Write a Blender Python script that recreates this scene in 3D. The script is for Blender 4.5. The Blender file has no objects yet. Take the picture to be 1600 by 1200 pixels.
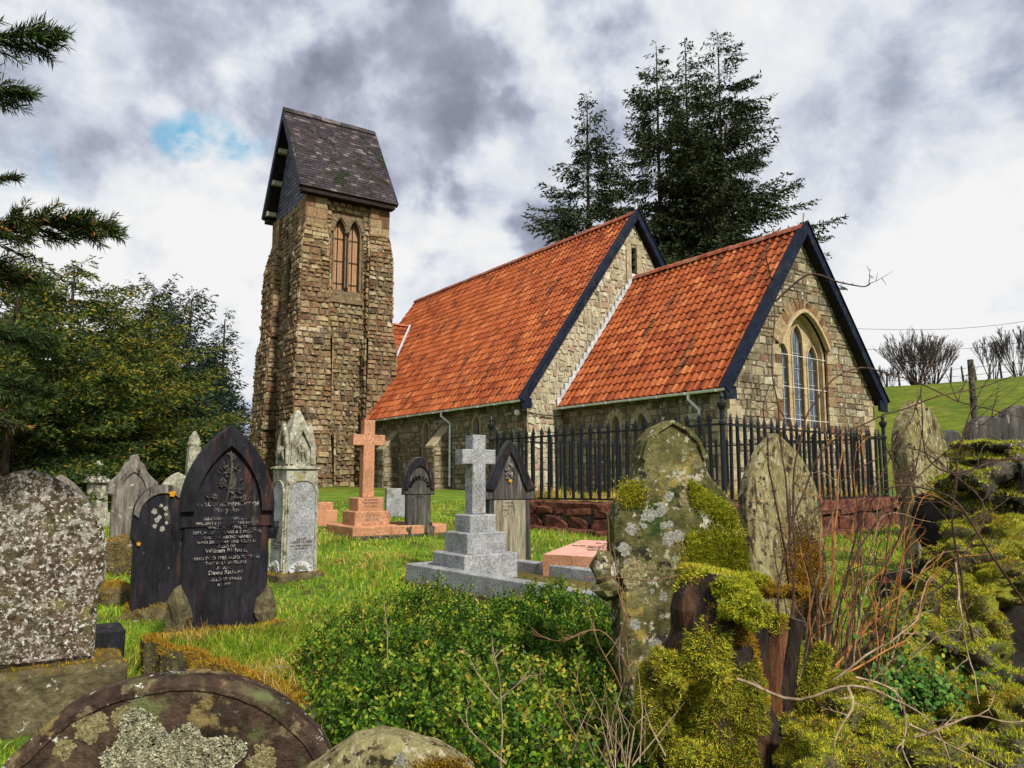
import bpy, math, random
import numpy as np
from mathutils import Vector, Matrix
SC = bpy.context.scene
COL = SC.collection
rnd = random.Random(7)
rng = np.random.default_rng(11)
PI = math.pi
CZ = 1.6                       # camera height above the lowest grass
PITCH = math.radians(6.75)
F = 1200.0

def ray(u, v):
    """slopes (x per metre ahead, z per metre ahead) of a photo position"""
    a = (u-800)/F; b = (600-v)/F
    d = math.cos(PITCH) - b*math.sin(PITCH)
    return a/d, (math.sin(PITCH)+b*math.cos(PITCH))/d
def P(u, v, Y):
    a, b = ray(u, v)
    return Vector((a*Y, Y, CZ+b*Y))

# ------------------------------------------------------------------ objects
def tag(o, label=None, cat=None, group=None, kind=None):
    if label: o['label'] = label
    if cat: o['category'] = cat
    if group: o['group'] = group
    if kind: o['kind'] = kind
    return o
def empty(name, loc, rz=0, label=None, cat=None, group=None):
    o = bpy.data.objects.new(name, None); COL.objects.link(o)
    o.location = loc; o.rotation_euler = (0, 0, rz); o.empty_display_size = .2
    return tag(o, label, cat, group)
def link(name, me, parent=None, loc=None, rz=0):
    o = bpy.data.objects.new(name, me); COL.objects.link(o)
    if parent is not None: o.parent = parent
    if loc is not None: o.location = loc
    o.rotation_euler = (0, 0, rz)
    return o
def np_mesh(name, V, Fc, mats, midx=None, smooth=False):
    V = np.asarray(V, dtype=np.float32).reshape(-1, 3); Fc = np.asarray(Fc, dtype=np.int32)
    m, k = Fc.shape
    me = bpy.data.meshes.new(name)
    me.vertices.add(len(V)); me.vertices.foreach_set('co', V.ravel())
    me.loops.add(m*k); me.loops.foreach_set('vertex_index', Fc.ravel())
    me.polygons.add(m)
    me.polygons.foreach_set('loop_start', np.arange(0, m*k, k, dtype=np.int32))
    me.polygons.foreach_set('loop_total', np.full(m, k, dtype=np.int32))
    if midx is not None: me.polygons.foreach_set('material_index', np.asarray(midx, dtype=np.int32))
    if smooth: me.polygons.foreach_set('use_smooth', np.ones(m, dtype=bool))
    for mt in (mats if isinstance(mats, (list, tuple)) else [mats]): me.materials.append(mt)
    me.update(calc_edges=True)
    return me

class MB:
    """collects faces, then builds one mesh object"""
    def __init__(s): s.v = []; s.f = []; s.m = []; s.mi = 0
    def add(s, vs, fs, mi=None):
        n = len(s.v); s.v += [tuple(p) for p in vs]
        s.f += [tuple(i+n for i in f) for f in fs]
        s.m += [s.mi if mi is None else mi]*len(fs)
    def box(s, x0, x1, y0, y1, z0, z1, top=None, mi=None):
        """top: inset of the top rectangle on each side (x, y)"""
        tx, ty = top or (0, 0)
        s.add([(x0,y0,z0),(x1,y0,z0),(x1,y1,z0),(x0,y1,z0),(x0+tx,y0+ty,z1),(x1-tx,y0+ty,z1),(x1-tx,y1-ty,z1),(x0+tx,y1-ty,z1)],
              [(3,2,1,0),(4,5,6,7),(0,1,5,4),(1,2,6,5),(2,3,7,6),(3,0,4,7)], mi)
    def bbox(s, x0, x1, y0, y1, z0, z1, b=.01, mi=None):
        """box with a chamfer on every upright edge and round the top"""
        def ringp(e, z): return [(x0+b-e,y0-e+0,z),(x1-b+e,y0-e,z)]
        def oct_(i, z):
            return [(x0+b,y0+i,z),(x1-b,y0+i,z),(x1-i,y0+b,z),(x1-i,y1-b,z),(x1-b,y1-i,z),(x0+b,y1-i,z),(x0+i,y1-b,z),(x0+i,y0+b,z)]
        def oct2(z):
            c = b*1.4
            return [(x0+c,y0+b,z),(x1-c,y0+b,z),(x1-b,y0+c,z),(x1-b,y1-c,z),(x1-c,y1-b,z),(x0+c,y1-b,z),(x0+b,y1-c,z),(x0+b,y0+c,z)]
        vs = oct_(0, z0)+oct_(0, z1-b)+oct2(z1)
        fs = [tuple(range(7, -1, -1)), tuple(range(16, 24))]
        for k in (0, 8):
            for i in range(8): fs.append((k+i, k+(i+1) % 8, k+8+(i+1) % 8, k+8+i))
        s.add(vs, fs, mi)
    def poly(s, pts, mi=None): s.add(pts, [tuple(range(len(pts)))], mi)
    def prism(s, pts, ext, mi=None):
        """closed polygon swept by vector ext"""
        n = len(pts); e = Vector(ext)
        vs = [Vector(p) for p in pts]+[Vector(p)+e for p in pts]
        fs = [tuple(range(n-1, -1, -1)), tuple(range(n, 2*n))]+[(i, (i+1) % n, n+(i+1) % n, n+i) for i in range(n)]
        s.add(vs, fs, mi)
    def band(s, A, B, closed=False, mi=None):
        n = len(A); r = n if closed else n-1
        s.add(list(A)+list(B), [(i, (i+1) % n, n+(i+1) % n, n+i) for i in range(r)], mi)
    def tube(s, pts, rad, k=6, mi=None, cap=True):
        pts = [Vector(p) for p in pts]; n = len(pts)
        if not hasattr(rad, '__len__'): rad = [rad]*n
        t = (pts[1]-pts[0]).normalized()
        a = t.orthogonal().normalized(); vs = []
        for i, p in enumerate(pts):
            t = (pts[min(i+1, n-1)]-pts[max(i-1, 0)])
            if t.length < 1e-9: t = Vector((0, 0, 1))
            t.normalize(); a = (a-t*a.dot(t))
            if a.length < 1e-6: a = t.orthogonal()
            a.normalize(); b = t.cross(a)
            for j in range(k):
                an = 2*PI*j/k; vs.append(p+(a*math.cos(an)+b*math.sin(an))*rad[i])
        fs = [(i*k+j, i*k+(j+1) % k, (i+1)*k+(j+1) % k, (i+1)*k+j) for i in range(n-1) for j in range(k)]
        if cap: fs += [tuple(range(k-1, -1, -1)), tuple(range((n-1)*k, n*k))]
        s.add(vs, fs, mi)
    def lathe(s, cx, cy, prof, k=12, mi=None):
        vs = [(cx+r*math.cos(2*PI*j/k), cy+r*math.sin(2*PI*j/k), z) for r, z in prof for j in range(k)]
        n = len(prof)
        fs = [(i*k+j, i*k+(j+1) % k, (i+1)*k+(j+1) % k, (i+1)*k+j) for i in range(n-1) for j in range(k)]
        fs += [tuple(range(k-1, -1, -1)), tuple(range((n-1)*k, n*k))]
        s.add(vs, fs, mi)
    def obj(s, name, mats, parent=None, loc=None, rz=0, smooth=False):
        me = bpy.data.meshes.new(name)
        me.from_pydata(s.v, [], s.f)
        me.polygons.foreach_set('material_index', s.m)
        if smooth: me.polygons.foreach_set('use_smooth', [True]*len(s.f))
        for mt in (mats if isinstance(mats, (list, tuple)) else [mats]): me.materials.append(mt)
        me.update()
        return link(name, me, parent, loc, rz)

# ------------------------------------------------------------------ materials
class NT:
    def __init__(s, nt): s.nt = nt; s.N = nt.nodes; s.L = nt.links
    def n(s, t, **kw):
        nd = s.N.new(t)
        for k, v in kw.items():
            if k.startswith('_'): setattr(nd, k[1:], v)
            else:
                sock = nd.inputs[int(k[1:])] if k[0] == 'i' and k[1:].isdigit() else nd.inputs[k.replace('__', ' ')]
                if isinstance(v, bpy.types.NodeSocket): s.L.new(v, sock)
                else: sock.default_value = v
        return nd
    def math(s, op, a, b=0.0, c=None):
        nd = s.N.new('ShaderNodeMath'); nd.operation = op
        for i, x in enumerate((a, b, c)):
            if x is None: continue
            if isinstance(x, bpy.types.NodeSocket): s.L.new(x, nd.inputs[i])
            else: nd.inputs[i].default_value = x
        return nd.outputs[0]
    def mix(s, f, a, b, mode='MIX'):
        nd = s.N.new('ShaderNodeMix'); nd.data_type = 'RGBA'; nd.blend_type = mode
        for i, x in ((0, f), (6, a), (7, b)):
            if isinstance(x, bpy.types.NodeSocket): s.L.new(x, nd.inputs[i])
            elif i == 0: nd.inputs[0].default_value = x
            else: nd.inputs[i].default_value = (*x, 1) if len(x) == 3 else x
        return nd.outputs[2]
    def ramp(s, f, stops, interp='LINEAR'):
        nd = s.N.new('ShaderNodeValToRGB'); cr = nd.color_ramp; cr.interpolation = interp
        while len(cr.elements) < len(stops): cr.elements.new(.5)
        for e, (p, c) in zip(cr.elements, stops):
            e.position = p; e.color = (*c, 1) if hasattr(c, '__len__') else (c, c, c, 1)
        s.L.new(f, nd.inputs[0]); return nd.outputs[0]
    def noise(s, vec, scale, detail=5, rough=.6, dist=0.0, out=0):
        nd = s.n('ShaderNodeTexNoise', Scale=scale, Detail=detail, Roughness=rough, Distortion=dist)
        if vec is not None: s.L.new(vec, nd.inputs['Vector'])
        return nd.outputs[out]
    def step(s, f, lo, hi):
        nd = s.N.new('ShaderNodeMapRange'); nd.interpolation_type = 'SMOOTHSTEP'
        s.L.new(f, nd.inputs[0]); nd.inputs[1].default_value = lo; nd.inputs[2].default_value = hi
        return nd.outputs[0]

def mk(name, stops, src='noise', scale=6, rough=.85, bump=.4, bscale=25, spots=(), metal=0, grime=.5, gscale=None,
       stretch=None, moss=None, trans=0, spec=.07, isl=None, coat=0):
    """stops: colour ramp over noise or over a random value per mesh island.
    spots: (colour, scale, low, high) patches; moss: (colour, amount) on faces that look up"""
    m = bpy.data.materials.new(name); m.use_nodes = True
    t = NT(m.node_tree); t.N.clear()
    out = t.n('ShaderNodeOutputMaterial'); bs = t.n('ShaderNodeBsdfPrincipled', Roughness=rough, Metallic=metal)
    bs.inputs['Specular IOR Level'].default_value = spec
    if coat: bs.inputs['Coat Weight'].default_value = coat
    t.L.new(bs.outputs[0], out.inputs[0])
    co = t.n('ShaderNodeTexCoord').outputs['Object']
    geo = t.n('ShaderNodeNewGeometry')
    vec = co
    if stretch:
        mp = t.n('ShaderNodeMapping'); t.L.new(co, mp.inputs[0]); mp.inputs[3].default_value = stretch; vec = mp.outputs[0]
    nz = t.noise(vec, scale, 6, .65)
    if src == 'island': c = t.ramp(geo.outputs['Random Per Island'], stops)
    elif src == 'object': c = t.ramp(t.n('ShaderNodeObjectInfo').outputs['Random'], stops)
    else: c = t.ramp(nz, stops)
    if isl: c = t.mix(isl[1], c, t.ramp(geo.outputs['Random Per Island'], isl[0]), 'MULTIPLY')
    if grime:
        g = t.noise(vec, gscale or scale*3.3, 7, .7)
        g = t.ramp(g, [(.3, 1-grime), (.62, 1.25)])
        c = t.mix(1.0, c, g, 'MULTIPLY')
    for sp in spots:
        col, sc, lo, hi = sp[:4]
        off = t.n('ShaderNodeVectorMath', _operation='ADD'); t.L.new(vec if len(sp) > 4 else co, off.inputs[0]); off.inputs[1].default_value = (sc*1.7, lo*9, hi*5)
        w = t.noise(off.outputs[0], sc, 5, .68)
        k = t.step(w, lo, hi)
        cc = t.mix(t.noise(co, sc*6, 3, .6), tuple(x*.65 for x in col), tuple(min(1, x*1.3) for x in col))
        c = t.mix(k, c, cc)
    if moss:
        nz2 = t.noise(co, moss[2] if len(moss) > 2 else 9, 5, .7)
        sx = t.n('ShaderNodeSeparateXYZ'); t.L.new(geo.outputs['Normal'], sx.inputs[0])
        k = t.step(t.math('ADD', t.math('MULTIPLY', sx.outputs[2], .55), t.math('MULTIPLY', nz2, 1.1)), 1.0-moss[1], 1.16-moss[1])
        c = t.mix(k, c, t.mix(t.noise(co, 40, 3), tuple(x*.5 for x in moss[0]), tuple(x*1.4 for x in moss[0])))
    t.L.new(c, bs.inputs['Base Color'])
    if bump:
        b = t.n('ShaderNodeBump', Strength=min(1, bump), Distance=.02*max(1, bump)); t.L.new(t.noise(vec, bscale, 6, .7), b.inputs['Height'])
        t.L.new(b.outputs[0], bs.inputs['Normal'])
    if trans:
        tr = t.n('ShaderNodeBsdfTranslucent'); t.L.new(c, tr.inputs[0])
        mx = t.n('ShaderNodeMixShader', i0=trans); t.L.new(bs.outputs[0], mx.inputs[1]); t.L.new(tr.outputs[0], mx.inputs[2])
        t.L.new(mx.outputs[0], out.inputs[0])
    return m
M = {}
# church stones, one random colour each
TW = [(0,(0.052,0.036,0.022)),(.12,(0.172,0.102,0.052)),(.25,(0.284,0.212,0.107)),(.4,(0.215,0.166,0.086)),(.52,(0.198,0.102,0.056)),(.62,(0.129,0.102,0.060)),(.75,(0.344,0.268,0.146)),(.88,(0.172,0.085,0.047)),(1,(0.430,0.365,0.249))]
M['tower'] = mk('tower_stone', TW, 'island', scale=3, bump=1, bscale=9, grime=.6, spots=[((.60,.56,.46),7,.60,.67),((.30,.29,.15),2.5,.6,.7),((.05,.04,.03),1.1,.54,.68)])
M['quoin'] = mk('red_sandstone_quoins', [(0,(0.111,0.064,0.036)),(.3,(0.221,0.132,0.072)),(.5,(0.281,0.212,0.115)),(.75,(0.162,0.085,0.047)),(1,(0.340,0.264,0.153))], 'island', scale=3, bump=1, bscale=10, grime=.55, spots=[((.6,.56,.47),6,.62,.72)])
M['wall'] = mk('coursed_rubble', [(0,(0.082,0.066,0.041)),(.15,(0.246,0.205,0.127)),(.3,(0.180,0.152,0.094)),(.45,(0.295,0.254,0.164)),(.6,(0.172,0.098,0.066)),(.7,(0.238,0.205,0.131)),(.85,(0.131,0.111,0.074)),(1,(0.377,0.344,0.254))], 'island', scale=3, bump=1, bscale=10, grime=.5, spots=[((.66,.63,.52),7,.59,.67),((.09,.07,.045),1.0,.56,.7)])
M['rubble'] = mk('random_rubble', [(0,(0.218,0.168,0.109)),(.2,(0.386,0.344,0.235)),(.4,(0.462,0.428,0.319)),(.55,(0.302,0.185,0.126)),(.7,(0.420,0.378,0.269)),(.85,(0.252,0.227,0.160)),(1,(0.538,0.504,0.403))], 'island', scale=3, bump=1, bscale=12, grime=.45, spots=[((.66,.63,.52),5,.6,.72)])
M['mortar'] = mk('lime_mortar', [(.3,(.07,.055,.035)),(.7,(.20,.17,.11))], scale=5, bump=.6, bscale=40)
M['mortar_pale'] = mk('pale_mortar', [(.3,(.26,.23,.15)),(.7,(.46,.42,.30))], scale=5, bump=.6, bscale=40)
M['ashlar'] = mk('dressed_sandstone', [(.3,(0.306,0.229,0.130)),(.7,(0.425,0.334,0.200))], scale=4, bump=.3, grime=.35, spots=[((.20,.15,.09),2,.58,.72)])
M['ashlar_dark'] = mk('dark_dressed_stone', [(.3,(.10,.07,.04)),(.7,(.22,.165,.10))], scale=5, bump=.6, grime=.5)  # darker tone of dressed stone, for the belfry surrounds
M['ashlar_grey'] = mk('weathered_dressed_stone', [(.3,(.25,.20,.12)),(.7,(.40,.34,.22))], scale=4, bump=.4, grime=.45)
M['tile'] = mk('clay_pantile', [(0,(0.143,0.032,0.014)),(.25,(0.260,0.062,0.021)),(.5,(0.336,0.090,0.030)),(.75,(0.269,0.060,0.019)),(1,(0.420,0.136,0.048))], 'island', scale=1.2, rough=.6, bump=.4, bscale=30, grime=.35, gscale=14,
    stretch=(3.2,.45,.45), spots=[((.075,.035,.022),1.3,.54,.68,1),((.07,.03,.02),1.6,.60,.72),((.55,.17,.06),.42,.58,.78)])
M['ridge'] = mk('clay_ridge_tile', [(0,(.26,.07,.04)),(.5,(.36,.11,.06)),(1,(.30,.15,.10))], 'island', scale=2, rough=.7, grime=.5)
M['slate'] = mk('roof_slate', [(0,(.030,.024,.028)),(.3,(.055,.044,.050)),(.6,(.040,.034,.040)),(.85,(.075,.062,.066)),(1,(.16,.135,.13))], 'island', scale=2, rough=.5, bump=.5, bscale=30, grime=.5,
    spots=[((.020,.024,.010),1.1,.5,.66),((.16,.15,.13),5,.64,.72)])
M['slate_blue'] = mk('blue_hanging_slate', [(0,(.055,.055,.085)),(.5,(.085,.085,.125)),(1,(.12,.12,.16))], 'island', scale=2, rough=.5, bump=.4, grime=.3)
M['navy'] = mk('dark_blue_bargeboard_paint', [(.3,(.006,.009,.020)),(.7,(.016,.021,.042))], scale=3, rough=.5, bump=.5, bscale=12, grime=.6, spots=[((.10,.11,.12),7,.64,.74),((.03,.035,.03),2.5,.55,.7)])
M['soffit'] = mk('dark_timber', [(.3,(.018,.013,.012)),(.7,(.035,.026,.024))], scale=4)
M['wood_pale'] = mk('weathered_timber', [(.3,(.30,.17,.09)),(.7,(.42,.25,.14))], scale=6, stretch=(4,4,.5), bump=.5)
M['bracket'] = mk('pale_rafter_ends', [(.3,(.36,.32,.25)),(.7,(.5,.45,.36))], scale=6)
M['lead'] = mk('lead_flashing', [(.3,(.34,.35,.37)),(.7,(.55,.56,.58))], scale=4, rough=.5, bump=.3)
M['white'] = mk('white_gutter_paint', [(.3,(.62,.63,.64)),(.7,(.78,.79,.80))], scale=3, rough=.35, bump=.05, grime=.15)
M['glass'] = mk('leaded_window_glass', [(.35,(.035,.05,.075)),(.65,(.11,.14,.19))], scale=14, rough=.2, bump=.2, spec=.5, stretch=(1,1,.12), grime=.4)
M['iron'] = mk('black_iron', [(.3,(.005,.005,.007)),(.7,(.014,.015,.020))], scale=8, rough=.42, bump=.25, spec=.3, grime=.3, spots=[((.07,.035,.02),12,.68,.78)])
M['wire'] = mk('cable', [(.3,(.02,.02,.02)),(.7,(.03,.03,.03))], bump=0, grime=0)
M['dark'] = mk('dark_interior', [(.3,(.008,.007,.006)),(.7,(.02,.018,.014))])
M['door'] = mk('weathered_oak_door', [(.3,(.05,.03,.02)),(.7,(.09,.055,.03))], stretch=(6,6,.6))
# ------------------------------------------------------------------ masonry
def clip_convex(poly, outline):
    """clip 2-D polygon by a convex counter-clockwise outline"""
    res = list(poly)
    n = len(outline)
    for i in range(n):
        ax, ay = outline[i]; bx, by = outline[(i+1) % n]
        def side(p): return (bx-ax)*(p[1]-ay)-(by-ay)*(p[0]-ax)
        nw = []
        for j in range(len(res)):
            p, q = res[j], res[(j+1) % len(res)]
            sp, sq = side(p), side(q)
            if sp >= 0: nw.append(p)
            if (sp > 0 and sq < 0) or (sp < 0 and sq > 0):
                t = sp/(sp-sq); nw.append((p[0]+(q[0]-p[0])*t, p[1]+(q[1]-p[1])*t))
        res = nw
        if len(res) < 3: return None
    return res
def stone_wall(mb, O, U, V, outline, holes=(), rh=(.16, .3), rw=(.25, .6), jit=.012, proud=.03, gap=.012, back=True, mi=0, mmi=1, r=rnd):
    """courses of separate stones on the plane O + u*U + v*V; holes: functions v -> (u0, u1) or None"""
    O = Vector(O); U = Vector(U).normalized(); V = Vector(V); V = V/max(1e-9, abs(V.z)) if abs(V.z) > .3 else V.normalized()
    Nn = U.cross(V).normalized()
    us = [p[0] for p in outline]; vs = [p[1] for p in outline]
    u0, u1, v0, v1 = min(us), max(us), min(vs), max(vs)
    def pt(u, v, d): return O+U*u+V*v+Nn*d
    v = v0
    while v < v1-.02:
        h = r.uniform(*rh)
        if v1-(v+h) < rh[0]*.6: h = v1-v
        mid = v+h/2
        iv = [(u0, u1)]
        for hl in holes:
            seg = hl(mid)
            if not seg: continue
            nv = []
            for a, b in iv:
                if seg[1] <= a or seg[0] >= b: nv.append((a, b)); continue
                if seg[0] > a: nv.append((a, seg[0]))
                if seg[1] < b: nv.append((seg[1], b))
            iv = nv
        for a, b in iv:
            if back:
                q = clip_convex([(a, v), (b, v), (b, v+h), (a, v+h)], outline)
                if q: mb.add([pt(x, y, 0) for x, y in q], [tuple(range(len(q)))], mmi)
            u = a
            while u < b-.01:
                w = r.uniform(*rw)*(1 if h > .2 else .85)
                if b-(u+w) < rw[0]*.6: w = b-u
                j = lambda: r.uniform(-jit, jit)
                g = gap*r.uniform(.6, 1.3)
                q = [(u+g+abs(j()), v+g+j()), (u+w-g-abs(j()), v+g+j()), (u+w-g-abs(j()), v+h-g+j()), (u+g+abs(j()), v+h-g+j())]
                if jit > .02 and r.random() < .5:       # knock a corner off
                    q = [q[0], q[1], (q[1][0], q[1][1]*.45+q[2][1]*.55), (q[2][0]*.6+q[3][0]*.4, q[2][1]), q[3]]
                q = clip_convex(q, outline)
                if q and len(q) >= 3:
                    cx = sum(p[0] for p in q)/len(q); cy = sum(p[1] for p in q)/len(q)
                    d = proud*r.uniform(.35, 1.25)
                    n = len(q); ch = .82
                    inn = [(cx+(x-cx)*ch, cy+(y-cy)*(.8)) for x, y in q]
                    tl = [r.uniform(-.25, .25)*proud for _ in q]
                    V3 = [pt(x, y, -.01) for x, y in q]+[pt(x, y, d*.55) for x, y in q]+[pt(x, y, d+tl[k]) for k, (x, y) in enumerate(inn)]
                    fs = [tuple(range(2*n, 3*n))]
                    for k in (0, n):
                        for i in range(n): fs.append((k+i, k+(i+1) % n, k+n+(i+1) % n, k+n+i))
                    mb.add(V3, fs, mi)
                u += w
        v += h
def lancet(w, hs, rise, n=7):
    """half-width profile of a pointed arch: points from bottom left over the point to bottom right"""
    R = (w*w/4+rise*rise)/w
    cx = R-w/2
    a1 = math.atan2(rise, -cx)                      # apex seen from the centre of the left arc at (+cx, hs)
    L = [(-w/2, 0)]
    for i in range(n+1):
        a = PI+(a1-PI)*i/n
        L.append((cx+R*math.cos(a), hs+R*math.sin(a)))
    L[-1] = (0, hs+rise)
    return L+[(-x, y) for x, y in reversed(L[:-1])]
def lancet_hole(c, base, w, hs, rise, pad=0):
    w += 2*pad; rise += pad; R = (w*w/4+rise*rise)/w; cx = R-w/2
    def f(v):
        y = v-base
        if y < -pad*.5 or y > hs+rise: return None
        if y <= hs: return (c-w/2, c+w/2)
        hx = math.sqrt(max(0, R*R-(y-hs)**2))-cx
        return (c-hx, c+hx)
    return f
def low_arch(w, hs, rise, n=8):
    L = [(-w/2, 0)]+[(-w/2*(1-i/n), hs+rise*(1-(1-i/n)**1.7)**.9) for i in range(n+1)]
    return L+[(-x, y) for x, y in reversed(L[:-1])]
def low_hole(c, base, w, hs, rise, pad=0):
    pts = low_arch(w+2*pad, hs, rise+pad, 16); L = pts[1:len(pts)//2+1]
    def f(v):
        y = v-base
        if y < -pad*.5 or y >= hs+rise+pad: return None
        if y <= hs: return (c-w/2-pad, c+w/2+pad)
        for (x0, y0), (x1, y1) in zip(L, L[1:]):
            if y0 <= y <= y1: hx = -(x0+(x1-x0)*(y-y0)/max(1e-6, y1-y0)); return (c-hx, c+hx)
    return f
def arch_stones(mb, pl, cx, base, pts, th, d, mi, r=rnd):
    L = pts[1:len(pts)//2+1]
    for sgn in (1, -1):
        for (a, b) in zip(L, L[1:]):
            a, b = Vector(a), Vector(b); nv = Vector((-(b-a).y, (b-a).x)).normalized(); t2 = th*r.uniform(.85, 1.2)
            nv2 = (nv+Vector((0, .12))).normalized()
            q = [a.lerp(b, .03), a.lerp(b, .03)+nv*t2, a.lerp(b, .97)+nv2*t2, a.lerp(b, .97)]
            q = [(cx+sgn*x[0], base+x[1]) for x in q]
            if sgn < 0: q.reverse()
            v = [pl(x, y, -.02) for x, y in q]+[pl(x, y, d*r.uniform(.7, 1.2)) for x, y in q]
            mb.add(v, [(3,2,1,0),(4,5,6,7),(0,1,5,4),(1,2,6,5),(2,3,7,6),(3,0,4,7)], mi)
def rect_hole(a, b, c, d): return lambda v: (a, b) if c <= v <= d else None
class Pl:
    """a wall plane: maps (u, v, depth) to 3-D"""
    def __init__(s, O, U, V=(0, 0, 1)):
        s.O = Vector(O); s.U = Vector(U).normalized(); V = Vector(V); s.V = V/abs(V.z); s.N = s.U.cross(s.V).normalized()
    def __call__(s, u, v, d=0): return s.O+s.U*u+s.V*v+s.N*d
def ring(mb, pl, A, B, d0, d1, closed=False, mi=0):
    """moulding between outline A (outside) and B (inside), front at d1, sides back to d0"""
    mb.band([pl(x, y, d1) for x, y in A], [pl(x, y, d1) for x, y in B], closed, mi)
    mb.band([pl(x, y, d0) for x, y in A], [pl(x, y, d1) for x, y in A], closed, mi)
    mb.band([pl(x, y, d1) for x, y in B], [pl(x, y, d0) for x, y in B], closed, mi)
def shift(pts, dx, dy): return [(x+dx, y+dy) for x, y in pts]
def voussoirs(mb, pl, cx, base, w, hs, rise, th, d, mi=0, r=rnd, jambs=True, step=.16):
    """separate arch stones (and jamb stones) round a pointed opening"""
    R = (w*w/4+rise*rise)/w; c = R-w/2; a1 = math.atan2(rise, -c)
    n = max(3, int(R*(PI-a1)/step))
    for sgn in (1, -1):
        for i in range(n):
            aa = PI+(a1-PI)*(i+.05)/n; ab = PI+(a1-PI)*(i+.95)/n
            t2 = th*r.uniform(.85, 1.15)
            q = [(c+R*math.cos(aa), hs+R*math.sin(aa)), (c+(R+t2)*math.cos(aa), hs+(R+t2)*math.sin(aa)), (c+(R+t2)*math.cos(ab), hs+(R+t2)*math.sin(ab)), (c+R*math.cos(ab), hs+R*math.sin(ab))]
            q = [(cx+sgn*min(x, 0) if True else 0, base+y) for x, y in q]
            if sgn < 0: q.reverse()
            dd = d*r.uniform(.7, 1.2)
            v = [pl(x, y, -.02) for x, y in q]+[pl(x, y, dd) for x, y in q]
            mb.add(v, [(3, 2, 1, 0) if sgn < 0 else (3, 2, 1, 0), (4, 5, 6, 7), (0, 1, 5, 4), (1, 2, 6, 5), (2, 3, 7, 6), (3, 0, 4, 7)], mi)
        if jambs:
            y = 0; k = 0
            while y < hs-.02:
                h = min(r.uniform(.2, .34), hs-y)
                if hs-y-h < .1: h = hs-y
                ww = th*(1.25 if k % 2 else .75)*r.uniform(.9, 1.1); k += 1
                x0 = w/2; x1 = w/2+ww; dd = d*r.uniform(.7, 1.2)
                q = [(x0, y+.008), (x1, y+.008), (x1, y+h-.008), (x0, y+h-.008)]
                q = [(cx+sgn*x, base+yy) for x, yy in q]
                v = [pl(a, b, -.02) for a, b in q]+[pl(a, b, dd) for a, b in q]
                mb.add(v, [(4, 5, 6, 7), (0, 1, 5, 4), (1, 2, 6, 5), (2, 3, 7, 6), (3, 0, 4, 7)], mi)
                y += h
def pbox(mb, pl, u0, u1, v0, v1, d0, d1, mi=0):
    vs = [pl(a, b, c) for c in (d0, d1) for a, b in ((u0, v0), (u1, v0), (u1, v1), (u0, v1))]
    mb.add(vs, [(3,2,1,0),(4,5,6,7),(0,1,5,4),(1,2,6,5),(2,3,7,6),(3,0,4,7)], mi)

def pantiles(mb, O, U, S, length, slope, tw=.25, ch=.315, r=rnd, cut=None):
    """rows of S-shaped clay tiles; O at the eave, U along it, S up the slope"""
    O = Vector(O); U = Vector(U).normalized(); S = Vector(S).normalized(); Nn = U.cross(S).normalized()
    if Nn.z < 0: Nn = -Nn
    nr = max(1, round(slope/ch)); ch = slope/nr; nc = round(length/tw); tw = length/nc
    prof = [(0, .0), (.18, -.014), (.42, -.014), (.6, .006), (.78, .036), (.92, .036), (1.06, .0)]
    for i in range(nr):
        rowdx = r.uniform(-.008, .008)
        for j in range(nc):
            lift = r.uniform(-.004, .007); sk = r.uniform(-.007, .007); u0 = j*tw+rowdx; s0 = i*ch+r.uniform(-.006, .006)
            if cut and not cut(u0+tw/2, s0+ch/2): continue
            vs = []
            for (ss, e) in ((s0, .034+lift), (s0+ch*1.04, .004)):
                for t, z in prof: vs.append(O+U*(u0+t*tw+(sk if e < .02 else 0))+S*ss+Nn*(z+e))
            for t, z in prof: vs.append(O+U*(u0+t*tw)+S*(s0+.004)+Nn*(z-.006))
            n = len(prof)
            fs = [(k, k+1, n+k+1, n+k) for k in range(n-1)]+[(2*n+k, 2*n+k+1, k+1, k) for k in range(n-1)]
            mb.add(vs, fs, 0)
def slates(mb, O, U, S, outline, tw=.26, ch=.2, mi=0, r=rnd):
    O = Vector(O); U = Vector(U).normalized(); S = Vector(S).normalized(); Nn = U.cross(S).normalized()
    us = [p[0] for p in outline]; vs = [p[1] for p in outline]
    v = min(vs); k = 0
    while v < max(vs)-.01:
        u = min(us)-(tw/2 if k % 2 else 0)
        while u < max(us):
            w = tw*r.uniform(.92, 1.05); e = r.uniform(0, .006)
            q = clip_convex([(u+.004, v+r.uniform(-.006, .006)), (u+w-.004, v+r.uniform(-.006, .006)), (u+w-.004, v+ch*1.1), (u+.004, v+ch*1.1)], outline)
            if q:
                pts = [O+U*x+S*y+Nn*((.022+e) if y < v+ch*.5 else .004) for x, y in q]
                low = [O+U*x+S*y-Nn*.004 for x, y in q]
                n = len(q)
                mb.add(pts+low, [tuple(range(n))]+[(n+i, n+(i+1) % n, (i+1) % n, i) for i in range(n)], mi)
            u += tw
        v += ch; k += 1

# ------------------------------------------------------------------ the church (x east, y north, origin under the east end of the nave ridge)
CH_ANG = math.radians(-55.7)
CH = Vector((4.18, 25.8, CZ-.5))
church = empty('church', CH, CH_ANG, 'small stone church with orange pantile roofs and a slate-capped bell tower at its far end', 'church')
WS = [M['wall'], M['mortar'], M['ashlar_grey'], M['quoin']]
NR, NE_, NW = 9.5, 2.8, 4.5           # nave ridge, eave height, half width of the walls
NS = (NR-NE_)/4.8
CR, CE_, CW = 7.23, 2.63, 3.15
CS = (CR-CE_)/3.4
BASE = -.9                             # walls run into the ground

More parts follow.
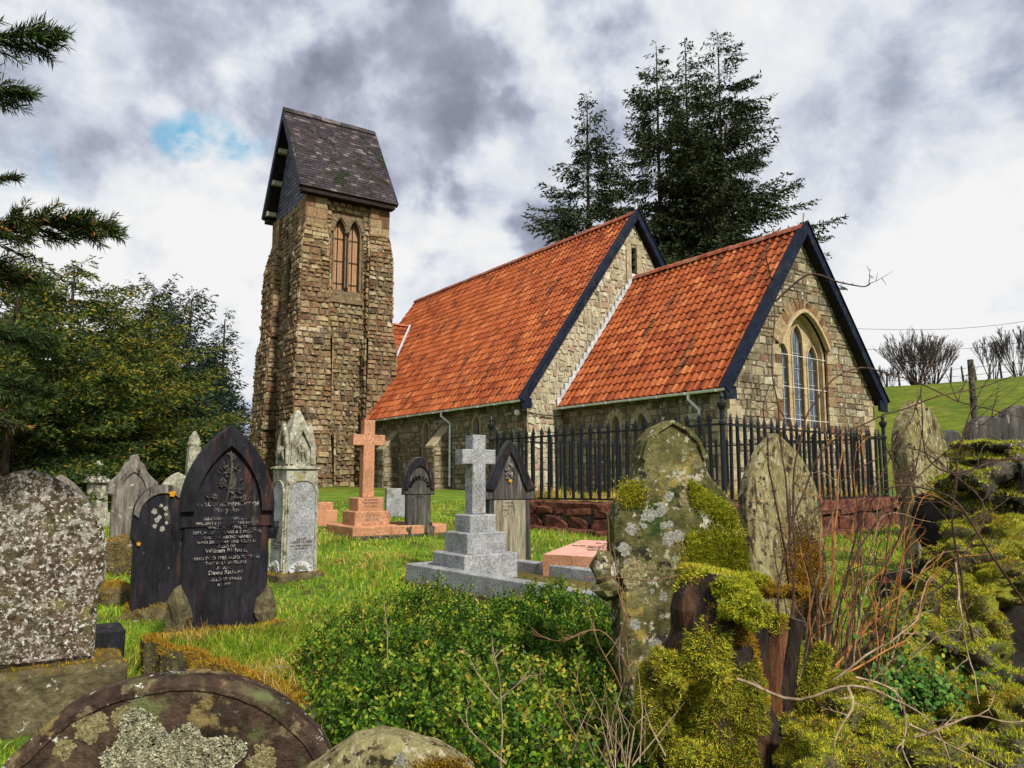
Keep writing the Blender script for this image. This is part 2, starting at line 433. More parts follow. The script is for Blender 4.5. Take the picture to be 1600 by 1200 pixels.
def small_window(parent, pl, c, base, w, hs, rise, bars=0):
    """deep narrow pointed light: stone frame, glass"""
    mb = MB(); A = shift(lancet(w+.16, hs+.02, rise+.08), c, base); B = shift(lancet(w, hs, rise), c, base)
    ring(mb, pl, A, B, -.28, .035)
    pbox(mb, pl, c-w/2-.14, c+w/2+.14, base-.14, base-.002, -.1, .07)
    fr = mb.obj('window', M['ashlar_grey'], parent)
    g = MB(); g.poly([pl(x, y, -.16) for x, y in B]); g.obj('pane', M['glass'], fr)
    if bars:
        b = MB()
        for k in range(1, 4): pbox(b, pl, c-w/2, c+w/2, base+k*hs/3.4, base+k*hs/3.4+.012, -.15, -.135)
        b.obj('glazing_bar', M['iron'], fr)
    return fr
def back_shell(mb, pl, outline, holes, d=-.3, mi=1):
    """reveals and dark filling behind an opening are built with the window; this is the wall core"""
    pass

# nave walls
nave = MB()
pl_ns = Pl((-16.3, -NW, 0), (1, 0, 0))           # south wall, u = x+16.3
wins = [(-2.9, .36), (-6.45, .36), (-10.1, .36)]
wb, wh, wr = .8, 1.35, .3
holes = [lancet_hole(x+16.3, wb, .42, wh, wr, .08) for x, _ in wins]
stone_wall(nave, pl_ns.O, (1, 0, 0), (0, 0, 1), [(0, BASE), (16.3, BASE), (16.3, NE_-.05), (0, NE_-.05)], holes, rh=(.10, .25), rw=(.16, .55), jit=.02)
nave_o = nave.obj('nave_wall', WS, church)
for x, w in wins: small_window(nave_o, pl_ns, x+16.3, wb, .42, wh, wr)
# nave east gable above and beside the chancel
ge = MB(); pl_ge = Pl((0, -NW, 0), (0, 1, 0))     # u = y+4.5
gt = NE_-.05+NW*NS-.12
slit = rect_hole(NW-.13, NW+.13, 7.25, 8.35)
stone_wall(ge, pl_ge.O, (0, 1, 0), (0, 0, 1), [(0, BASE), (2*NW, BASE), (2*NW, NE_+.1), (NW, NE_+.1+NW*NS), (0, NE_+.1)], [slit], rh=(.12, .24), rw=(.13, .36), jit=.045, proud=.035, mmi=1, mi=0)
geo_ = ge.obj('gable_wall', [M['rubble'], M['mortar_pale']], church)
s_ = MB()
for side in (-1, 1): pbox(s_, pl_ge, NW+side*.24-.11, NW+side*.24+.11, 7.2, 8.4, -.2, .05)
pbox(s_, pl_ge, NW-.4, NW+.4, 8.402, 8.56, -.2, .055); pbox(s_, pl_ge, NW-.36, NW+.36, 7.05, 7.198, -.2, .07)
so = s_.obj('window', M['ashlar_grey'], church)
s_ = MB(); pbox(s_, pl_ge, NW-.13, NW+.13, 7.2, 8.4, -.3, -.15)
for k in range(4): s_.prism([pl_ge(NW-.12, 7.3+k*.27, -.12), pl_ge(NW-.12, 7.38+k*.27, -.02), pl_ge(NW-.12, 7.41+k*.27, -.02), pl_ge(NW-.12, 7.33+k*.27, -.12)], (0, .24, 0))
s_.obj('louvre', M['dark'], so)
# nave north and west walls, plain but real
bk = MB(); pl_w = Pl((-16.3, NW, 0), (0, -1, 0))
stone_wall(bk, pl_w.O, (0, -1, 0), (0, 0, 1), [(0, BASE), (2*NW, BASE), (2*NW, NE_), (NW, NE_+NW*NS), (0, NE_)], rh=(.2, .35), rw=(.35, .8))
stone_wall(bk, (0, NW, 0), (-1, 0, 0), (0, 0, 1), [(0, BASE), (16.3, BASE), (16.3, NE_), (0, NE_)], rh=(.2, .35), rw=(.35, .8))
bk.obj('rear_wall', WS, church)
# buttresses with sloping tops on the south wall
for bx, bh in ((-5.0, 2.2), (-9.1, 2.2)):
    mb = MB(); hw = .27; pr = .62
    y0 = -NW
    fr = Pl((bx-hw, y0-pr, 0), (1, 0, 0)); sl = Vector((0, .42, .62))
    stone_wall(mb, fr.O, (1, 0, 0), (0, 0, 1), [(0, BASE), (2*hw, BASE), (2*hw, bh-.7), (0, bh-.7)], rh=(.14, .26), rw=(.25, .54), back=True)
    for sgn, U, O in ((1, (0, 1, 0), (bx+hw, y0-pr, 0)), (-1, (0, -1, 0), (bx-hw, y0, 0))):
        ol = [(0, BASE), (pr, BASE), (pr, bh), (0, bh-.7)] if sgn > 0 else [(0, BASE), (pr, BASE), (pr, bh-.7), (0, bh)]
        stone_wall(mb, O, U, (0, 0, 1), ol, rh=(.14, .26), rw=(.2, .45))
    mb.prism([(bx-hw-.03, y0-pr-.05, bh-.76), (bx-hw-.03, y0-pr-.05, bh-.68), (bx-hw-.03, y0-.002, bh+.06), (bx-hw-.03, y0-.002, bh-.02)], (2*hw+.06, 0, 0), 2)
    mb.obj('buttress', WS, church)

# chancel
ch_ = MB(); pl_cs = Pl((0, -CW, 0), (1, 0, 0))
cw = [(2.5, .4), (3.55, .4)]
holes = [lancet_hole(x, 1.05, .34, .85, .3, .1) for x, _ in cw]
stone_wall(ch_, pl_cs.O, (1, 0, 0), (0, 0, 1), [(0, BASE), (6.5, BASE), (6.5, CE_-.05), (0, CE_-.05)], holes, rh=(.10, .26), rw=(.16, .55), jit=.02)
for x, _ in cw: voussoirs(ch_, pl_cs, x, 1.05, .5, .85, .36, .16, .045, 2, jambs=False)
cho = ch_.obj('chancel_wall', WS, church)
for x, _ in cw: small_window(cho, pl_cs, x, 1.05, .34, .85, .3, 1)
ce = MB(); pl_ce = Pl((6.5, -CW, 0), (0, 1, 0))    # u = y+3.15
EW, EB, EH, ER = 2.0, 1.6, 2.30, .95                # east window: width, sill, spring, rise
eh = low_hole(CW, EB, EW, EH, ER, .02)
stone_wall(ce, pl_ce.O, (0, 1, 0), (0, 0, 1), [(0, BASE), (2*CW, BASE), (2*CW, CE_+.12), (CW, CE_+.12+CW*CS), (0, CE_+.12)], [low_hole(CW, EB, EW, EH, ER, .2)], rh=(.10, .27), rw=(.14, .56), jit=.02)
arch_stones(ce, pl_ce, CW, EB, low_arch(EW+.06, EH, ER+.03, 9), .36, .05, 3)
for sg in (-1, 1):
    y = 0; k = 0
    while y < EH-.02:
        h = min(rnd.uniform(.2, .34), EH-y); ww = .36 if k % 2 else .22; k += 1; xa, xb = sorted((CW+sg*EW/2, CW+sg*(EW/2+ww))); pbox(ce, pl_ce, xa, xb, EB+y+.008, EB+y+h-.006, -.02, rnd.uniform(.03, .055), 2 if rnd.random() < .6 else 3); y += h
# hood mould over the arch, relieving stones
hm = MB(); ring(hm, pl_ce, [(CW+x, EB+y) for x, y in low_arch(EW+.16, EH, ER+.1, 12)][1:-1], [(CW+x, EB+y) for x, y in low_arch(EW+.02, EH, ER, 12)][1:-1], 0, .13)
cno = ce.obj('chancel_gable_wall', WS, church)
hm.obj('hood_mould', M['ashlar'], cno)
for sg, c in ((1, 6.5), ):
    for cy_, sy in ((-CW, 1), (CW, -1)):            # alternating quoins up the two corners
        q = MB(); z = BASE; k = 0
        while z < CE_-.1:
            h = rnd.uniform(.26, .36); L = .5 if k % 2 else .28; L2 = .78-L; k += 1
            ya, yb = sorted((cy_-sy*.045, cy_+sy*L))
            q.box(6.5-L2, 6.545, ya, yb, z+.006, min(z+h, CE_)-.006, top=(.006, .006)); z += h
        q.obj('quoin', M['ashlar_grey'], cno)
# the three lights of the east window set deep in a pale stone panel
ep = MB()
O_ = [(CW+x, EB+y) for x, y in low_arch(EW, EH, ER, 12)]
lights = [(-.64, .42, 1.85, .42), (0, .44, 2.35, .45), (.64, .42, 1.85, .42)]
def tre(w, hs, rise): return lancet(w, hs, rise, 6)
pbz = -.2
# panel as vertical strips with the light outlines left open
def light_iv(v):
    out = []
    for c, w, hs, ri in lights:
        f = lancet_hole(CW+c, EB+.16, w, hs, ri)(v)
        if f: out.append(f)
    return out
nv = 60; top = EH+ER
for i in range(nv):
    va, vb = EB+top*i/nv, EB+top*(i+1)/nv; vm = (va+vb)/2
    ex = low_hole(CW, EB, EW, EH, ER)(vm)
    if not ex: continue
    cur = ex[0]
    for a, b in light_iv(vm):
        if a > cur: pbox(ep, pl_ce, cur, min(a, ex[1]), va, vb, pbz-.14, pbz)
        cur = b
    if cur < ex[1]: pbox(ep, pl_ce, cur, ex[1], va, vb, pbz-.14, pbz)
for c, w, hs, ri in lights:                          # roll mouldings round each light
    A = [(CW+c+x, EB+.16+y) for x, y in lancet(w+.09, hs, ri+.06, 8)]; B = [(CW+c+x, EB+.16+y) for x, y in lancet(w, hs, ri, 8)]
    ring(ep, pl_ce, A, B, pbz-.1, pbz+.03)
ring(ep, pl_ce, O_, [(CW+(x-CW)*.93, EB+(y-EB)*.975) for x, y in O_], -.25, -.06)
pbox(ep, pl_ce, CW-EW/2-.12, CW+EW/2+.12, EB-.2, EB, -.2, .08)
epo = ep.obj('window', M['ashlar'], church)
for c, w, hs, ri in lights:
    g = MB(); g.poly([pl_ce(CW+c+x, EB+.16+y, pbz-.09) for x, y in lancet(w-.005, hs, ri, 8)])
    go = g.obj('pane', M['glass'], epo)
    b = MB()
    k = EB+.5
    while k < EB+hs: pbox(b, pl_ce, CW+c-w/2, CW+c+w/2, k, k+.012, pbz-.08, pbz-.065); k += .42
    for s3 in (-.25, .25): pbox(b, pl_ce, CW+c+s3*w-.008, CW+c+s3*w+.008, EB+.16, EB+.16+hs, pbz-.083, pbz-.07)
    b.obj('glazing_bar', M['lead'], go)
for hz in (EB+.35, EB+1.2, EB+2.05):
    tie = MB(); tie.tube([pl_ce(CW-EW/2, hz+.02, -.02), pl_ce(CW+EW/2, hz-.02, -.02)], .007, 5)
    tie.obj('tie_bar', M['white'], epo)
rw_ = MB()
stone_wall(rw_, (6.5, CW, 0), (-1, 0, 0), (0, 0, 1), [(0, BASE), (6.5, BASE), (6.5, CE_), (0, CE_)], rh=(.2, .35), rw=(.35, .8))
rw_.obj('rear_wall', WS, church)

# roofs
def gable_roof(x0, x1, hw, ridge, eave, name):
    sl = Vector((0, hw, ridge-eave)); L = sl.length
    th = .13
    ro = MB()      # boarding under the tiles
    for s in (-1, 1):
        ro.prism([(x0, s*hw, eave-.05), (x0, 0, ridge-.05), (x0, 0, ridge-.05-th), (x0, s*(hw-.06), eave-.05-th*.6)], (x1-x0, 0, 0))
    r_ = ro.obj(name, M['soffit'], church)
    tl = MB(); pantiles(tl, (x0, -hw, eave-.03), (1, 0, 0), (0, hw, ridge-eave), x1-x0, L)
    tl.obj('tiling', M['tile'], r_, smooth=False)
    tl = MB(); pantiles(tl, (x1, hw, eave-.03), (-1, 0, 0), (0, -hw, ridge-eave), x1-x0, L)
    tl.obj('tiling', M['tile'], r_)
    rd = MB(); x = x0
    while x < x1-.05:
        e = min(x+.42, x1); h = rnd.uniform(-.008, .008)
        pr = [(-.15, -.1), (-.11, .0), (-.05, .055), (0, .075), (.05, .055), (.11, 0), (.15, -.1)]
        A = [(x+.01, y, ridge+z+h) for y, z in pr]; B = [(e, y*1.04, ridge+z+h+.012) for y, z in pr]
        rd.add(A+B, [(i, i+1, 8+i, 7+i) for i in range(6)]+[tuple(range(6, -1, -1)), tuple(range(7, 14))]); x = e
    rd.obj('ridge_tile', M['ridge'], r_)
    return r_
nroof = gable_roof(-16.35, .18, 4.8, NR, NE_, 'nave_roof')
croof = gable_roof(.02, 6.7, 3.4, CR, CE_, 'chancel_roof')
def verge(x, hw, ridge, eave, parent, w=.20, t=.1):
    """pair of painted bargeboards with a capping strip"""
    n = Vector((0, ridge-eave, -hw)).normalized()
    for s in (-1, 1):
        mb = MB(); sl = Vector((0, -s*hw, ridge-eave)).normalized(); dn = Vector((0, -s*(ridge-eave), -hw)).normalized()*-1
        dn = Vector((0, s*(ridge-eave), hw)).normalized()     # outward normal of this slope
        E = Vector((x, s*hw, eave))-sl*.12; T = Vector((x, 0, ridge))+Vector((0, 0, .05))
        a, b = E+dn*.07, T+Vector((0, 0, .05))
        k = w/dn.z if dn.z > .1 else w
        A = [a, b, T-Vector((0, 0, k*.86)), E-dn*w+dn*.07]
        mb.prism(A, (t, 0, 0))
        cp = MB.__new__(MB); cp.__init__()
        C_ = [a+dn*.02+Vector((-.12, 0, 0)), b+Vector((-.12, 0, .03)), b+Vector((-.12, 0, 0)), a+Vector((-.12, 0, 0))]
        mb.prism(C_, (t+.16, 0, 0))
        # foot of the board turned in under the eave
        F_ = Vector((x, s*hw, eave))
        mb.prism([F_+Vector((0, -s*.02, .02)), F_+Vector((0, s*.1, -.1)), F_+Vector((0, s*.08, -.34)), F_+Vector((0, -s*.3, -.30)), F_+Vector((0, -s*.28, -.0))], (t*.8, 0, 0))
        mb.obj('bargeboard', M['navy'], parent)
    f = MB(); f.prism([(x-.02, -.05, ridge+.1), (x-.02, .05, ridge+.1), (x-.02, .012, ridge+.36), (x-.02, -.012, ridge+.36)], (.05, 0, 0)); f.obj('finial', M['lead'], parent)
verge(.18, 4.8, NR, NE_, nroof); verge(6.7, 3.4, CR, CE_, croof)
# stepped lead where the chancel roof meets the nave gable
fl = MB()
n = 22
for i in range(n):
    t = i/n; y = -3.4+3.4*t; z = CE_+(CR-CE_)*t
    fl.box(.036+.0, .075, y, y+3.4/n+.02, z+.0, z+.16+(CR-CE_)/n*.8, mi=0)
fl.obj('flashing', M['lead'], croof)
fl = MB()
for i in range(7):
    t = i/7*.27; y = -4.8+4.8*t; z = NE_+(NR-NE_)*t
    fl.box(-11.99, -11.66, y, y+4.8*.27/7+.02, z+.02, z+.30)
fl.obj('flashing', M['lead'], nroof)
# gutters and downpipes
def gutter(x0, x1, y, z, parent):
    g = MB(); k = 6
    pr = [(.062*math.cos(PI+PI*i/k), .062*math.sin(PI+PI*i/k)) for i in range(k+1)]
    A = [(x0, y+a, z+b) for a, b in pr]; B = [(x1, y+a, z+b) for a, b in pr]
    g.band(A, B); g.band([(x1, y+a*.85, z+b*.85) for a, b in pr], [(x0, y+a*.85, z+b*.85) for a, b in pr])
    g.poly([(x1, y+a, z+b) for a, b in pr]); g.poly([(x0, y+a, z+b) for a, b in reversed(pr)])
    x = x0+.4
    while x < x1: g.box(x-.012, x+.012, y-.066, y+.066, z-.068, z-.004); x += 1.0
    return g.obj('gutter', M['white'], parent)
def downpipe(x, y, ye, z, zb, parent):
    g = MB()
    g.tube([(x, ye, z-.05), (x, ye, z-.2), (x+.06, ye+(y-ye)*.3, z-.3), (x+.14, y-.09, z-.45), (x+.14, y-.09, z-.6), (x+.14, y-.085, zb)], .038, 8)
    zz = zb+.3
    while zz < z-.6: g.tube([(x+.14, y-.085, zz), (x+.14, y-.085, zz+.07)], .05, 8); zz += .9
    return g.obj('downpipe', M['white'], parent, smooth=False)
gutter(-11.6, .2, -4.87, NE_-.06, nroof); gutter(.08, 6.75, -3.47, CE_-.06, croof)
downpipe(-4.7, -NW, -4.87, NE_-.05, .1, church); downpipe(5.55, -CW, -3.47, CE_-.05, .2, church)
# flood lamp and its cable on the nave corner
l = MB(); l.lathe(0, 0, [(.02, -.02), (.085, 0), (.1, .06), (.06, .12), (.03, .17)], 12); lo = l.obj('flood_lamp', M['white'], church, (-.35, -NW-.14, 2.38)); lo.rotation_euler = (.3, 1.2, 0)
c = MB(); c.tube([(-.3, -NW-.08, 2.42), (.05, -NW-.08, 2.4), (.09, -4.1, 2.33), (.09, -3.5, 2.31), (.12, -3.2, 2.33)], .018, 5); c.obj('cable', M['wire'], church)
# roof joining tower and nave
lk = MB(); Lr = 7.7; half = 3.5
for s in (-1, 1):
    lk.prism([(-14.3, -4.2, Lr-.05), (-14.3+s*half, -4.2, NE_-.05), (-14.3+s*half, -4.2, NE_-.2), (-14.3, -4.2, Lr-.2)], (0, 3.1, 0))
lko = lk.obj('link_roof', M['soffit'], church)
tl = MB(); L = math.hypot(half, Lr-NE_)
pantiles(tl, (-14.3+half, -4.2, NE_-.03), (0, 1, 0), (-half, 0, Lr-NE_), 4.0, L, tw=.27, ch=.34, cut=lambda u, s: (-4.2+u) < -1.2-s/L*0+ -3.5*(1-s/L)+.35)
pantiles(tl, (-14.3-half, -.2, NE_-.03), (0, -1, 0), (half, 0, Lr-NE_), 4.0, L, tw=.27, ch=.34, cut=lambda u, s: (-.2-u) < -1.2-3.5*(1-s/L)+.35)
tl.obj('tiling', M['tile'], lko)
rd = MB(); rd.prism([(-14.45, -4.1, Lr-.05), (-14.3, -4.1, Lr+.06), (-14.15, -4.1, Lr-.05)], (0, 2.9, 0)); rd.obj('ridge_tile', M['ridge'], lko)
vl = MB()
A = Vector((-14.3, -1.3, Lr-.0)); B = Vector((-11.9, -3.7, NE_+1.2*NS+.05))
vl.tube([A+Vector((.05, -.05, .02)), B+Vector((0, 0, .02))], .06, 5); vl.obj('valley_flashing', M['lead'], lko)
# ------------------------------------------------------------------ the tower (parts of the church)
TX0, TX1, TY0, TY1 = -16.6, -12.0, -7.43, -3.64
TT = 12.35                                    # top of the walls
tw = empty('tower', (0, 0, 0)); tw.parent = church
TS = [M['tower'], M['mortar'], M['ashlar_grey'], M['quoin']]
core = MB()
W_, D_ = TX1-TX0, TY1-TY0
# east face panel: u = y - TY0
pl_te = Pl((TX1-.12, TY0, 0), (0, 1, 0))
cE = D_/2
wl = []
bighole = lancet_hole(cE, 7.4, 1.5, 2.6, 1.3, .02)
def eh2(v):
    return (cE-.72, cE+.72) if 8.35 < v < 11.9 else None
stone_wall(core, pl_te.O, (0, 1, 0), (0, 0, 1), [(0, BASE-.3), (D_, BASE-.3), (D_, TT), (0, TT)], [eh2], rh=(.13, .26), rw=(.18, .5), jit=.035, proud=.07, gap=.018)
# south face panel: u = x - TX0
pl_ts = Pl((TX0, TY0+.12, 0), (1, 0, 0))
cS = W_/2
stone_wall(core, pl_ts.O, (1, 0, 0), (0, 0, 1), [(0, BASE-.3), (W_, BASE-.3), (W_, TT), (0, TT)], [lancet_hole(cS, 7.5, .7, 2.0, .7, .05), lancet_hole(cS, BASE-.3, 1.3, 2.9, 1.1, .05)], rh=(.13, .26), rw=(.18, .5), jit=.035, proud=.07, gap=.018)
stone_wall(core, (TX1, TY1-.06, 0), (-1, 0, 0), (0, 0, 1), [(0, BASE), (W_, BASE), (W_, TT), (0, TT)], rh=(.2, .34), rw=(.3, .7))
stone_wall(core, (TX0+.06, TY1, 0), (0, -1, 0), (0, 0, 1), [(0, BASE), (D_, BASE), (D_, TT), (0, TT)], rh=(.2, .34), rw=(.3, .7))
tower_wall = core.obj('tower_wall', TS, tw)
# corner buttresses, each in stages that step and lean in
def corner(cx, cy, sx, sy, ox, oy, wi, name='corner_buttress'):
    """cx, cy corner of the core; sx, sy outward; ox, oy projections of the top stage; wi width inwards"""
    mb = MB()
    stages = [(BASE-.3, 2.5, .62, .40), (2.5, 6.7, .38, .26), (6.7, 10.4, .12, .10)]
    for k, (z0, z1, e, bt) in enumerate(stages):
        px, py = ox+e, oy+e*.8
        wx = wi+e*.5; wy = wi+e*.5
        x_in, x_out = cx-sx*wx, cx+sx*px; y_in, y_out = cy-sy*wy, cy+sy*py
        xa, xb = sorted((x_in, x_out)); ya, yb = sorted((y_in, y_out))
        h = z1-z0-(.35 if k < 3 else 0); lean = bt/ (z1-z0)*.5
        B_ = z0; 
        # four faces, leaning slightly
        defs = [((xa, ya, 0), (1, 0, 0), xb-xa, (0, lean if sy < 0 else 0, 1)), ((xb, ya, 0), (0, 1, 0), yb-ya, (-lean if sx > 0 else 0, 0, 1)),
                ((xb, yb, 0), (-1, 0, 0), xb-xa, (0, -lean if sy > 0 else 0, 1)), ((xa, yb, 0), (0, -1, 0), yb-ya, (lean if sx < 0 else 0, 0, 1))]
        for O, U, w, V in defs:
            Vn = Vector(V); O2 = Vector(O)
            cut = lean*h
            stone_wall(mb, O2+Vector((0, 0, z0)), U, Vn, [(0, 0), (w, 0), (w-cut*.9, h), (cut*.9, h)] if True else None, rh=(.16, .30), rw=(.22, .5), jit=.028, proud=.08, gap=.02, mi=0 if rnd.random() < .5 else 3)
        # weathering slope: stones stepping back to the stage above
        px2, py2 = (ox+stages[k+1][2], oy+stages[k+1][2]*.8) if k < 2 else (.02, .02)
        zt = z1-.35
        c = cut = lean*h
        x2a, x2b = sorted((cx-sx*wi*.98, cx+sx*px2)); y2a, y2b = sorted((cy-sy*wi*.98, cy+sy*py2))
        top_z = z1 if k < 2 else z1+.75
        xa1, xb1, ya1, yb1 = xa+c, xb-c, ya+c, yb-c; hh = top_z-zt
        for O, U, w, ins, nx, ny in (((xa1, ya1), (1, 0, 0), xb1-xa1, (x2a-xa1, xb1-x2b), 0, (y2a-ya1)/hh), ((xb1, ya1), (0, 1, 0), yb1-ya1, (y2a-ya1, yb1-y2b), -(xb1-x2b)/hh, 0),
                         ((xb1, yb1), (-1, 0, 0), xb1-xa1, (xb1-x2b, x2a-xa1), 0, -(yb1-y2b)/hh), ((xa1, yb1), (0, -1, 0), yb1-ya1, (yb1-y2b, y2a-ya1), (x2a-xa1)/hh, 0)):
            stone_wall(mb, (O[0], O[1], zt), U, (nx, ny, 1), [(0, 0), (w, 0), (w-ins[1], hh), (ins[0], hh)], rh=(.12, .24), rw=(.3, .6), jit=.012, proud=.07, mi=rnd.choice((0, 0, 3)))
        mb.poly([(x2a, y2a, top_z-.01), (x2b, y2a, top_z-.01), (x2b, y2b, top_z-.01), (x2a, y2b, top_z-.01)], 1)
    # upper shaft above the last weathering: squared red stones up to the eave
    e = .03
    xa, xb = sorted((cx-sx*(wi-.05), cx+sx*e)); ya, yb = sorted((cy-sy*(wi-.05), cy+sy*e))
    for O, U, w in (((xa, ya, 0), (1, 0, 0), xb-xa), ((xb, ya, 0), (0, 1, 0), yb-ya), ((xb, yb, 0), (-1, 0, 0), xb-xa), ((xa, yb, 0), (0, -1, 0), yb-ya)):
        stone_wall(mb, Vector(O)+Vector((0, 0, 10.3)), U, (0, 0, 1), [(0, 0), (w, 0), (w, TT-10.3), (0, TT-10.3)], rh=(.3, .5), rw=(.3, .6), jit=.01, proud=.03, mi=3)
    return mb.obj(name, TS, tw)
corner(TX1, TY0, 1, -1, .16, .16, .95)
corner(TX0, TY0, -1, -1, .42, .16, 1.0)
corner(TX1, TY1, 1, 1, .16, .06, .95)
corner(TX0, TY1, -1, 1, .3, .06, .9)
# belfry windows: a pair of timber-boarded lights with a shaft between, on the east face
def belfry(pl, c, base, hs, rise, w, sp, pair=True):
    mb = MB()
    cs = (c-sp, c+sp) if pair else (c,)
    H = hs+rise
    # ashlar panel in strips round the lights
    n = 50; half = sp+w/2+.16 if pair else w/2+.14
    for i in range(n):
        va, vb = base-.1+(H+.5)*i/n, base-.1+(H+.5)*(i+1)/n; vm = (va+vb)/2
        cur = c-half; end = c+half
        for cc in cs:
            f = lancet_hole(cc, base, w, hs, rise)(vm)
            if f: pbox(mb, pl, cur, f[0], va, vb, -.35, -.06); cur = f[1]
        pbox(mb, pl, cur, end, va, vb, -.35, -.06)
    for cc in cs:
        ring(mb, pl, [(cc+x, base+y) for x, y in lancet(w+.12, hs, rise+.09, 8)], [(cc+x, base+y) for x, y in lancet(w, hs, rise, 8)], -.2, .0)
        voussoirs(mb, pl, cc, base, w+.1, hs, rise+.06, .17, .05, 0, jambs=False, step=.14)
    for k in range(3): pbox(mb, pl, c-half-.12+.04*k, c+half+.12-.04*k, base-.62+k*.17, base-.46+k*.17, -.2, .10-.03*k)
    wo = mb.obj('belfry_window', M['ashlar_dark'], tw)
    for cc in cs:
        b = MB(); f = lancet(w-.01, hs, rise, 8)
        b.poly([pl(cc+x, base+y, -.30) for x, y in f])
        for k in range(4): pbox(b, pl, cc-w/2+k*w/4+.01, cc-w/2+(k+1)*w/4-.006, base, base+hs+.05, -.30, -.285)
        bo = b.obj('boarding', M['wood_pale'], wo)
        r_ = MB(); r_.tube([pl(cc, base, -.26), pl(cc, base+H-.06, -.26)], .022, 6)
        for hh in (.3, 1.3, 2.3):
            if hh < hs: r_.tube([pl(cc-w/2, base+hh, -.25), pl(cc+w/2, base+hh, -.25)], .016, 5)
        r_.obj('iron_bar', M['iron'], wo)
    if pair:
        s = MB(); s.tube([pl(c, base, -.03), pl(c, base+.08, -.03), pl(c, base+.1, -.03), pl(c, base+hs-.12, -.03), pl(c, base+hs-.1, -.03), pl(c, base+hs+.05, -.03)], [.09, .09, .05, .05, .09, .11], 10)
        s.obj('shaft', M['soffit'], wo)
    return wo
belfry(pl_te, cE, 8.5, 2.5, .65, .50, .34)
belfry(pl_ts, cS, 7.5, 2.0, .7, .7, 0, pair=False)
# pointed doorway at the foot of the south face
dm = MB()
Bz = BASE
for k, (ww, dd) in enumerate(((1.3, .02), (1.1, -.12), (.92, -.26))):
    ring(dm, pl_ts, [(cS+x, Bz+y) for x, y in lancet(ww+.22, 2.7, 1.05-.08*k, 10)], [(cS+x, Bz+y) for x, y in lancet(ww, 2.7, .95-.08*k, 10)], dd-.2, dd+.05)
do = dm.obj('doorway', M['ashlar_grey'], tw)
d2 = MB(); d2.poly([pl_ts(cS+x, Bz+y, -.38) for x, y in lancet(1.1, 2.7, .9, 10)]); d2.obj('door', M['door'], do)
vm_ = MB(); voussoirs(vm_, pl_ts, cS, Bz, 1.6, 2.7, 1.25, .28, .08, 0, jambs=False); vm_.obj('arch', M['tower'], do)
# slate cap
RX0, RX1, RY0, RY1, RE, RR = -17.0, -11.6, -7.86, -3.40, 12.6, 17.0
xm = (RX0+RX1)/2
cap = MB()
for s, xe in ((-1, RX0), (1, RX1)):
    cap.prism([(xe, RY0, RE), (xm, RY0, RR), (xm, RY0, RR-.16), (xe-s*.1, RY0, RE-.1)], (0, RY1-RY0, 0))
capo = cap.obj('tower_roof', M['soffit'], tw)
Ls = math.hypot(RX1-xm, RR-RE); ly = RY1-RY0
for O, U, S in (((RX1, RY0, RE+.012), (0, 1, 0), (xm-RX1, 0, RR-RE)), ((RX0, RY1, RE+.012), (0, -1, 0), (xm-RX0, 0, RR-RE))):
    sl = MB(); slates(sl, O, U, S, [(-.03, -.04), (ly+.03, -.04), (ly+.03, Ls), (-.03, Ls)], tw=.27, ch=.17); sl.obj('slating', M['slate'], capo)
rd = MB(); y = RY0-.03
while y < RY1:
    e = min(y+.45, RY1+.03); h = rnd.uniform(-.01, .015)
    rd.prism([(xm-.17, y, RR-.13+h), (xm-.15, y, RR-.07+h), (xm, y, RR+.12+h), (xm+.15, y, RR-.07+h), (xm+.17, y, RR-.13+h), (xm, y, RR+.03)], (0, e-y-.01, 0)); y = e
rd.obj('ridge_tile', M['slate'], capo)
gs = MB()                                     # slate-hung gables
gy = TY0+.1; hb = (TX1-TX0)/2-.02; gh = hb*(RR-RE)/(RX1-xm)
slates(gs, (xm-hb, gy, TT+.02), (1, 0, 0), (0, -.03, 1), [(0, 0), (2*hb, 0), (hb, gh+.3)], tw=.3, ch=.2)
gs.prism([(xm-hb, gy+.012, TT-.02), (xm+hb, gy+.012, TT-.02), (xm, gy+.012, TT+gh+.3)], (0, .08, 0))
slates(gs, (xm+hb, TY1-.02, TT+.02), (-1, 0, 0), (0, .03, 1), [(0, 0), (2*hb, 0), (hb, gh+.3)], tw=.3, ch=.2)
gs.obj('slate_hanging', M['slate_blue'], capo)
for yv, s in ((RY0, -1), (RY1, 1)):
    for sd, xe in ((-1, RX0), (1, RX1)):
        b = MB(); d = Vector((xm-xe, 0, RR-RE)).normalized()
        A = Vector((xe, yv, RE)); T = Vector((xm, yv, RR))
        b.prism([A+Vector((sd*.02, 0, .02)), T+Vector((0, 0, .03)), T-Vector((0, 0, .46)), A-Vector((sd*.16, 0, .10))], (0, s*.05, 0))
        b.obj('bargeboard', M['navy'], capo)
for i in range(3):                            # rafter brackets under the near verge
    t = .06+i*.29
    x = RX0+(xm-RX0)*t; z = RE+(RR-RE)*t
    for sd in (1, -1):
        xx = x if sd > 0 else 2*xm-x
        b = MB(); b.box(min(xx+sd*.1, xx+sd*.34), max(xx+sd*.1, xx+sd*.34), RY0+.06, gy-.03, z-.2, z+.0); b.obj('bracket', M['bracket'], capo)
ef = MB()
ef.box(TX1-.02, RX1-.02, RY0+.1, RY1-.1, RE-.24, RE-.1); ef.box(RX0+.02, TX0+.02, RY0+.1, RY1-.1, RE-.24, RE-.1)
ef.box(TX0+.05, TX1-.05, TY0+.15, TY1-.1, TT-.02, TT+.1)
ef.obj('eave_board', M['soffit'], capo)
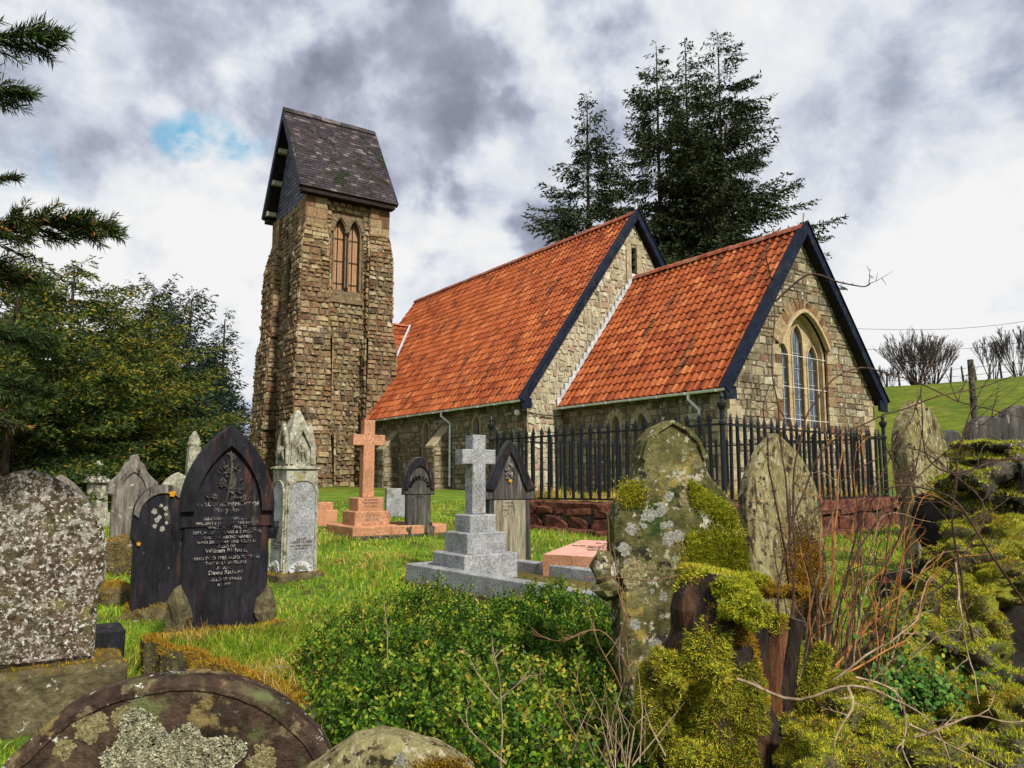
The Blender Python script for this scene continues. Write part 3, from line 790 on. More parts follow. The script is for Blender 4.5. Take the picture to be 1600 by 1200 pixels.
# ------------------------------------------------------------------ ground
def sst(x, a, b):
    t = np.clip((np.asarray(x, dtype=float)-a)/(b-a), 0, 1); return t*t*(3-2*t)
def ground(x, y):
    x = np.asarray(x, dtype=float); y = np.asarray(y, dtype=float)
    z = .42+.33*sst(y, 6, 12)+.35*sst(y, 12, 20)-.12*sst(-y, -2.8, 0)
    r = np.hypot(x, y); az = np.arctan2(x, np.maximum(y, .01))
    amp = sst(az, .18, .40)*sst(y, 0, 10)
    z = z+amp*(8.5*sst(r, 22, 82)**.9+.3*sst(az, .46, .62)*sst(r, 40, 80)-10*sst(r, 86, 240))
    z = z-3*sst(-az, .1, .4)*sst(r, 60, 200)
    z = z+.02*np.sin(x*2.1+1)*np.cos(y*1.7)+.012*np.sin(x*5.3+y*3.1)
    return z
def gz(x, y): return float(ground(x, y))
def hit(u, v):
    """where the line of sight of a photo position meets the ground"""
    a, b = ray(u, v); Y = 1.0
    while Y < 60:
        if CZ+b*Y <= gz(a*Y, Y): break
        Y += .02
    return Vector((a*Y, Y, gz(a*Y, Y)))
def Zat(v, Y, u=800): return CZ+ray(u, v)[1]*Y
M['grass'] = mk('meadow_grass', [(.3,(.045,.075,.012)),(.5,(.10,.17,.018)),(.7,(.19,.25,.03))], scale=1.5, rough=.9, bump=.8, bscale=50, grime=.5, gscale=20,
    spots=[((.20,.15,.035),.9,.55,.68),((.07,.045,.022),2.2,.57,.66)])
M['field'] = mk('hill_pasture', [(.3,(.050,.085,.008)),(.5,(.095,.125,.012)),(.7,(.15,.16,.02))], scale=.12, rough=.95, bump=1, bscale=2, grime=.45, gscale=1.6, spots=[((.20,.17,.04),.35,.54,.70),((.045,.07,.012),.9,.55,.7)])
rr = np.concatenate([[0.0], np.geomspace(.6, 420, 170)]); na = 300
th = np.linspace(0, 2*PI, na, endpoint=False)
X = rr[:, None]*np.sin(th)[None, :]; Y = rr[:, None]*np.cos(th)[None, :]; Z = ground(X, Y)
V = np.stack([X, Y, Z], -1).reshape(-1, 3)
i, j = np.meshgrid(np.arange(len(rr)-1), np.arange(na), indexing='ij'); i = i.ravel(); j = j.ravel(); j2 = (j+1) % na
Fq = np.stack([i*na+j, i*na+j2, (i+1)*na+j2, (i+1)*na+j], 1)[:, ::-1]
gm = np_mesh('ground', V, Fq, [M['grass'], M['field']], midx=(rr[i] > 24).astype(int), smooth=True)
tag(link('ground', gm), kind='structure')

# ------------------------------------------------------------------ stones for the graves
M['granite'] = mk('grey_granite', [(.25,(0.060,0.064,0.068)),(.45,(0.204,0.212,0.221)),(.55,(0.281,0.289,0.297)),(.75,(0.442,0.451,0.459))], scale=55, rough=.55, bump=.15, bscale=80, grime=.45, gscale=5, spots=[((.15,.14,.09),4,.55,.72),((.36,.30,.10),22,.7,.76)])
M['granite_side'] = M['granite']
M['pink'] = mk('pink_granite', [(.25,(0.160,0.059,0.028)),(.45,(0.336,0.160,0.085)),(.6,(0.432,0.235,0.142)),(.8,(0.528,0.370,0.275))], scale=50, rough=.5, bump=.12, bscale=80, grime=.25, gscale=4)
M['pink_pol'] = mk('polished_pink_granite', [(.3,(.46,.22,.17)),(.55,(.60,.34,.27)),(.8,(.70,.46,.38))], scale=60, rough=.3, bump=.03, grime=.15, gscale=5)
M['black'] = mk('black_slate_stone', [(.3,(.008,.008,.010)),(.6,(.020,.0195,.024)),(.8,(.045,.043,.048))], scale=3.5, rough=.5, bump=.4, bscale=30, grime=.4, stretch=(3,3,.7),
    spots=[((.11,.045,.035),2.0,.56,.74,1),((.10,.09,.07),4.5,.58,.74,1),((.50,.50,.46),34,.70,.735)])
M['black_stain'] = mk('stained_black_stone', [(.3,(.02,.02,.024)),(.55,(.07,.065,.06)),(.8,(.20,.18,.15))], scale=4, rough=.6, bump=.5, bscale=30, grime=.4, stretch=(4,4,.4),
    spots=[((.28,.26,.22),3.5,.58,.76,1),((.02,.02,.02),2.2,.55,.7,1)])
M['text'] = mk('pale_lettering', [(.3,(.20,.19,.17)),(.7,(.50,.48,.44))], scale=30, bump=0, grime=.6, gscale=20, spots=[((.035,.033,.04),28,.46,.56),((.035,.033,.04),6,.52,.62)])
M['text_dark'] = mk('dark_lettering', [(.3,(.05,.035,.03)),(.7,(.12,.08,.07))], scale=30, bump=0, grime=.3)
M['text_grey'] = mk('dull_lettering', [(.3,(.10,.09,.08)),(.7,(.22,.20,.18))], scale=30, bump=0, grime=.4)
M['lichen'] = mk('lichen_crusted_sandstone', [(.3,(.035,.024,.017)),(.48,(.12,.085,.055)),(.6,(.09,.085,.045)),(.75,(.20,.15,.10))], scale=6, rough=.95, bump=1, bscale=40, grime=.6, gscale=28,
    spots=[((.34,.31,.27),30,.52,.58),((.20,.17,.06),5,.56,.68),((.05,.035,.022),16,.55,.62),((.58,.56,.52),52,.55,.60),((.62,.60,.56),24,.62,.66)])
M['lichen2'] = mk('brown_stone_with_crusty_lichen', [(.3,(.016,.013,.011)),(.5,(.055,.035,.026)),(.7,(.11,.075,.05))], scale=7, rough=.9, bump=1, bscale=22, grime=.6,
    spots=[((.20,.15,.06),8,.56,.64),((.17,.13,.075),12,.60,.68),((.42,.42,.36),5.5,.61,.64),((.11,.13,.05),3.5,.58,.68),((.55,.55,.50),26,.64,.67)])
M['crust'] = mk('crusty_pale_lichen', [(.3,(.42,.40,.25)),(.6,(.62,.60,.42)),(.8,(.72,.70,.52))], scale=30, rough=1, bump=1, bscale=60, grime=.6, gscale=60)
M['mossy'] = mk('green_stained_old_stone', [(.3,(.025,.034,.010)),(.5,(.10,.095,.035)),(.7,(.24,.21,.10))], scale=4, rough=.95, bump=1, bscale=24, grime=.55,
    spots=[((.52,.50,.40),6,.61,.655),((.035,.03,.028),7,.58,.66),((.58,.57,.52),16,.66,.70),((.03,.055,.015),2.2,.57,.66),((.26,.20,.05),5,.58,.66),((.40,.37,.28),30,.56,.62),((.03,.026,.02),22,.58,.63)])
M['mossy_head'] = M['mossy']
M['mossy2'] = mk('pale_green_weathered_stone', [(.3,(.12,.10,.045)),(.5,(.25,.22,.10)),(.7,(.38,.34,.18))], scale=4, rough=.95, bump=1, bscale=24, grime=.5, stretch=(2.5,2.5,.8),
    spots=[((.07,.05,.03),6,.54,.64,1),((.46,.42,.30),28,.56,.62,1),((.045,.035,.022),22,.57,.62),((.30,.15,.04),5,.63,.72),((.58,.56,.48),14,.66,.69)])
M['pale'] = mk('pale_weathered_stone', [(.3,(0.131,0.123,0.082)),(.5,(0.271,0.262,0.197)),(.7,(0.410,0.402,0.328))], scale=9, rough=.9, bump=.8, bscale=26, grime=.5, spots=[((.09,.08,.05),8,.58,.66),((.26,.24,.08),3,.6,.72),((.62,.61,.55),26,.6,.65)])
M['grey_stone'] = mk('grey_weathered_stone', [(.3,(.07,.06,.05)),(.5,(.16,.145,.125)),(.7,(.27,.25,.21))], scale=5, rough=.9, bump=.7, bscale=26, grime=.5, stretch=(3,3,.6), spots=[((.45,.43,.38),16,.62,.67),((.035,.03,.03),3,.56,.68,1)])
M['pale_streak'] = mk('pale_streaked_face', [(.3,(0.112,0.096,0.064)),(.5,(0.240,0.216,0.152)),(.7,(0.368,0.336,0.256))], scale=5, rough=.9, bump=.6, bscale=26, grime=.5, stretch=(5,5,.4), spots=[((.05,.045,.035),5,.58,.68,1)])
M['kerb'] = mk('mossy_kerb_stone', [(.3,(.045,.038,.022)),(.6,(.13,.11,.06)),(.8,(.26,.23,.15))], scale=7, rough=.95, bump=1, bscale=24, grime=.5, spots=[((.42,.41,.34),12,.62,.67)], moss=((.11,.085,.018), .0, 16))
M['sand_kerb'] = mk('red_sandstone_plinth', [(.3,(.05,.02,.014)),(.55,(.15,.06,.04)),(.75,(.26,.11,.07))], scale=5, rough=.95, bump=1, bscale=18, grime=.6, spots=[((.03,.018,.014),4,.52,.64),((.12,.11,.03),5,.62,.72)])
M['rock'] = mk('dark_rubble_stone', [(.3,(.022,.02,.018)),(.55,(.08,.07,.055)),(.75,(.17,.14,.10))], scale=6, rough=.95, bump=1, bscale=16, grime=.5, spots=[((.09,.10,.02),3,.5,.62),((.34,.32,.26),20,.60,.65),((.012,.011,.010),9,.55,.62)])
M['rock_moss'] = mk('moss_grown_stone', [(.3,(.03,.028,.02)),(.6,(.09,.08,.045))], scale=6, rough=1, bump=1, bscale=16, grime=.5, spots=[((.20,.20,.025),4,.46,.58),((.14,.08,.02),5,.58,.68)])
M['lic_orange'] = mk('orange_lichen', [(.3,(.55,.25,.02)),(.7,(.75,.38,.03))], scale=30, rough=1, bump=.8, bscale=60)
MOSS = [(0,(0.072,0.102,0.014)),(.2,(0.160,0.217,0.020)),(.45,(0.348,0.377,0.029)),(.65,(0.551,0.522,0.036)),(.8,(0.377,0.232,0.032)),(.9,(0.203,0.102,0.029)),(1,(0.696,0.667,0.072))]
M['moss'] = mk('yellow_green_moss', MOSS, 'island', rough=1, bump=0, grime=.4, scale=3, gscale=4, trans=.15)
M['moss_bright'] = mk('bright_moss', [(0,(.10,.16,.012)),(.35,(.24,.30,.02)),(.65,(.42,.42,.03)),(.85,(.50,.42,.03)),(1,(.56,.55,.08))], 'island', rough=1, bump=0, grime=.35, scale=3, gscale=5, trans=.2)
M['moss_brown'] = mk('russet_moss', [(0,(.10,.06,.01)),(.35,(.26,.13,.015)),(.65,(.40,.22,.02)),(.85,(.30,.24,.02)),(1,(.48,.32,.05))], 'island', rough=1, bump=0, grime=.4, scale=3, gscale=5, trans=.15)
M['moss_base'] = mk('moss_bed', [(.3,(.05,.05,.010)),(.7,(.17,.15,.02))], scale=9, rough=1, bump=1, bscale=60)

from mathutils import noise as mn
def slab(mb, pts, th, bev=.012, y0=None, mi=0, front=None):
    """upright slab with chamfered edges: outline pts (x, z), thickness th along y, centred on y=0"""
    n = len(pts); cx = sum(p[0] for p in pts)/n; cz = sum(p[1] for p in pts)/n
    # orientation
    ar = sum(pts[i][0]*pts[(i+1) % n][1]-pts[(i+1) % n][0]*pts[i][1] for i in range(n))
    if ar < 0: pts = pts[::-1]
    def inset(d):
        out = []
        for i in range(n):
            a, b, c = Vector(pts[i-1]), Vector(pts[i]), Vector(pts[(i+1) % n])
            e1 = (b-a); e2 = (c-b)
            if e1.length < 1e-6 or e2.length < 1e-6: out.append(tuple(b)); continue
            n1 = Vector((-e1.y, e1.x)).normalized(); n2 = Vector((-e2.y, e2.x)).normalized(); nn = (n1+n2)
            nn = nn.normalized() if nn.length > 1e-3 else n1
            out.append(tuple(b+nn*min(d/max(.5, nn.dot(n1)), d*1.6)))
        return out
    I = inset(bev); h = th/2
    yf = -h if y0 is None else y0
    yb = yf+th
    vs = [(x, yf, z) for x, z in I]+[(x, yf+bev, z) for x, z in pts]+[(x, yb-bev, z) for x, z in pts]+[(x, yb, z) for x, z in I]
    fs = [tuple(range(n)), tuple(range(4*n-1, 3*n-1, -1))]
    for k in (0, n, 2*n):
        for i in range(n): fs.append((k+n+i, k+n+(i+1) % n, k+(i+1) % n, k+i))
    mb.add(vs, fs, mi)
def rough_outline(pts, a, step=.05, seed=0):
    """resample an outline and wobble it as old worn stone"""
    out = []
    n = len(pts)
    for i in range(n):
        p, q = Vector(pts[i]), Vector(pts[(i+1) % n]); L = (q-p).length; k = max(1, int(L/step))
        for j in range(k):
            c = p.lerp(q, j/k); w = mn.noise(Vector((c.x*9+seed, c.y*9, seed*1.3)))*a+mn.noise(Vector((c.x*30+seed, c.y*30, 5)))*a*.4
            d = (q-p).normalized(); out.append((c.x-d.y*w, c.y+d.x*w))
    return out
def text(lines, parent, mat, x, y, z, size, name='inscription', dy=.0, rot=(PI/2, 0, 0), lead=1.35, depth=.0012):
    """several lines of lettering as one mesh"""
    vs = []; fs = []
    me_all = MB()
    yy = 0
    for ln in lines:
        s, k = ln if isinstance(ln, tuple) else (ln, 1)
        cu = bpy.data.curves.new('t', 'FONT'); cu.body = s; cu.size = size*k; cu.align_x = 'CENTER'; cu.extrude = depth; cu.resolution_u = 2
        ob = bpy.data.objects.new('t', cu); COL.objects.link(ob)
        dg = bpy.context.evaluated_depsgraph_get(); me = bpy.data.meshes.new_from_object(ob.evaluated_get(dg))
        me_all.add([(v.co.x, v.co.y+yy, v.co.z) for v in me.vertices], [tuple(p.vertices) for p in me.polygons])
        bpy.data.objects.remove(ob); bpy.data.curves.remove(cu); bpy.data.meshes.remove(me)
        yy -= size*k*lead
    o = me_all.obj(name, mat, parent, (x, y, z)); o.rotation_euler = rot
    return o
def surf_points(obs, n, pick=None, seed=1):
    """random points and normals over the faces of mesh objects, in world space"""
    r = np.random.default_rng(seed); P_ = []; N_ = []
    bpy.context.view_layer.update()
    Ts = []
    for ob in (obs if isinstance(obs, (list, tuple)) else [obs]):
        me = ob.data; me.calc_loop_triangles(); mw = ob.matrix_world
        co = np.array([mw @ v.co for v in me.vertices]); tr = np.array([t.vertices for t in me.loop_triangles]); Ts.append(co[tr])
    T = np.concatenate(Ts); cr = np.cross(T[:, 1]-T[:, 0], T[:, 2]-T[:, 0]); ar = np.linalg.norm(cr, axis=1)*.5
    nn = cr/np.maximum(1e-9, 2*ar)[:, None]
    if pick is not None:
        k = pick(T.mean(1), nn); ar = ar*k
    ar = ar/ar.sum(); idx = r.choice(len(T), n, p=ar)
    a = r.random(n); b = r.random(n); f = a+b > 1; a[f] = 1-a[f]; b[f] = 1-b[f]
    t = T[idx]; p = t[:, 0]+a[:, None]*(t[:, 1]-t[:, 0])+b[:, None]*(t[:, 2]-t[:, 0])
    return p, nn[idx]
def unit(a): return a/np.maximum(1e-9, np.linalg.norm(a, axis=1))[:, None]
def blades(name, p, d, L, W, mat, parent=None, bend=.3, seed=3, midx=None):
    """one narrow two-piece blade per point, direction d (n,3), lengths L, widths W"""
    r = np.random.default_rng(seed); n = len(p)
    side = unit(np.cross(d, r.normal(size=(n, 3)))); b2 = unit(d+bend*r.normal(size=(n, 3))+np.array([0, 0, -.15]))
    L = np.broadcast_to(L, (n,))[:, None]; W = np.broadcast_to(W, (n,))[:, None]
    m = p+d*L*.5; tip = m+b2*L*.5
    V = np.stack([p-side*W*.5, p+side*W*.5, m+side*W*.4, m-side*W*.4, tip+side*W*.08, tip-side*W*.08], 1).reshape(-1, 3)
    k = np.arange(n)[:, None]*6
    Fc = np.concatenate([k+np.array([0, 1, 2, 3]), k+np.array([3, 2, 4, 5])], 0)
    mats = mat if isinstance(mat, list) else [mat]
    mi = None if midx is None else np.concatenate([midx, midx])
    me = np_mesh(name, V, Fc, mats, mi)
    ob = link(name, me)
    if parent is not None:
        bpy.context.view_layer.update(); ob.parent = parent; ob.matrix_parent_inverse = parent.matrix_world.inverted()
    return ob
def fuzz(name, obs, n, mat, parent, L=.02, W=.004, pick=None, seed=1, up=.5, sink=.2):
    p, nn = surf_points(obs, n, pick, seed); r = np.random.default_rng(seed+5)
    d = unit(nn+up*np.array([0, 0, 1])+.55*r.normal(size=p.shape)); LL = L*(.5+r.random(n))
    return blades(name, p-nn*L*sink, d, LL, W*(.7+.6*r.random(n)), mat, parent, .6, seed)
def lump(mb, c, rad, seed=0, amp=.25, sub=3, f=1.6, mi=0, flat=0):
    """irregular boulder: displaced subdivided cube-sphere"""
    import bmesh
    bm = bmesh.new(); bmesh.ops.create_icosphere(bm, subdivisions=sub, radius=1)
    vs = []
    for v in bm.verts:
        q = v.co.copy(); s = Vector((seed*3.1, seed*1.7, seed*.9))
        k = 1+amp*mn.noise(q*f+s)*1.6+amp*.5*mn.noise(q*f*2.7+s)+amp*.25*mn.noise(q*f*6+s)
        q = q*k
        if flat: q = Vector((math.copysign(abs(q.x)**(1-flat), q.x), math.copysign(abs(q.y)**(1-flat), q.y), math.copysign(abs(q.z)**(1-flat), q.z)))
        vs.append((c[0]+q.x*rad[0], c[1]+q.y*rad[1], c[2]+q.z*rad[2]))
    mb.add(vs, [tuple(w.index for w in fc.verts) for fc in bm.faces], mi); bm.free()
# ------------------------------------------------------------------ graves
R33 = math.radians(33)
def gothic(w, h, rise, n=9): return lancet(w, h-rise, rise, n)
def shouldered(w, h, sh, cw, rise):
    """shoulders at height sh, a pointed head of width cw above"""
    L = [(-w/2, 0), (-w/2, sh*.93)]
    for i in range(1, 6):
        a = i/5*PI/2; L.append((-w/2+(w-cw)/2*math.sin(a)*1.0, sh*.93+(.07*sh+.0)*(1-math.cos(a))+.0))
    t = lancet(cw, 0, h-sh*1.0, 8)[1:]
    half = [(x, sh+y) for x, y in t[:len(t)//2+1]]
    L = L+half
    return L+[(-x, y) for x, y in reversed(L[:-1])]
def stone_pos(u, v): p = hit(u, v); return p, p.y/F*1.005
def bury(pts, d=.25): return [(x, y-d if y <= 1e-6 else y) for x, y in pts]

# 1 large round-headed stone at the very front
p = P(258, 1064, 1.75); zt = p.z
rt = empty('headstone', (p.x, p.y+.05, gz(p.x, p.y)), math.radians(14), 'large round-topped brown headstone with a crust of pale lichen, closest in the bottom left corner', 'headstone')
hh = zt-rt.location.z; W = .80
pts = [(-W/2, -.2)]+[(-W/2+0*k, .1*k) for k in range(1)]+[(-(W/2)*math.cos(a*PI/24)*1.0, hh-.40+.40*math.sin(a*PI/24)**.93) for a in range(0, 25)]+[(W/2, -.2)]
mb = MB(); pr = rough_outline(pts, .005, .02, 2); slab(mb, pr, .10, .016, y0=-.03)
s1 = mb.obj('slab', M['lichen2'], rt)
mb = MB(); inn = [(x*.915, .94*(z-hh*.55)+hh*.55+.0) for x, z in pr]
ring(mb, Pl((0, -.032, 0), (1, 0, 0)), [(x, z) for x, z in inn], [(x*.985, (z-hh*.5)*.985+hh*.5) for x, z in inn], 0, .003, True); mb.obj('moulding', M['lichen2'], rt)
bpy.context.view_layer.update()
def in_disc(cx, cz, rx, rz, ob, front=True):
    mi = ob.matrix_world.inverted()
    def f(c, n):
        q = np.array([mi @ Vector(x) for x in c]); k = ((q[:, 0]-cx)/rx)**2+((q[:, 2]-cz)/rz)**2
        return (k < 1).astype(float)
    return f
# crust of lichen: many small overlapping scales inside an uneven patch
r2 = np.random.default_rng(4); n = 11000
a = r2.random(n)*2*PI; rad = np.sqrt(r2.random(n))*(.115+.03*np.sin(3*a+1)+.02*np.sin(7*a)); lx = rad*np.cos(a)*1.05-.005; lz = hh-.19+rad*np.sin(a)*.95
q = np.stack([lx, np.full(n, -.031)-r2.random(n)*.003, lz], 1)
d = unit(np.stack([r2.normal(size=n), -.9+.3*r2.normal(size=n), r2.normal(size=n)], 1))
cr_ = blades('lichen_patch', q, d, .006+.004*r2.random(n), .0055, M['crust'], None, .8, 5); cr_.parent = rt
# flat lichen discs
def discs(parent, name, items, mat, y, seed=0, th=.003):
    """each patch is a crust of many small overlapping flat scales with a ragged edge"""
    r = np.random.default_rng(seed+100)
    for cx, cz, ra in items:
        s = max(.0022, ra*.085); n = int(min(900, 60+4.5*(ra/s)**2)); k0 = r.random()*20
        a = r.random(n)*2*PI; rad = np.sqrt(r.random(n))
        edge = np.array([1+.55*mn.noise(Vector((math.cos(q)*1.4+k0, math.sin(q)*1.4, 2)))+.35*mn.noise(Vector((math.cos(q)*4+k0, math.sin(q)*4, 7))) for q in a])
        px = cx+ra*edge*rad*np.cos(a); pz = cz+ra*edge*rad*np.sin(a); ss = s*(.5+.9*r.random(n)); py = y-r.random(n)*min(th, .0015)*(1.1-rad*.6); ph = r.random(n)*PI
        kk = 6; V = np.stack([np.stack([px+ss*np.cos(ph+2*PI*j/kk)*(1+.3*np.cos(j*5+ph)), py+(.0004*((j % 2)*2-1)), pz+ss*np.sin(ph+2*PI*j/kk)], 1) for j in range(kk)], 1).reshape(-1, 3)
        link(name, np_mesh(name, V, np.arange(n)[:, None]*kk+np.arange(kk), mat), parent)
M['lic_white'] = mk('flat_white_lichen', [(0,(.20,.20,.16)),(.4,(.34,.34,.29)),(1,(.52,.52,.45))], 'island', scale=20, rough=1, bump=1, bscale=50, grime=.4)
M['lic_tan'] = mk('flat_tan_lichen', [(0,(.16,.13,.06)),(.4,(.27,.23,.11)),(1,(.40,.35,.19))], 'island', scale=20, rough=1, bump=1, bscale=50, grime=.4)
discs(rt, 'lichen_patch', [(-.235, hh-.235, .036), (-.32, hh-.30, .05), (-.07, hh-.36, .03)], M['lic_white'], -.031, 3)
discs(rt, 'lichen_patch', [(.20, hh-.19, .028), (.17, hh-.25, .03), (-.16, hh-.09, .03), (-.10, hh-.075, .02), (.27, hh-.25, .025), (-.21, hh-.13, .02), (.33, hh-.33, .022)], M['lic_tan'], -.031, 7)

# 2 lichen-speckled stone on a plinth, left
p = P(25, 1085, 3.75); g0 = gz(p.x, p.y)
rt = empty('headstone', (p.x-.02, p.y, g0), R33, 'lichen-speckled sandstone headstone with a pointed top on a wide plinth at the left edge', 'headstone')
zb = Zat(1040, 3.75, 80)-g0; zt = Zat(733, 3.75, 80)-g0
mb = MB(); mb.bbox(-.45, .47, -.17, .2, -.3, zb-.0, .03); mb.obj('plinth', M['kerb'], rt)
w = .66; h_ = zt-zb
pts = [(-w/2, 0), (-w/2, h_*.36), (-w/2-.03, h_*.40), (-w/2-.03, h_*.52)]
pts += [(x, h_*.52+y) for x, y in lancet(w+.06, 0, h_*.48, 10)[2:12]]
pts = pts+[(-x, y) for x, y in reversed(pts[:-1])]
mb = MB(); slab(mb, rough_outline([(x, y+zb) for x, y in pts], .004, .03, 5), .13, .02); sl2 = mb.obj('slab', M['lichen'], rt, (0, 0, 0))
fuzz('moss', sl2.parent.children[0], 1800, M['moss_brown'], rt, .014, .004, lambda c, n: (n[:, 2] > .3)*1.0, 8)
rt = empty('headstone', (P(84, 900, 5.1).x, 5.1, gz(-3, 5)), R33, 'plain grey stone showing its rounded shoulder behind the speckled headstone at the left edge', 'headstone')
mb = MB(); slab(mb, bury(gothic(.42, Zat(741, 5.1, 80)-gz(-3, 5.1), .35)), .1, .015); mb.obj('slab', M['grey_stone'], rt)

# low dark block lying behind the plinth, mossy flat stones in the grass
def low_block(u, v, w, d, h, label, mat, rz=R33, moss=None, cat='stone block', amp=.12, name='stone_block'):
    p = hit(u, v); rt = empty(name, (p.x, p.y+d*.4, p.z), rz, label, cat)
    mb = MB(); lump(mb, (0, 0, h*.35), (w/2, d/2, h*.75), u, amp, 3, 1.4, flat=.45)
    o = mb.obj('block', mat, rt)
    if moss: fuzz('moss', o, moss[1], moss[0], rt, .022, .004, lambda c, n: (n[:, 2] > .05)*1.0, int(u))
    return rt
p = P(146, 1026, 4.5)
rt = empty('stone_block', (p.x, p.y+.1, gz(p.x, p.y)), R33, 'small dark squared block beside the plinth of the speckled headstone', 'stone block')
mb = MB(); mb.bbox(-.15, .1, -.12, .14, -.1, Zat(985, 4.5)-gz(p.x, p.y), .012); mb.obj('block', M['black'], rt)
low_block(146, 948, .42, .5, .16, 'flat stone covered with russet moss in the grass behind the speckled headstone', M['kerb'], moss=(M['moss_brown'], 5000))
low_block(228, 966, .42, .3, .12, 'low pale kerb stone topped with golden moss between the black headstones and the path', M['kerb'], moss=(M['moss_brown'], 3000))

# 3 tall black polished headstone with pale lettering
YB = 5.25
p = P(347, 972, YB); g0 = p.z
rt = empty('headstone', (p.x, p.y, g0), R33-.1, 'tall black headstone with a deep pointed hood and rows of pale lettering', 'headstone')
H = Zat(664, YB)-g0; w = .60
mb = MB()
lo = .62                                           # lower slab height
slab(mb, [(-.27, -.35), (.27, -.35), (.27, H*.60), (-.27, H*.60)], .13, .012)
body = [(x, y) for x, y in lancet(.60, H*.56, H*.44, 12)]
body[0] = (-.30, H*.47); body[-1] = (.30, H*.47)
slab(mb, body, .15, .016)
so3 = mb.obj('slab', M['black'], rt)
mb = MB(); A = lancet(.585, H*.56, H*.43, 12)[1:-1]; B = lancet(.42, H*.56, H*.33, 12)[1:-1]
pl = Pl((0, -.075, 0), (1, 0, 0)); ring(mb, pl, A, B, -.03, .035); mb.obj('hood', M['black'], rt)
# carved foliage in the head: curled leaves in low relief
mb = MB(); r_ = random.Random(3)
def leaf3(cx, cz, ang, L, wd):
    d = (math.cos(ang), math.sin(ang)); s = (-d[1], d[0]); A = []
    for t_, w_, h_ in ((0, .15, .004), (.3, 1, .016), (.65, .8, .018), (1, .05, .006)):
        A.append([pl(cx+d[0]*L*t_+s[0]*wd*w_*q, cz+d[1]*L*t_+s[1]*wd*w_*q, h_ if q == 0 else .003) for q in (-1, 0, 1)])
    mb.add([p_ for a_ in A for p_ in a_], [(i*3+j, i*3+j+1, i*3+j+4, i*3+j+3) for i in range(3) for j in range(2)])
mb.tube([pl(-.02, H*.60, .006), pl(.0, H*.68, .012), pl(.01, H*.78, .012), pl(0, H*.86, .006)], .006, 5)
for k in range(34):
    t_ = r_.random(); cz = H*(.605+.23*t_); hw_ = .135*(1-t_)**.8; cx = r_.uniform(-hw_, hw_)
    leaf3(cx, cz, r_.uniform(.2, 2.9), r_.uniform(.03, .05), r_.uniform(.008, .014))
for cx, cz in ((-.05, H*.69), (.055, H*.66), (.0, H*.76), (-.09, H*.63), (.09, H*.615)):
    for q in range(6): leaf3(cx, cz, q*PI/3+cx*9, .026, .010)
mb.obj('carved_foliage', M['black_stain'], rt)
for sx in (-1, 1):                                 # stubs of small side columns
    mb = MB(); mb.lathe(sx*.30, -.02, [(.035, H*.44), (.045, H*.47), (.028, H*.41)][::-1]+[(.04, H*.5)], 8)
    mb.obj('corbel', M['black'], rt)
for sx in (-1, 1):
    mb = MB(); lump(mb, (sx*.27, -.06, .06), (.075, .08, .17), 3+sx, .3, 2); mb.obj('base', M['kerb'], rt)
LINES = [('IN LOVING MEMORY OF', 1.0), ('Mary Ann', 1.25), ('BELOVED DAUGHTER OF', .75), ('WILLIAM & JANE OF THIS PARISH', .75), ('WHO DIED APRIL 17', .75), ('1893, AGED 6 YEARS & 2 MONTHS', .8), ('ALSO THE ABOVE NAMED', .75), ('WHO DIED MAY 1895 AGED 41', .75),
         ('ALSO OF', .75), ('William Richard,', 1.1), ('WHO DIED 1905 AGED 72 YEARS', .8), ('THY WILL BE DONE', .8), ('ALSO OF', .8), ('David Richard', 1.05), ('AGED 25 YEARS', .8), ('AT REST', .75)]
text(LINES, rt, M['text'], 0, -.0755, H*.585, .036, lead=1.12)

# mossy kerb enclosing the grave in front of it
kt = empty('grave_kerb', (0, 0, 0), 0, 'mossy stone kerb round a grassed plot at the foot of the tall black headstone', 'grave kerb')
def kerb_run(a, b, w, h, mat, parent, name='kerb', n=None, amp=.012, seed=0, sinkz=.25, z=None):
    a = Vector(a); b = Vector(b); L = (b-a).length; k = n or max(2, int(L/.12)); d = (b-a)/L; sN = Vector((d.y, -d.x, 0)).normalized()
    mb = MB(); rows = []
    for i in range(k+1):
        c = a.lerp(b, i/k); z1 = c.z
        sec = []
        for x, zz in ((-w/2, -sinkz), (-w/2, h*.8), (-w/2+.02, h), (0, h+.004), (w/2-.02, h), (w/2, h*.8), (w/2, -sinkz)):
            q = c+sN*x; nz = mn.noise(Vector((q.x*5+seed, q.y*5, zz*6)))*amp
            sec.append((q.x+nz, q.y+nz, z1+zz+nz*.8))
        rows.append(sec)
    V_ = [q for s in rows for q in s]; m = 7
    fs = [(i*m+j, i*m+j+1, (i+1)*m+j+1, (i+1)*m+j) for i in range(k) for j in range(m-1)]+[tuple(range(m-1, -1, -1)), tuple(range(k*m, k*m+m))]
    mb.add(V_, fs, 0); return mb.obj(name, mat, parent)
A = P(236, 992, 4.75); B = P(478, 1092, 3.45); A2 = P(420, 940, 5.6); 
ztop = A.z
B.z = ztop+.0; A2.z = ztop
g1 = gz(A.x, A.y)
k1 = kerb_run((A.x, A.y, g1), (B.x, B.y, g1-.03), .13, ztop-g1, M['kerb'], kt, amp=.05, seed=1, sinkz=.3)
C2 = A+(Vector((-math.sin(.6), math.cos(.6), 0)))*0
k2 = kerb_run((A.x+.02, A.y+.04, g1), (A.x+.62, A.y+.50, g1), .12, ztop-g1-.02, M['kerb'], kt, amp=.04, seed=4, sinkz=.3)
k3 = kerb_run((B.x, B.y, g1), (B.x+.7, B.y+.45, g1), .12, ztop-g1-.05, M['kerb'], kt, amp=.04, seed=6, sinkz=.3)
fuzz('moss', [k1, k2], 9000, M['moss_brown'], kt, .03, .004, lambda c, n: (n[:, 2] > .25)*1.0, 3)
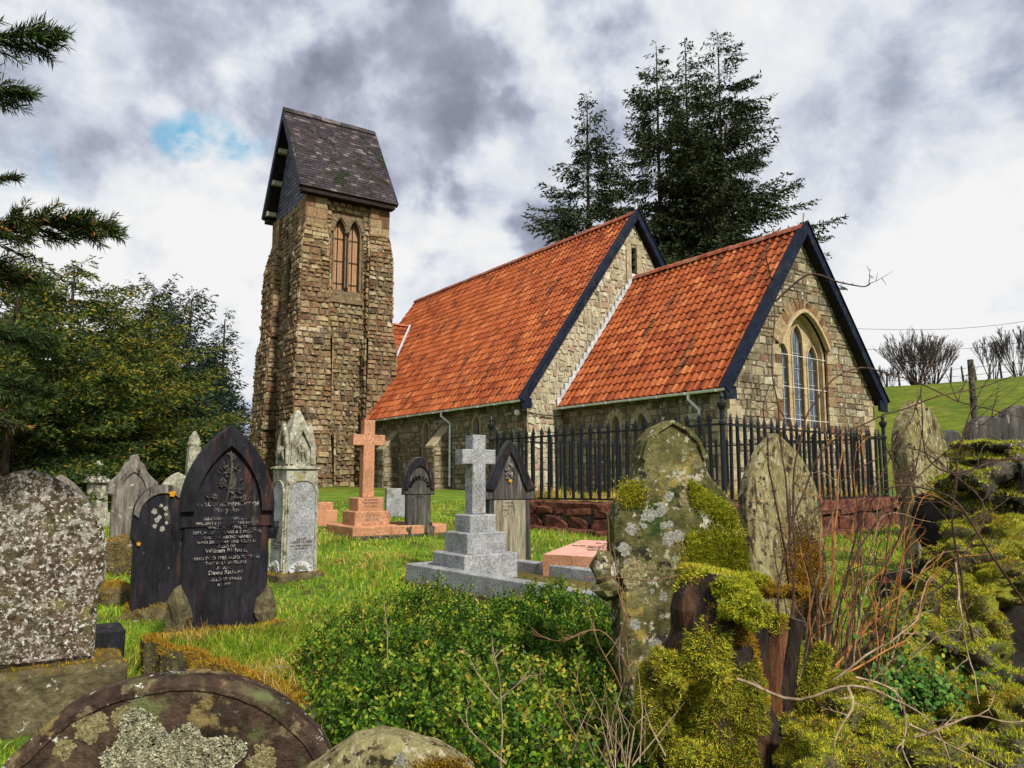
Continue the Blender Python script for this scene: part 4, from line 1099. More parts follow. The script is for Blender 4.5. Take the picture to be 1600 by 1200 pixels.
fuzz('moss', [k1], 3500, M['moss'], kt, .02, .004, lambda c, n: (n[:, 2] <= .4)*1.0, 9)
plot_c = ((A.x+B.x)/2+.38, (A.y+B.y)/2+.3)
mb = MB(); dAB = (B-A); sd = Vector((.62, .46, 0)); 
nn_ = 10
gp = [(A+dAB*(i/nn_)+sd*(j/nn_*1.25)) for i in range(nn_+1) for j in range(nn_+1)]
mb.add([(q.x, q.y, ztop-.05+.02*mn.noise(Vector((q.x*4, q.y*4, 0)))) for q in gp], [(i*11+j, i*11+j+1, (i+1)*11+j+1, (i+1)*11+j) for i in range(nn_) for j in range(nn_)])
plot = mb.obj('plot', M['grass'], kt)

# 4 pale four-sided monument with a broken spire-like top
p = hit(452, 905); g0 = p.z; Y4 = p.y
rt = empty('monument', (p.x, p.y+.1, g0), math.radians(40), 'pale lichened pedestal monument with a steep carved cap, behind the tall black headstone', 'monument')
zz = Zat(728, Y4)-g0; zt = Zat(640, Y4)-g0; hw = .185
mb = MB(); mb.bbox(-hw-.07, hw+.07, -hw-.07, hw+.07, -.2, .07, .02); bs_ = mb.obj('base', M['kerb'], rt)
fuzz('moss', bs_, 1500, M['moss_brown'], rt, .02, .005, lambda c, n: (n[:, 2] > .3)*1.0, 4)
mb = MB(); mb.box(-hw, hw, -hw, hw, .07, zz-.03, top=(.012, .012)); mb.box(-hw-.012, hw+.012, -hw-.012, hw+.012, zz-.03, zz, top=(.02, .02))
mb.obj('pedestal', M['pale'], rt)
mb = MB()
for rz in range(4):
    c, s = math.cos(rz*PI/2), math.sin(rz*PI/2)
    pl = Pl((s*hw*1.0+0, -c*hw*1.0, 0), (c, s, 0)); 
    A_ = [(x, .1+y) for x, y in lancet(hw*1.72, zz*.66, zz*.12, 8)]; B_ = [(x*.93, y+.008) for x, y in A_]
    ring(mb, pl, A_, B_, -.03, .012)
    mb.poly([pl(x, y, -.0) for x, y in B_], 1)
mb.obj('panel', [M['pale'], M['granite']], rt)
for rz in (0, 1, 3):                               # palmette carved at the foot of each face
    c, s = math.cos(rz*PI/2), math.sin(rz*PI/2); pl = Pl((s*hw, -c*hw, 0), (c, s, 0)); mb = MB()
    fan = [(.12*math.cos(PI*i/14), .085+.105*math.sin(PI*i/14)) for i in range(15)]
    mb.add([pl(x, y, .016) for x, y in fan]+[pl(x, y, 0) for x, y in fan], [tuple(range(14, -1, -1))]+[(i, i+1, 16+i, 15+i) for i in range(14)])
    for k in range(7):
        a = PI*(k+1)/8; x, y = math.cos(a), math.sin(a)
        mb.tube([pl(x*.02, .09+y*.02, .018), pl(x*.06, .09+y*.055, .026), pl(x*.1, .09+y*.09, .018)], [.004, .011, .003], 5, 1)
    for sx in (-1, 1): mb.tube([pl(sx*(.10+.028*math.cos(t_*.9)), .105+.028*math.sin(t_*.9), .02) for t_ in range(8)], [.009]*7+[.012], 5)
    mb.obj('palmette', [M['lead'], M['pale']], rt)
    text([('ALSO OF', .8), ('ALBERT W. REES', 1), ('WHO DIED MARCH 21', .7), ('1896 AGED 24', .7)], rt, M['text_dark'], s*(hw+.004), -c*(hw+.004), zz*.345, .034, rot=(PI/2, 0, rz*PI/2), lead=1.1)
mb = MB(); ps = .145
mb.box(-ps, ps, -ps, ps, zz, zz+(zt-zz)*.55, top=(.018, .018)); mb.box(-ps+.02, ps-.02, -ps+.02, ps-.02, zz+(zt-zz)*.55, zt, top=(.105, .105))
for rz in range(4):                                # gablets with a pierced trefoil on each side of the cap
    c, s = math.cos(rz*PI/2), math.sin(rz*PI/2); pl = Pl((s*ps, -c*ps, zz), (c, s, 0)); hh_ = (zt-zz)
    ring(mb, pl, [(-.13, .02), (-.12, hh_*.38), (0, hh_*.78), (.12, hh_*.38), (.13, .02)], [(-.1, .02), (-.09, hh_*.33), (0, hh_*.62), (.09, hh_*.33), (.1, .02)], -.02, .02)
    for q in range(3): mb.tube([pl(-.05+.05*q, .06, .012), pl(-.03+.03*q, .15, .022), pl(-.05+.05*q, .22, .008)], [.006, .016, .005], 5)
mb.obj('cap', M['pale'], rt)

# 5 pink granite cross on three steps inside a kerb
def cross_mb(sh, aw, at, w, t, armz):
    """shaft height, arm span, arm thickness, shaft width, depth, height of arm centre"""
    a, b = w/2, aw/2; z0, z1 = armz-at/2, armz+at/2
    pts = [(-a*1.06, 0), (-a, z0), (-b, z0), (-b, z1), (-a, z1), (-a, sh), (a, sh), (a, z1), (b, z1), (b, z0), (a, z0), (a*1.06, 0)]
    m = MB(); slab(m, pts, t, .008); return m
def stepped_cross(u, v, topv, rz, mat, label, steps, sw, aw, at, depth, armf, fine=None):
    p = hit(u, v); g0 = p.z; H = Zat(topv, p.y)-g0
    rt = empty('cross_monument', (p.x, p.y+steps[0][0]*.35, g0), rz, label, 'cross')
    z = -.0
    for i, (w, h) in enumerate(steps):
        m = MB(); m.bbox(-w/2, w/2, -w/2*.92, w/2*.92, z-(.25 if i == 0 else 0), z+h, .012); m.obj('step', mat, rt); z += h+.001
    m = cross_mb(H-z, aw, at, sw, depth, (H-z)*armf); o = m.obj('cross', fine or mat, rt, (0, 0, z))
    return rt, z, p
rt, z5, p5 = stepped_cross(566, 838, 655, R33, M['pink'], 'rosy granite cross on three steps in front of the tower', [(.72, .15), (.54, .20), (.40, .19)], .17, .50, .16, .15, .74)
text([('IN LOVING', 1), ('MEMORY OF', 1), ('WILLIAM', 1.1)], rt, M['text_dark'], 0, -.186, .50, .042, lead=1.15)
text([('THY WILL', 1), ('BE DONE', 1)], rt, M['text_grey'], 0, -.25, .27, .05, lead=1.15)
def kerb_set(cx, cy, z, w, d, kw, kh, rz, mat, label, head=True, bed=None, under=None, cat='grave kerb'):
    rt = empty('grave_kerb', (cx, cy, z), rz, label, cat)
    for a, b, c, e in ((-w/2, w/2, -d/2, -d/2+kw), (-w/2, w/2, d/2-kw, d/2), (-w/2, -w/2+kw, -d/2+kw+.001, d/2-kw-.001), (w/2-kw, w/2, -d/2+kw+.001, d/2-kw-.001)):
        m = MB(); m.bbox(a, b, c, e, 0, kh, .01); m.obj('kerb', mat, rt)
    if under:
        m = MB(); m.bbox(-w/2-.015, w/2+.015, -d/2-.02, d/2+.02, -.35, -.002, .01); m.obj('footing', under, rt)
    if bed:
        m = MB(); m.box(-w/2+kw, w/2-kw, -d/2+kw, d/2-kw, -.1, kh*.35); m.obj('bed', bed, rt)
    return rt
q = rt.location
kerb_set(q.x+.30, q.y+.02, gz(q.x, q.y)+.03, 1.45, 1.05, .12, .12, R33, M['pink'], 'low rosy granite kerb surrounding the rosy cross', bed=M['grass'], under=M['rock'])
low = P(505, 800, 13.2); rt = empty('tablet', (low.x, low.y, gz(low.x, low.y)+.12), R33, 'little rosy granite tablet lying on a block left of the rosy cross', 'tablet')
m = MB(); m.bbox(-.2, .2, -.16, .16, -.15, .14, .01); m.obj('block', M['pink'], rt); m = MB(); m.bbox(-.1, .16, -.05, .12, .142, .27, .01); m.obj('tablet', M['pink'], rt)

# 6 black stone with an ornate round head
p = hit(652, 838); g0 = p.z; H = Zat(714, p.y)-g0
rt = empty('headstone', (p.x, p.y, g0), R33-.15, 'squat black headstone with an ornate arched head and pale streaks, right of the rosy cross', 'headstone')
mb = MB(); w = .40
slab(mb, [(-w/2+.02, -.3), (w/2-.02, -.3), (w/2-.02, H*.62), (-w/2+.02, H*.62)], .11, .012); 
hd = [(-w/2-.03, H*.52)]+[(-(w/2+.03)*math.cos(a*PI/16), H*.60+H*.40*math.sin(a*PI/16)**.95) for a in range(17)]+[(w/2+.03, H*.52)]
slab(mb, hd, .14, .014); mb.obj('slab', M['black_stain'], rt)
pl = Pl((0, -.07, 0), (1, 0, 0)); mb = MB()
ring(mb, pl, [(x*.97, y-.01) for x, y in hd[1:-1]], [(x*.72, H*.60+(y-H*.60)*.72) for x, y in hd[1:-1]], -.02, .03)
for k in range(9):
    a = PI*(k+.5)/9; mb.tube([pl(.11*math.cos(a), H*.62+.11*math.sin(a), .01), pl(.15*math.cos(a), H*.62+.16*math.sin(a), .02)], [.012, .02], 5)
mb.obj('hood', M['black'], rt)
for sx in (-1, 1):
    mb = MB(); lump(mb, (sx*.17, -.03, .05), (.07, .09, .14), sx+7, .3, 2); mb.obj('base', M['rock'], rt)
text([('IN MEMORY OF', 1), ('JOHN', 1.1), ('WHO DIED 1889', .8), ('AGED 58 YEARS', .8)], rt, M['text'], 0, -.058, H*.60, .034, lead=1.3)

# 7 grey granite cross on three steps within a kerb
T7 = math.radians(40); C7 = P(634, 880, 8.0); e7 = Vector((math.sin(T7), -math.cos(T7), 0)); f7 = Vector((math.cos(T7), math.sin(T7), 0))
X7 = C7+e7*.56+f7*.46; g7 = gz(X7.x, X7.y); kz = C7.z-.17
kc = C7+e7*1.5+f7*.58
kerb_set(kc.x, kc.y, kz, 1.16, 3.0, .13, .17, T7, M['granite'], 'long grey granite kerb on a stone footing round the grey cross', bed=M['kerb'], under=M['kerb'])
rt = empty('cross_monument', (X7.x, X7.y, kz), math.radians(36), 'grey granite cross on three steps inside the long grey kerb', 'cross')
z = 0.04
for w, h in ((.63, .26), (.46, .20), (.31, .17)):
    m = MB(); m.bbox(-w/2, w/2, -w/2*.95, w/2*.95, z, z+h, .01); m.obj('step', M['granite'], rt); z += h+.001
hx = Zat(680, X7.y)-kz-z
m = cross_mb(hx, .40, .15, .155, .15, hx*.72); m.obj('cross', M['granite'], rt, (0, 0, z))

# 8 tall dark gothic headstone behind the grey cross
p = hit(800, 876); g0 = p.z; H = Zat(688, p.y)-g0
rt = empty('headstone', (p.x-.05, p.y, g0), R33-.2, 'tall headstone with a steep dark gabled hood and pale face, behind the grey cross', 'headstone')
w = .56
mb = MB(); slab(mb, [(-w/2, -.3), (w/2, -.3), (w/2-.02, H*.56), (-w/2+.02, H*.56)], .13, .012)
hd = [(-w/2-.045, H*.50), (-w/2-.045, H*.60), (-w/2+.02, H*.66), (-.17, H*.80), (-.08, H*.92), (0, H), (.08, H*.92), (.17, H*.80), (w/2-.02, H*.66), (w/2+.045, H*.60), (w/2+.045, H*.50)]
slab(mb, hd, .16, .014); mb.obj('slab', M['black_stain'], rt)
pl = Pl((0, -.08, 0), (1, 0, 0)); mb = MB()
ring(mb, pl, hd[1:-1], [(x*.66, H*.52+(y-H*.52)*.78) for x, y in hd[1:-1]], -.02, .035); mb.obj('hood', M['black'], rt)
mb = MB(); mb.poly([(x, -.067, z) for x, z in lancet(.40, H*.58, H*.2, 8)]); mb.obj('face_panel', M['pale_streak'], rt)
mb = MB(); r_ = random.Random(8)
for k in range(22): a = r_.random()*2*PI; rr_ = r_.random()*.08; lump(mb, (rr_*math.cos(a), -.088, H*.71+rr_*1.5*math.sin(a)), (.02, .014, .02), k, .2, 1)
mb.obj('carved_foliage', M['grey_stone'], rt)
discs(rt, 'lichen_patch', [(-.005, H*.66, .020)], M['lic_orange'], -.10, 2, .008)
text([('IN AFFECTIONATE REMEMBRANCE', .62), ('OF', .6), ('MARGARET', .9), ('THE BELOVED WIFE', .7), ('WHO DIED 1881', .7), ('AGED 52 YEARS', .7), ('ALSO', .6), ('THOMAS', .9)], rt, M['text'], 0, -.068, H*.56, .040, lead=1.5)

# 9 little grey stone by the wall; 10 pink book-like slab
p = P(618, 798, 14.3); rt = empty('headstone', (p.x, p.y, gz(p.x, p.y)), R33, 'small plain grey rectangular stone standing close to the nave wall', 'headstone')
mb = MB(); slab(mb, [(-.2, -.2), (.2, -.2), (.2, Zat(763, 14.3)-gz(p.x, p.y)), (-.2, Zat(763, 14.3)-gz(p.x, p.y))], .1, .01); mb.obj('slab', M['granite'], rt)
FL = P(848, 866, 7.9); A10 = math.radians(-28); ux = Vector((math.cos(A10), math.sin(A10), 0)); uy = Vector((-math.sin(A10), math.cos(A10), 0)); c10 = FL+ux*.45+uy*.5
rt = empty('ledger', (c10.x, c10.y, FL.z-.10), A10, 'sloping polished rosy granite slab with dark lettering beside the grey kerb', 'ledger stone')
mb = MB(); w, d = .90, 1.0; zf, zk = .10, .17
mb.add([(-w/2,-d/2,-.35),(w/2,-d/2,-.35),(w/2,d/2,-.35),(-w/2,d/2,-.35),(-w/2,-d/2,zf),(w/2,-d/2,zf),(w/2,d/2,zk),(-w/2,d/2,zk)], [(3,2,1,0),(0,1,5,4),(1,2,6,5),(2,3,7,6),(3,0,4,7)])
mb.obj('block', M['pink'], rt); mb = MB(); mb.add([(-w/2,-d/2,zf),(w/2,-d/2,zf),(w/2,d/2,zk),(-w/2,d/2,zk)], [(0,1,2,3)]); mb.obj('polished_face', M['pink_pol'], rt)
sa = math.atan2(zk-zf, d)
text([('IN MEMORY OF', .8), ('JAMES', 1), ('ALSO OF HIS BELOVED WIFE', .8), ('MARY JANE', 1), ('REUNITED', .8)], rt, M['text_dark'], .03, d*.28, zk-(zk-zf)*.22+.004, .08, rot=(sa, 0, 0), lead=1.5, depth=.002)

# background graves on the left
p = P(201, 870, 8.6); g0 = gz(p.x, p.y); H = Zat(710, 8.6)-g0
rt = empty('headstone', (p.x, p.y, g0), R33, 'purple-grey stepped gothic headstone on a block thick with orange moss', 'headstone')
zb = Zat(840, 8.6)-g0
mb = MB(); lump(mb, (0, 0, zb*.42), (.27, .2, zb*.66), 5, .12, 3, 1.4, flat=.45); o = mb.obj('block', M['kerb'], rt)
fuzz('moss', o, 5000, M['moss_brown'], rt, .03, .008, None, 6)
mb = MB(); h_ = H-zb
pts = [(-.2, 0), (-.2, h_*.5), (-.25, h_*.53), (-.25, h_*.66), (-.17, h_*.74), (-.13, h_*.80), (-.10, h_*.88), (-.055, h_*.92), (-.04, h_*.98), (0, h_)]
pts = pts+[(-x, y) for x, y in reversed(pts[:-1])]; slab(mb, [(x, y+zb) for x, y in pts], .12, .014)
mb.obj('slab', M['grey_stone'], rt)
mb = MB(); pl = Pl((0, -.06, zb), (1, 0, 0)); ring(mb, pl, lancet(.34, h_*.55, h_*.3, 8), lancet(.26, h_*.55, h_*.24, 8), -.01, .02)
for k in (-1, 1): mb.tube([pl(k*.07, .02, 0), pl(k*.07, h_*.5, 0)], .014, 6)
mb.obj('moulding', M['grey_stone'], rt)
p = P(247, 925, 6.6); g0 = gz(p.x, p.y); H = Zat(757, 6.6)-g0
rt = empty('headstone', (p.x, p.y, g0), R33, 'smaller black headstone with an orange lichen spot, left of the tall black one', 'headstone')
mb = MB(); pts = [(-.21, -.3), (-.21, H*.55), (-.235, H*.6), (-.225, H*.78)]+[(-.225*math.cos(a*PI/2/7), H*.78+H*.22*math.sin(a*PI/2/7)) for a in range(1, 8)]
pts = pts+[(-x, y) for x, y in reversed(pts[:-1])]; slab(mb, pts, .12, .014); mb.obj('slab', M['black'], rt)
mb = MB(); pl = Pl((0, -.06, 0), (1, 0, 0)); ring(mb, pl, pts[3:-3], [(x*.84, (y-H*.6)*.84+H*.6) for x, y in pts[3:-3]], -.01, .018); mb.obj('moulding', M['grey_stone'], rt)
discs(rt, 'lichen_patch', [(.06, H*.93, .024), (-.18, H*.56, .014)], M['lic_orange'], -.082, 2, .006)
mb = MB(); lump(mb, (0, -.02, .0), (.27, .13, .12), 4, .25, 3); o = mb.obj('base', M['kerb'], rt); fuzz('moss', o, 2500, M['moss_brown'], rt, .025, .006, None, 3)
discs(rt, 'lichen_patch', [(-.02+.05*math.sin(k*2.4), H*(.84-.022*k), .012+.004*(k % 3)) for k in range(9)], M['lic_white'], -.061, 5, .002)
p = P(147, 830, 13); g0 = gz(p.x, p.y); H = Zat(720, 13)-g0
rt = empty('monument', (p.x, p.y, g0), R33, 'slender pillar monument with an urn on top, deep in the shade of the dark trees', 'monument')
mb = MB(); mb.box(-.24, .24, -.24, .24, -.2, H*.18); mb.box(-.17, .17, -.17, .17, H*.18, H*.66, top=(.03, .03)); mb.box(-.2, .2, -.2, .2, H*.66, H*.76, top=(.07, .07)); mb.obj('pillar', M['pale'], rt)
mb = MB(); mb.lathe(0, 0, [(.05, H*.76), (.03, H*.79), (.09, H*.86), (.1, H*.9), (.14, H*.91), (.12, H*.93), (.04, H*.96), (.02, H)], 12); mb.obj('urn', M['pale'], rt)
p = P(272, 850, 9.5); g0 = gz(p.x, p.y)
rt = empty('headstone', (p.x, p.y, g0), R33, 'pale headstone just showing its shoulder between the two black headstones', 'headstone')
mb = MB(); slab(mb, bury(gothic(.42, Zat(738, 9.5)-g0, .3)), .1, .012); mb.obj('slab', M['pale'], rt)
p = P(296, 850, 11); g0 = gz(p.x, p.y); H = Zat(674, 11)-g0
rt = empty('monument', (p.x, p.y, g0), R33, 'thin pale pinnacle rising behind the left shoulder of the tall black headstone', 'monument')
mb = MB(); mb.box(-.16, .16, -.16, .16, -.2, H*.4); mb.box(-.10, .10, -.10, .10, H*.4, H*.85, top=(.02, .02)); mb.lathe(0, 0, [(.075, H*.85), (.09, H*.88), (.07, H*.94), (.02, H)], 8); mb.obj('pillar', M['pale'], rt)

# right-hand stones
Y11 = 2.9
p = P(1068, 1090, Y11); g0 = gz(p.x, p.y); H = Zat(655, Y11, 1055)-g0
rt = empty('headstone', (p.x+.03, p.y, g0), math.radians(14), 'big old headstone with a pointed green head and moss on its shoulder', 'headstone')
rt.rotation_euler = (math.radians(-3), math.radians(-2), math.radians(14))
k = Y11/F
hp = [(-.25, 0), (-.252, H-.45), (-.250, H-.36), (-.215, H-.29), (-.165, H-.235), (-.145, H-.205), (-.135, H-.14), (-.108, H-.075), (-.062, H-.03), (0, H)]
hp = hp+[(-x*(1.0), y) for x, y in reversed(hp[:-1])]
mb = MB(); ro_ = rough_outline([(x, y-.3 if y <= 0 else y) for x, y in hp], .006, .02, 3); slab(mb, ro_, .12, .02); s11 = mb.obj('slab', M['mossy'], rt)
mb = MB(); pl = Pl((0, -.060, 0), (1, 0, 0)); hpi = rough_outline(hp[5:-5], .006, .02, 3)[:-22]; hpi = [(x, y) for x, y in hp[6:-6]]
wob = [1+.25*mn.noise(Vector((k*.9, 0, 3))) for k in range(len(hpi))]
ring(mb, pl, [(x*.985, y-.004) for x, y in hpi], [(x*(1-.11*w_), y-.018*w_) for (x, y), w_ in zip(hpi, wob)], -.015, .012); mb.obj('moulding', M['mossy'], rt)
bpy.context.view_layer.update()
def loc_pick(ob, test):
    mi = np.array(ob.matrix_world.inverted())
    def f(c, n):
        q = c@mi[:3, :3].T+mi[:3, 3]; return test(q)
    return f
def patch_fuzz(name, parent, plane_y, pts_fn, n, mat, L, W, seed, up=.8):
    r = np.random.default_rng(seed); x, z = pts_fn(r, n)
    q = np.stack([x, np.full(len(x), plane_y), z], 1); d = unit(np.stack([.35*r.normal(size=len(x)), -.7+.2*r.normal(size=len(x)), up+.3*r.normal(size=len(x))], 1))
    o = blades(name, q, d, L*(.5+r.random(len(x))), W, mat, None, .5, seed); o.parent = parent; return o
patch_fuzz('moss', rt, -.063, lambda r, n: (lambda t, s: (.05+.18*t, H-.275-.11*t+.045*s))(r.random(n), r.normal(size=n)*.45), 5200, M['moss_bright'], .018, .0034, 21, .3)
patch_fuzz('moss', rt, -.063, lambda r, n: (.02+.24*r.random(n), H-.52+.04*r.normal(size=n)), 11000, M['moss_bright'], .022, .0036, 22)
patch_fuzz('moss', rt, -.063, lambda r, n: (.01+.02*r.normal(size=n), H-.62+.06*r.normal(size=n)), 2500, M['moss'], .02, .0034, 24)
patch_fuzz('moss', rt, -.063, lambda r, n: (-.185+.028*r.normal(size=n), H-.275+.022*r.normal(size=n)), 2600, M['moss'], .014, .003, 23, .3)
rq = random.Random(6)
discs(rt, 'lichen_patch', [(rq.uniform(-.23, .05), H-rq.uniform(.28, .85), .005+.02*rq.random()**2) for _ in range(30)], M['lic_white'], -.0605, 9, .0008)
discs(rt, 'lichen_patch', [(.090, H-.165, .024), (.03, H-.30, .026), (-.20, H-.55, .045), (.20, H-.34, .018), (-.125, H-.54, .02)], M['lic_tan'], -.0605, 4, .002)
mb = MB(); lump(mb, (-.29, -.01, H-.53), (.045, .06, .06), 3, .3, 2); lump(mb, (-.285, -.01, H-.61), (.05, .06, .04), 5, .3, 2); mb.obj('corbel', M['mossy'], rt)

p = hit(1245, 935); Y13 = 4.4; p = P(1240, 935, Y13); g0 = gz(p.x, p.y); H = Zat(677, Y13, 1215)-g0
rt = empty('headstone', (p.x, p.y, g0), R33-.25, 'plain pointed greenish headstone in front of the railing, half hidden by bramble stems', 'headstone')
rt.rotation_euler = (0, math.radians(-4), R33-.25)
mb = MB(); slab(mb, rough_outline(bury(gothic(.50, H, .46)), .005, .03, 6), .11, .018); mb.obj('slab', M['mossy2'], rt)
patch_fuzz('moss', rt, -.056, lambda r, n: (.09+.06*r.normal(size=n), H*.46+.11*r.normal(size=n)), 8000, M['moss_brown'], .018, .004, 31, .2)
Y14 = 4.7; p = P(1478, 985, Y14); g0 = gz(p.x, p.y); T14 = P(1408, 636, Y14)
rt = empty('headstone', (p.x, p.y, g0), R33, 'old headstone leaning sharply to the left beside the mossy wall', 'headstone')
H = (T14-Vector(rt.location)).length+.03; ang = math.atan2(p.x-T14.x, T14.z-g0)
rt.rotation_euler = (0, -ang*.98, math.radians(30))
mb = MB(); slab(mb, rough_outline(bury(gothic(.40, H, .34)), .008, .03, 9), .13, .02); o = mb.obj('slab', M['mossy2'], rt)
patch_fuzz('moss', rt, -.066, lambda r, n: (-.02+.03*r.normal(size=n), H*.62+.08*r.normal(size=n)), 2200, M['moss'], .012, .0035, 32, .2)
for (u0, v0, w, lab, Y_) in ((1543, 650, .50, 'white-streaked black headstone, left one of the pair beyond the mossy boulders', 6.6), (1590, 634, .42, 'white-streaked black headstone, right one of the pair beyond the mossy boulders', 6.9), (1482, 672, .24, 'low dark round-topped headstone between the leaning stone and the black pair', 8.2)):
    p = P(u0, v0, Y_); g0 = gz(p.x, p.y); H = p.z-g0
    rt = empty('headstone', (p.x, p.y, g0), R33-.3, lab, 'headstone'); mb = MB()
    pts = [(-w/2, -.2), (-w/2, H-.3*w-.1)]+[(-w/2*math.cos(a*PI/14), H-.75*w*.5+.75*w*.5*math.sin(a*PI/14)) for a in range(15)]+[(w/2, H-.3*w-.1), (w/2, -.2)]
    slab(mb, pts, .12, .02); mb.obj('slab', M['black_stain'], rt)
p = P(1462, 720, 10.5); rt = empty('stone_wall', (p.x, p.y, gz(p.x, p.y)), math.radians(20), 'low pale rubble wall at the foot of the field behind the dark round-topped headstone', 'wall')
mb = MB(); stone_wall(mb, (0, 0, -.3), (1, 0, 0), (0, 0, 1), [(0, 0), (4.6, 0), (4.6, 1.25), (0, 1.25)], rh=(.1, .2), rw=(.15, .4), jit=.03)
stone_wall(mb, (4.6, .35, -.3), (-1, 0, 0), (0, 0, 1), [(0, 0), (4.6, 0), (4.6, 1.25), (0, 1.25)], rh=(.1, .2), rw=(.15, .4), jit=.03)
mb.box(-.02, 4.62, -.02, .37, .951, 1.0, mi=0); mb.obj('masonry', [M['rubble'], M['mortar']], rt)

# foreground stone at the bottom centre
p = P(600, 1150, 1.7)
rt = empty('headstone', (p.x, p.y+.05, gz(p.x, p.y)), math.radians(8), 'low worn stone with yellow moss, only its rounded top showing at the bottom centre', 'headstone')
zt = p.z-gz(p.x, p.y); mb = MB()
pts = [(-.2, -.2), (-.2, zt-.10), (-.14, zt-.055), (-.07, zt-.012), (-.01, zt), (.05, zt-.012), (.12, zt-.04), (.19, zt-.09), (.2, -.2)]
slab(mb, rough_outline(pts, .008, .015, 12), .12, .03); o = mb.obj('slab', M['mossy2'], rt)
discs(rt, 'lichen_patch', [(.03, zt-.045, .012), (.075, zt-.075, .012)], M['lic_white'], -.061, 9)
patch_fuzz('moss', rt, -.06, lambda r, n: (.12+.03*r.normal(size=n), zt-.07+.012*r.normal(size=n)), 900, M['moss_brown'], .012, .003, 33)

# ------------------------------------------------------------------ railed enclosure
fc = empty('iron_railing', (0, 0, 0), 0, 'black iron railing with spear-headed pickets round a raised plot by the chancel', 'railing')
A0 = Vector((2.74, 10.0)); dl = Vector((-.672, .740)); dr = Vector((.745, .667)); LL = 4.62; LR = 4.95
zrb = CZ-.335; zrt = CZ+.66
cor = [A0, A0+dl*LL, A0+dl*LL+dr*LR, A0+dr*LR]
def zoff(q): return -.06*((q-A0).dot(dl)/LL)-.03*((q-A0).dot(dr)/LR)
pk = MB(); hp_ = zrt-zrb
pk.box(-.018, .018, -.018, .018, .0, hp_+.03)
pk.add([(-.05, -.004, hp_+.045), (0, -.012, hp_+.055), (.05, -.004, hp_+.045), (.05, .004, hp_+.045), (0, .012, hp_+.055), (-.05, .004, hp_+.045), (0, 0, hp_+.165), (0, -.008, hp_+.028), (0, .008, hp_+.028)],
       [(0, 1, 6), (1, 2, 6), (2, 3, 6), (3, 4, 6), (4, 5, 6), (5, 0, 6), (0, 7, 1), (1, 7, 2), (3, 8, 4), (4, 8, 5), (2, 7, 8, 3), (5, 8, 7, 0)])
pk.box(-.022, .022, -.022, .022, hp_+.012, hp_+.03)
first = None
runs = [(cor[0], cor[1], 26), (cor[0], cor[3], 28), (cor[1], cor[2], 20), (cor[3], cor[2], 18)]
for a, b, n in runs:
    za, zb_ = zoff(a), zoff(b); ang = math.atan2((b-a).y, (b-a).x)
    for zz in (zrt, zrb):
        m = MB(); L = (b-a).length
        m.add([(0, -.018, -.014), (0, .018, -.014), (0, .018, .014), (0, -.018, .014), (L, -.018, zb_-za-.014), (L, .018, zb_-za-.014), (L, .018, zb_-za+.014), (L, -.018, zb_-za+.014)], [(3,2,1,0),(4,5,6,7),(0,1,5,4),(1,2,6,5),(2,3,7,6),(3,0,4,7)])
        m.obj('rail', M['iron'], fc, (a.x, a.y, zz+za), ang)
    for i in range(1, n):
        q = a.lerp(b, i/n); z = zrb+zoff(q)-.0
        if first is None: first = pk.obj('picket', M['iron'], fc); o = first
        else: o = first.copy(); COL.objects.link(o)
        o.location = (q.x, q.y, z); o.rotation_euler = (rnd.uniform(-.012, .012), rnd.uniform(-.015, .015), ang)
for q in cor:
    m = MB(); m.lathe(0, 0, [(.045, -.03), (.045, .03), (.036, .05), (.036, hp_-.02), (.052, hp_), (.052, hp_+.03), (.03, hp_+.06), (.032, hp_+.18), (.045, hp_+.2), (.062, hp_+.24), (.064, hp_+.28), (.03, hp_+.30), (.026, hp_+.33), (.034, hp_+.36), (.02, hp_+.39), (.004, hp_+.43)], 12)
    m.obj('post', M['iron'], fc, (q.x, q.y, zrb+zoff(q)), smooth=False)
# stone plinth under the railing, with its raised bed of dry grass
pt_ = empty('railing_plinth', (0, 0, 0), 0, 'rough reddish stone plinth carrying the iron railing', 'plinth')
for a, b, k in ((cor[0], cor[1], 0), (cor[0], cor[3], 0), (cor[1], cor[2], 1), (cor[3], cor[2], 1)):
    d = (b-a).normalized(); ex = d*.16; a2, b2 = a-ex, b+ex; nrm = Vector((d.y, -d.x))
    if nrm.dot((cor[0]+cor[2])/2-a) > 0: nrm = -nrm; 
    o2 = a2+nrm*.15; zb0 = gz(a.x, a.y)-.35; zt_ = zrb-.012+min(zoff(a), zoff(b))
    mb = MB(); u = Vector((d.x, d.y, 0)); O = Vector((o2.x, o2.y, 0))
    if u.cross(Vector((0, 0, 1))).dot(Vector((nrm.x, nrm.y, 0))) < 0: O = O+u*(b2-a2).length; u = -u
    L = (b2-a2).length
    kerb_run((a2.x, a2.y, zt_-.09), (b2.x, b2.y, zt_-.09), .36, .09, M['sand_kerb'], pt_, 'coping', amp=.03, seed=k+3, sinkz=.06)
    stone_wall(mb, O, u, (0, 0, 1), [(0, zb0), (L, zb0), (L, zt_-.08), (0, zt_-.08)], rh=(.14, .26), rw=(.25, .7), jit=.04, proud=.05)
    mb.obj('masonry', [M['sand_kerb'], M['rock']], pt_)
    # footing ledge
    e = nrm*.26; kerb_run((a2.x+e.x, a2.y+e.y, gz(a.x, a.y)-.05), (b2.x+e.x, b2.y+e.y, gz(b.x, b.y)-.08), .24, .13, M['sand_kerb'], pt_, 'footing', amp=.04, seed=k+9)
mb = MB(); cz_ = zrb-.10; mb.add([(q.x, q.y, cz_+zoff(q)) for q in cor], [(0, 3, 2, 1)])
mb.obj('bed', M['grass'], pt_)

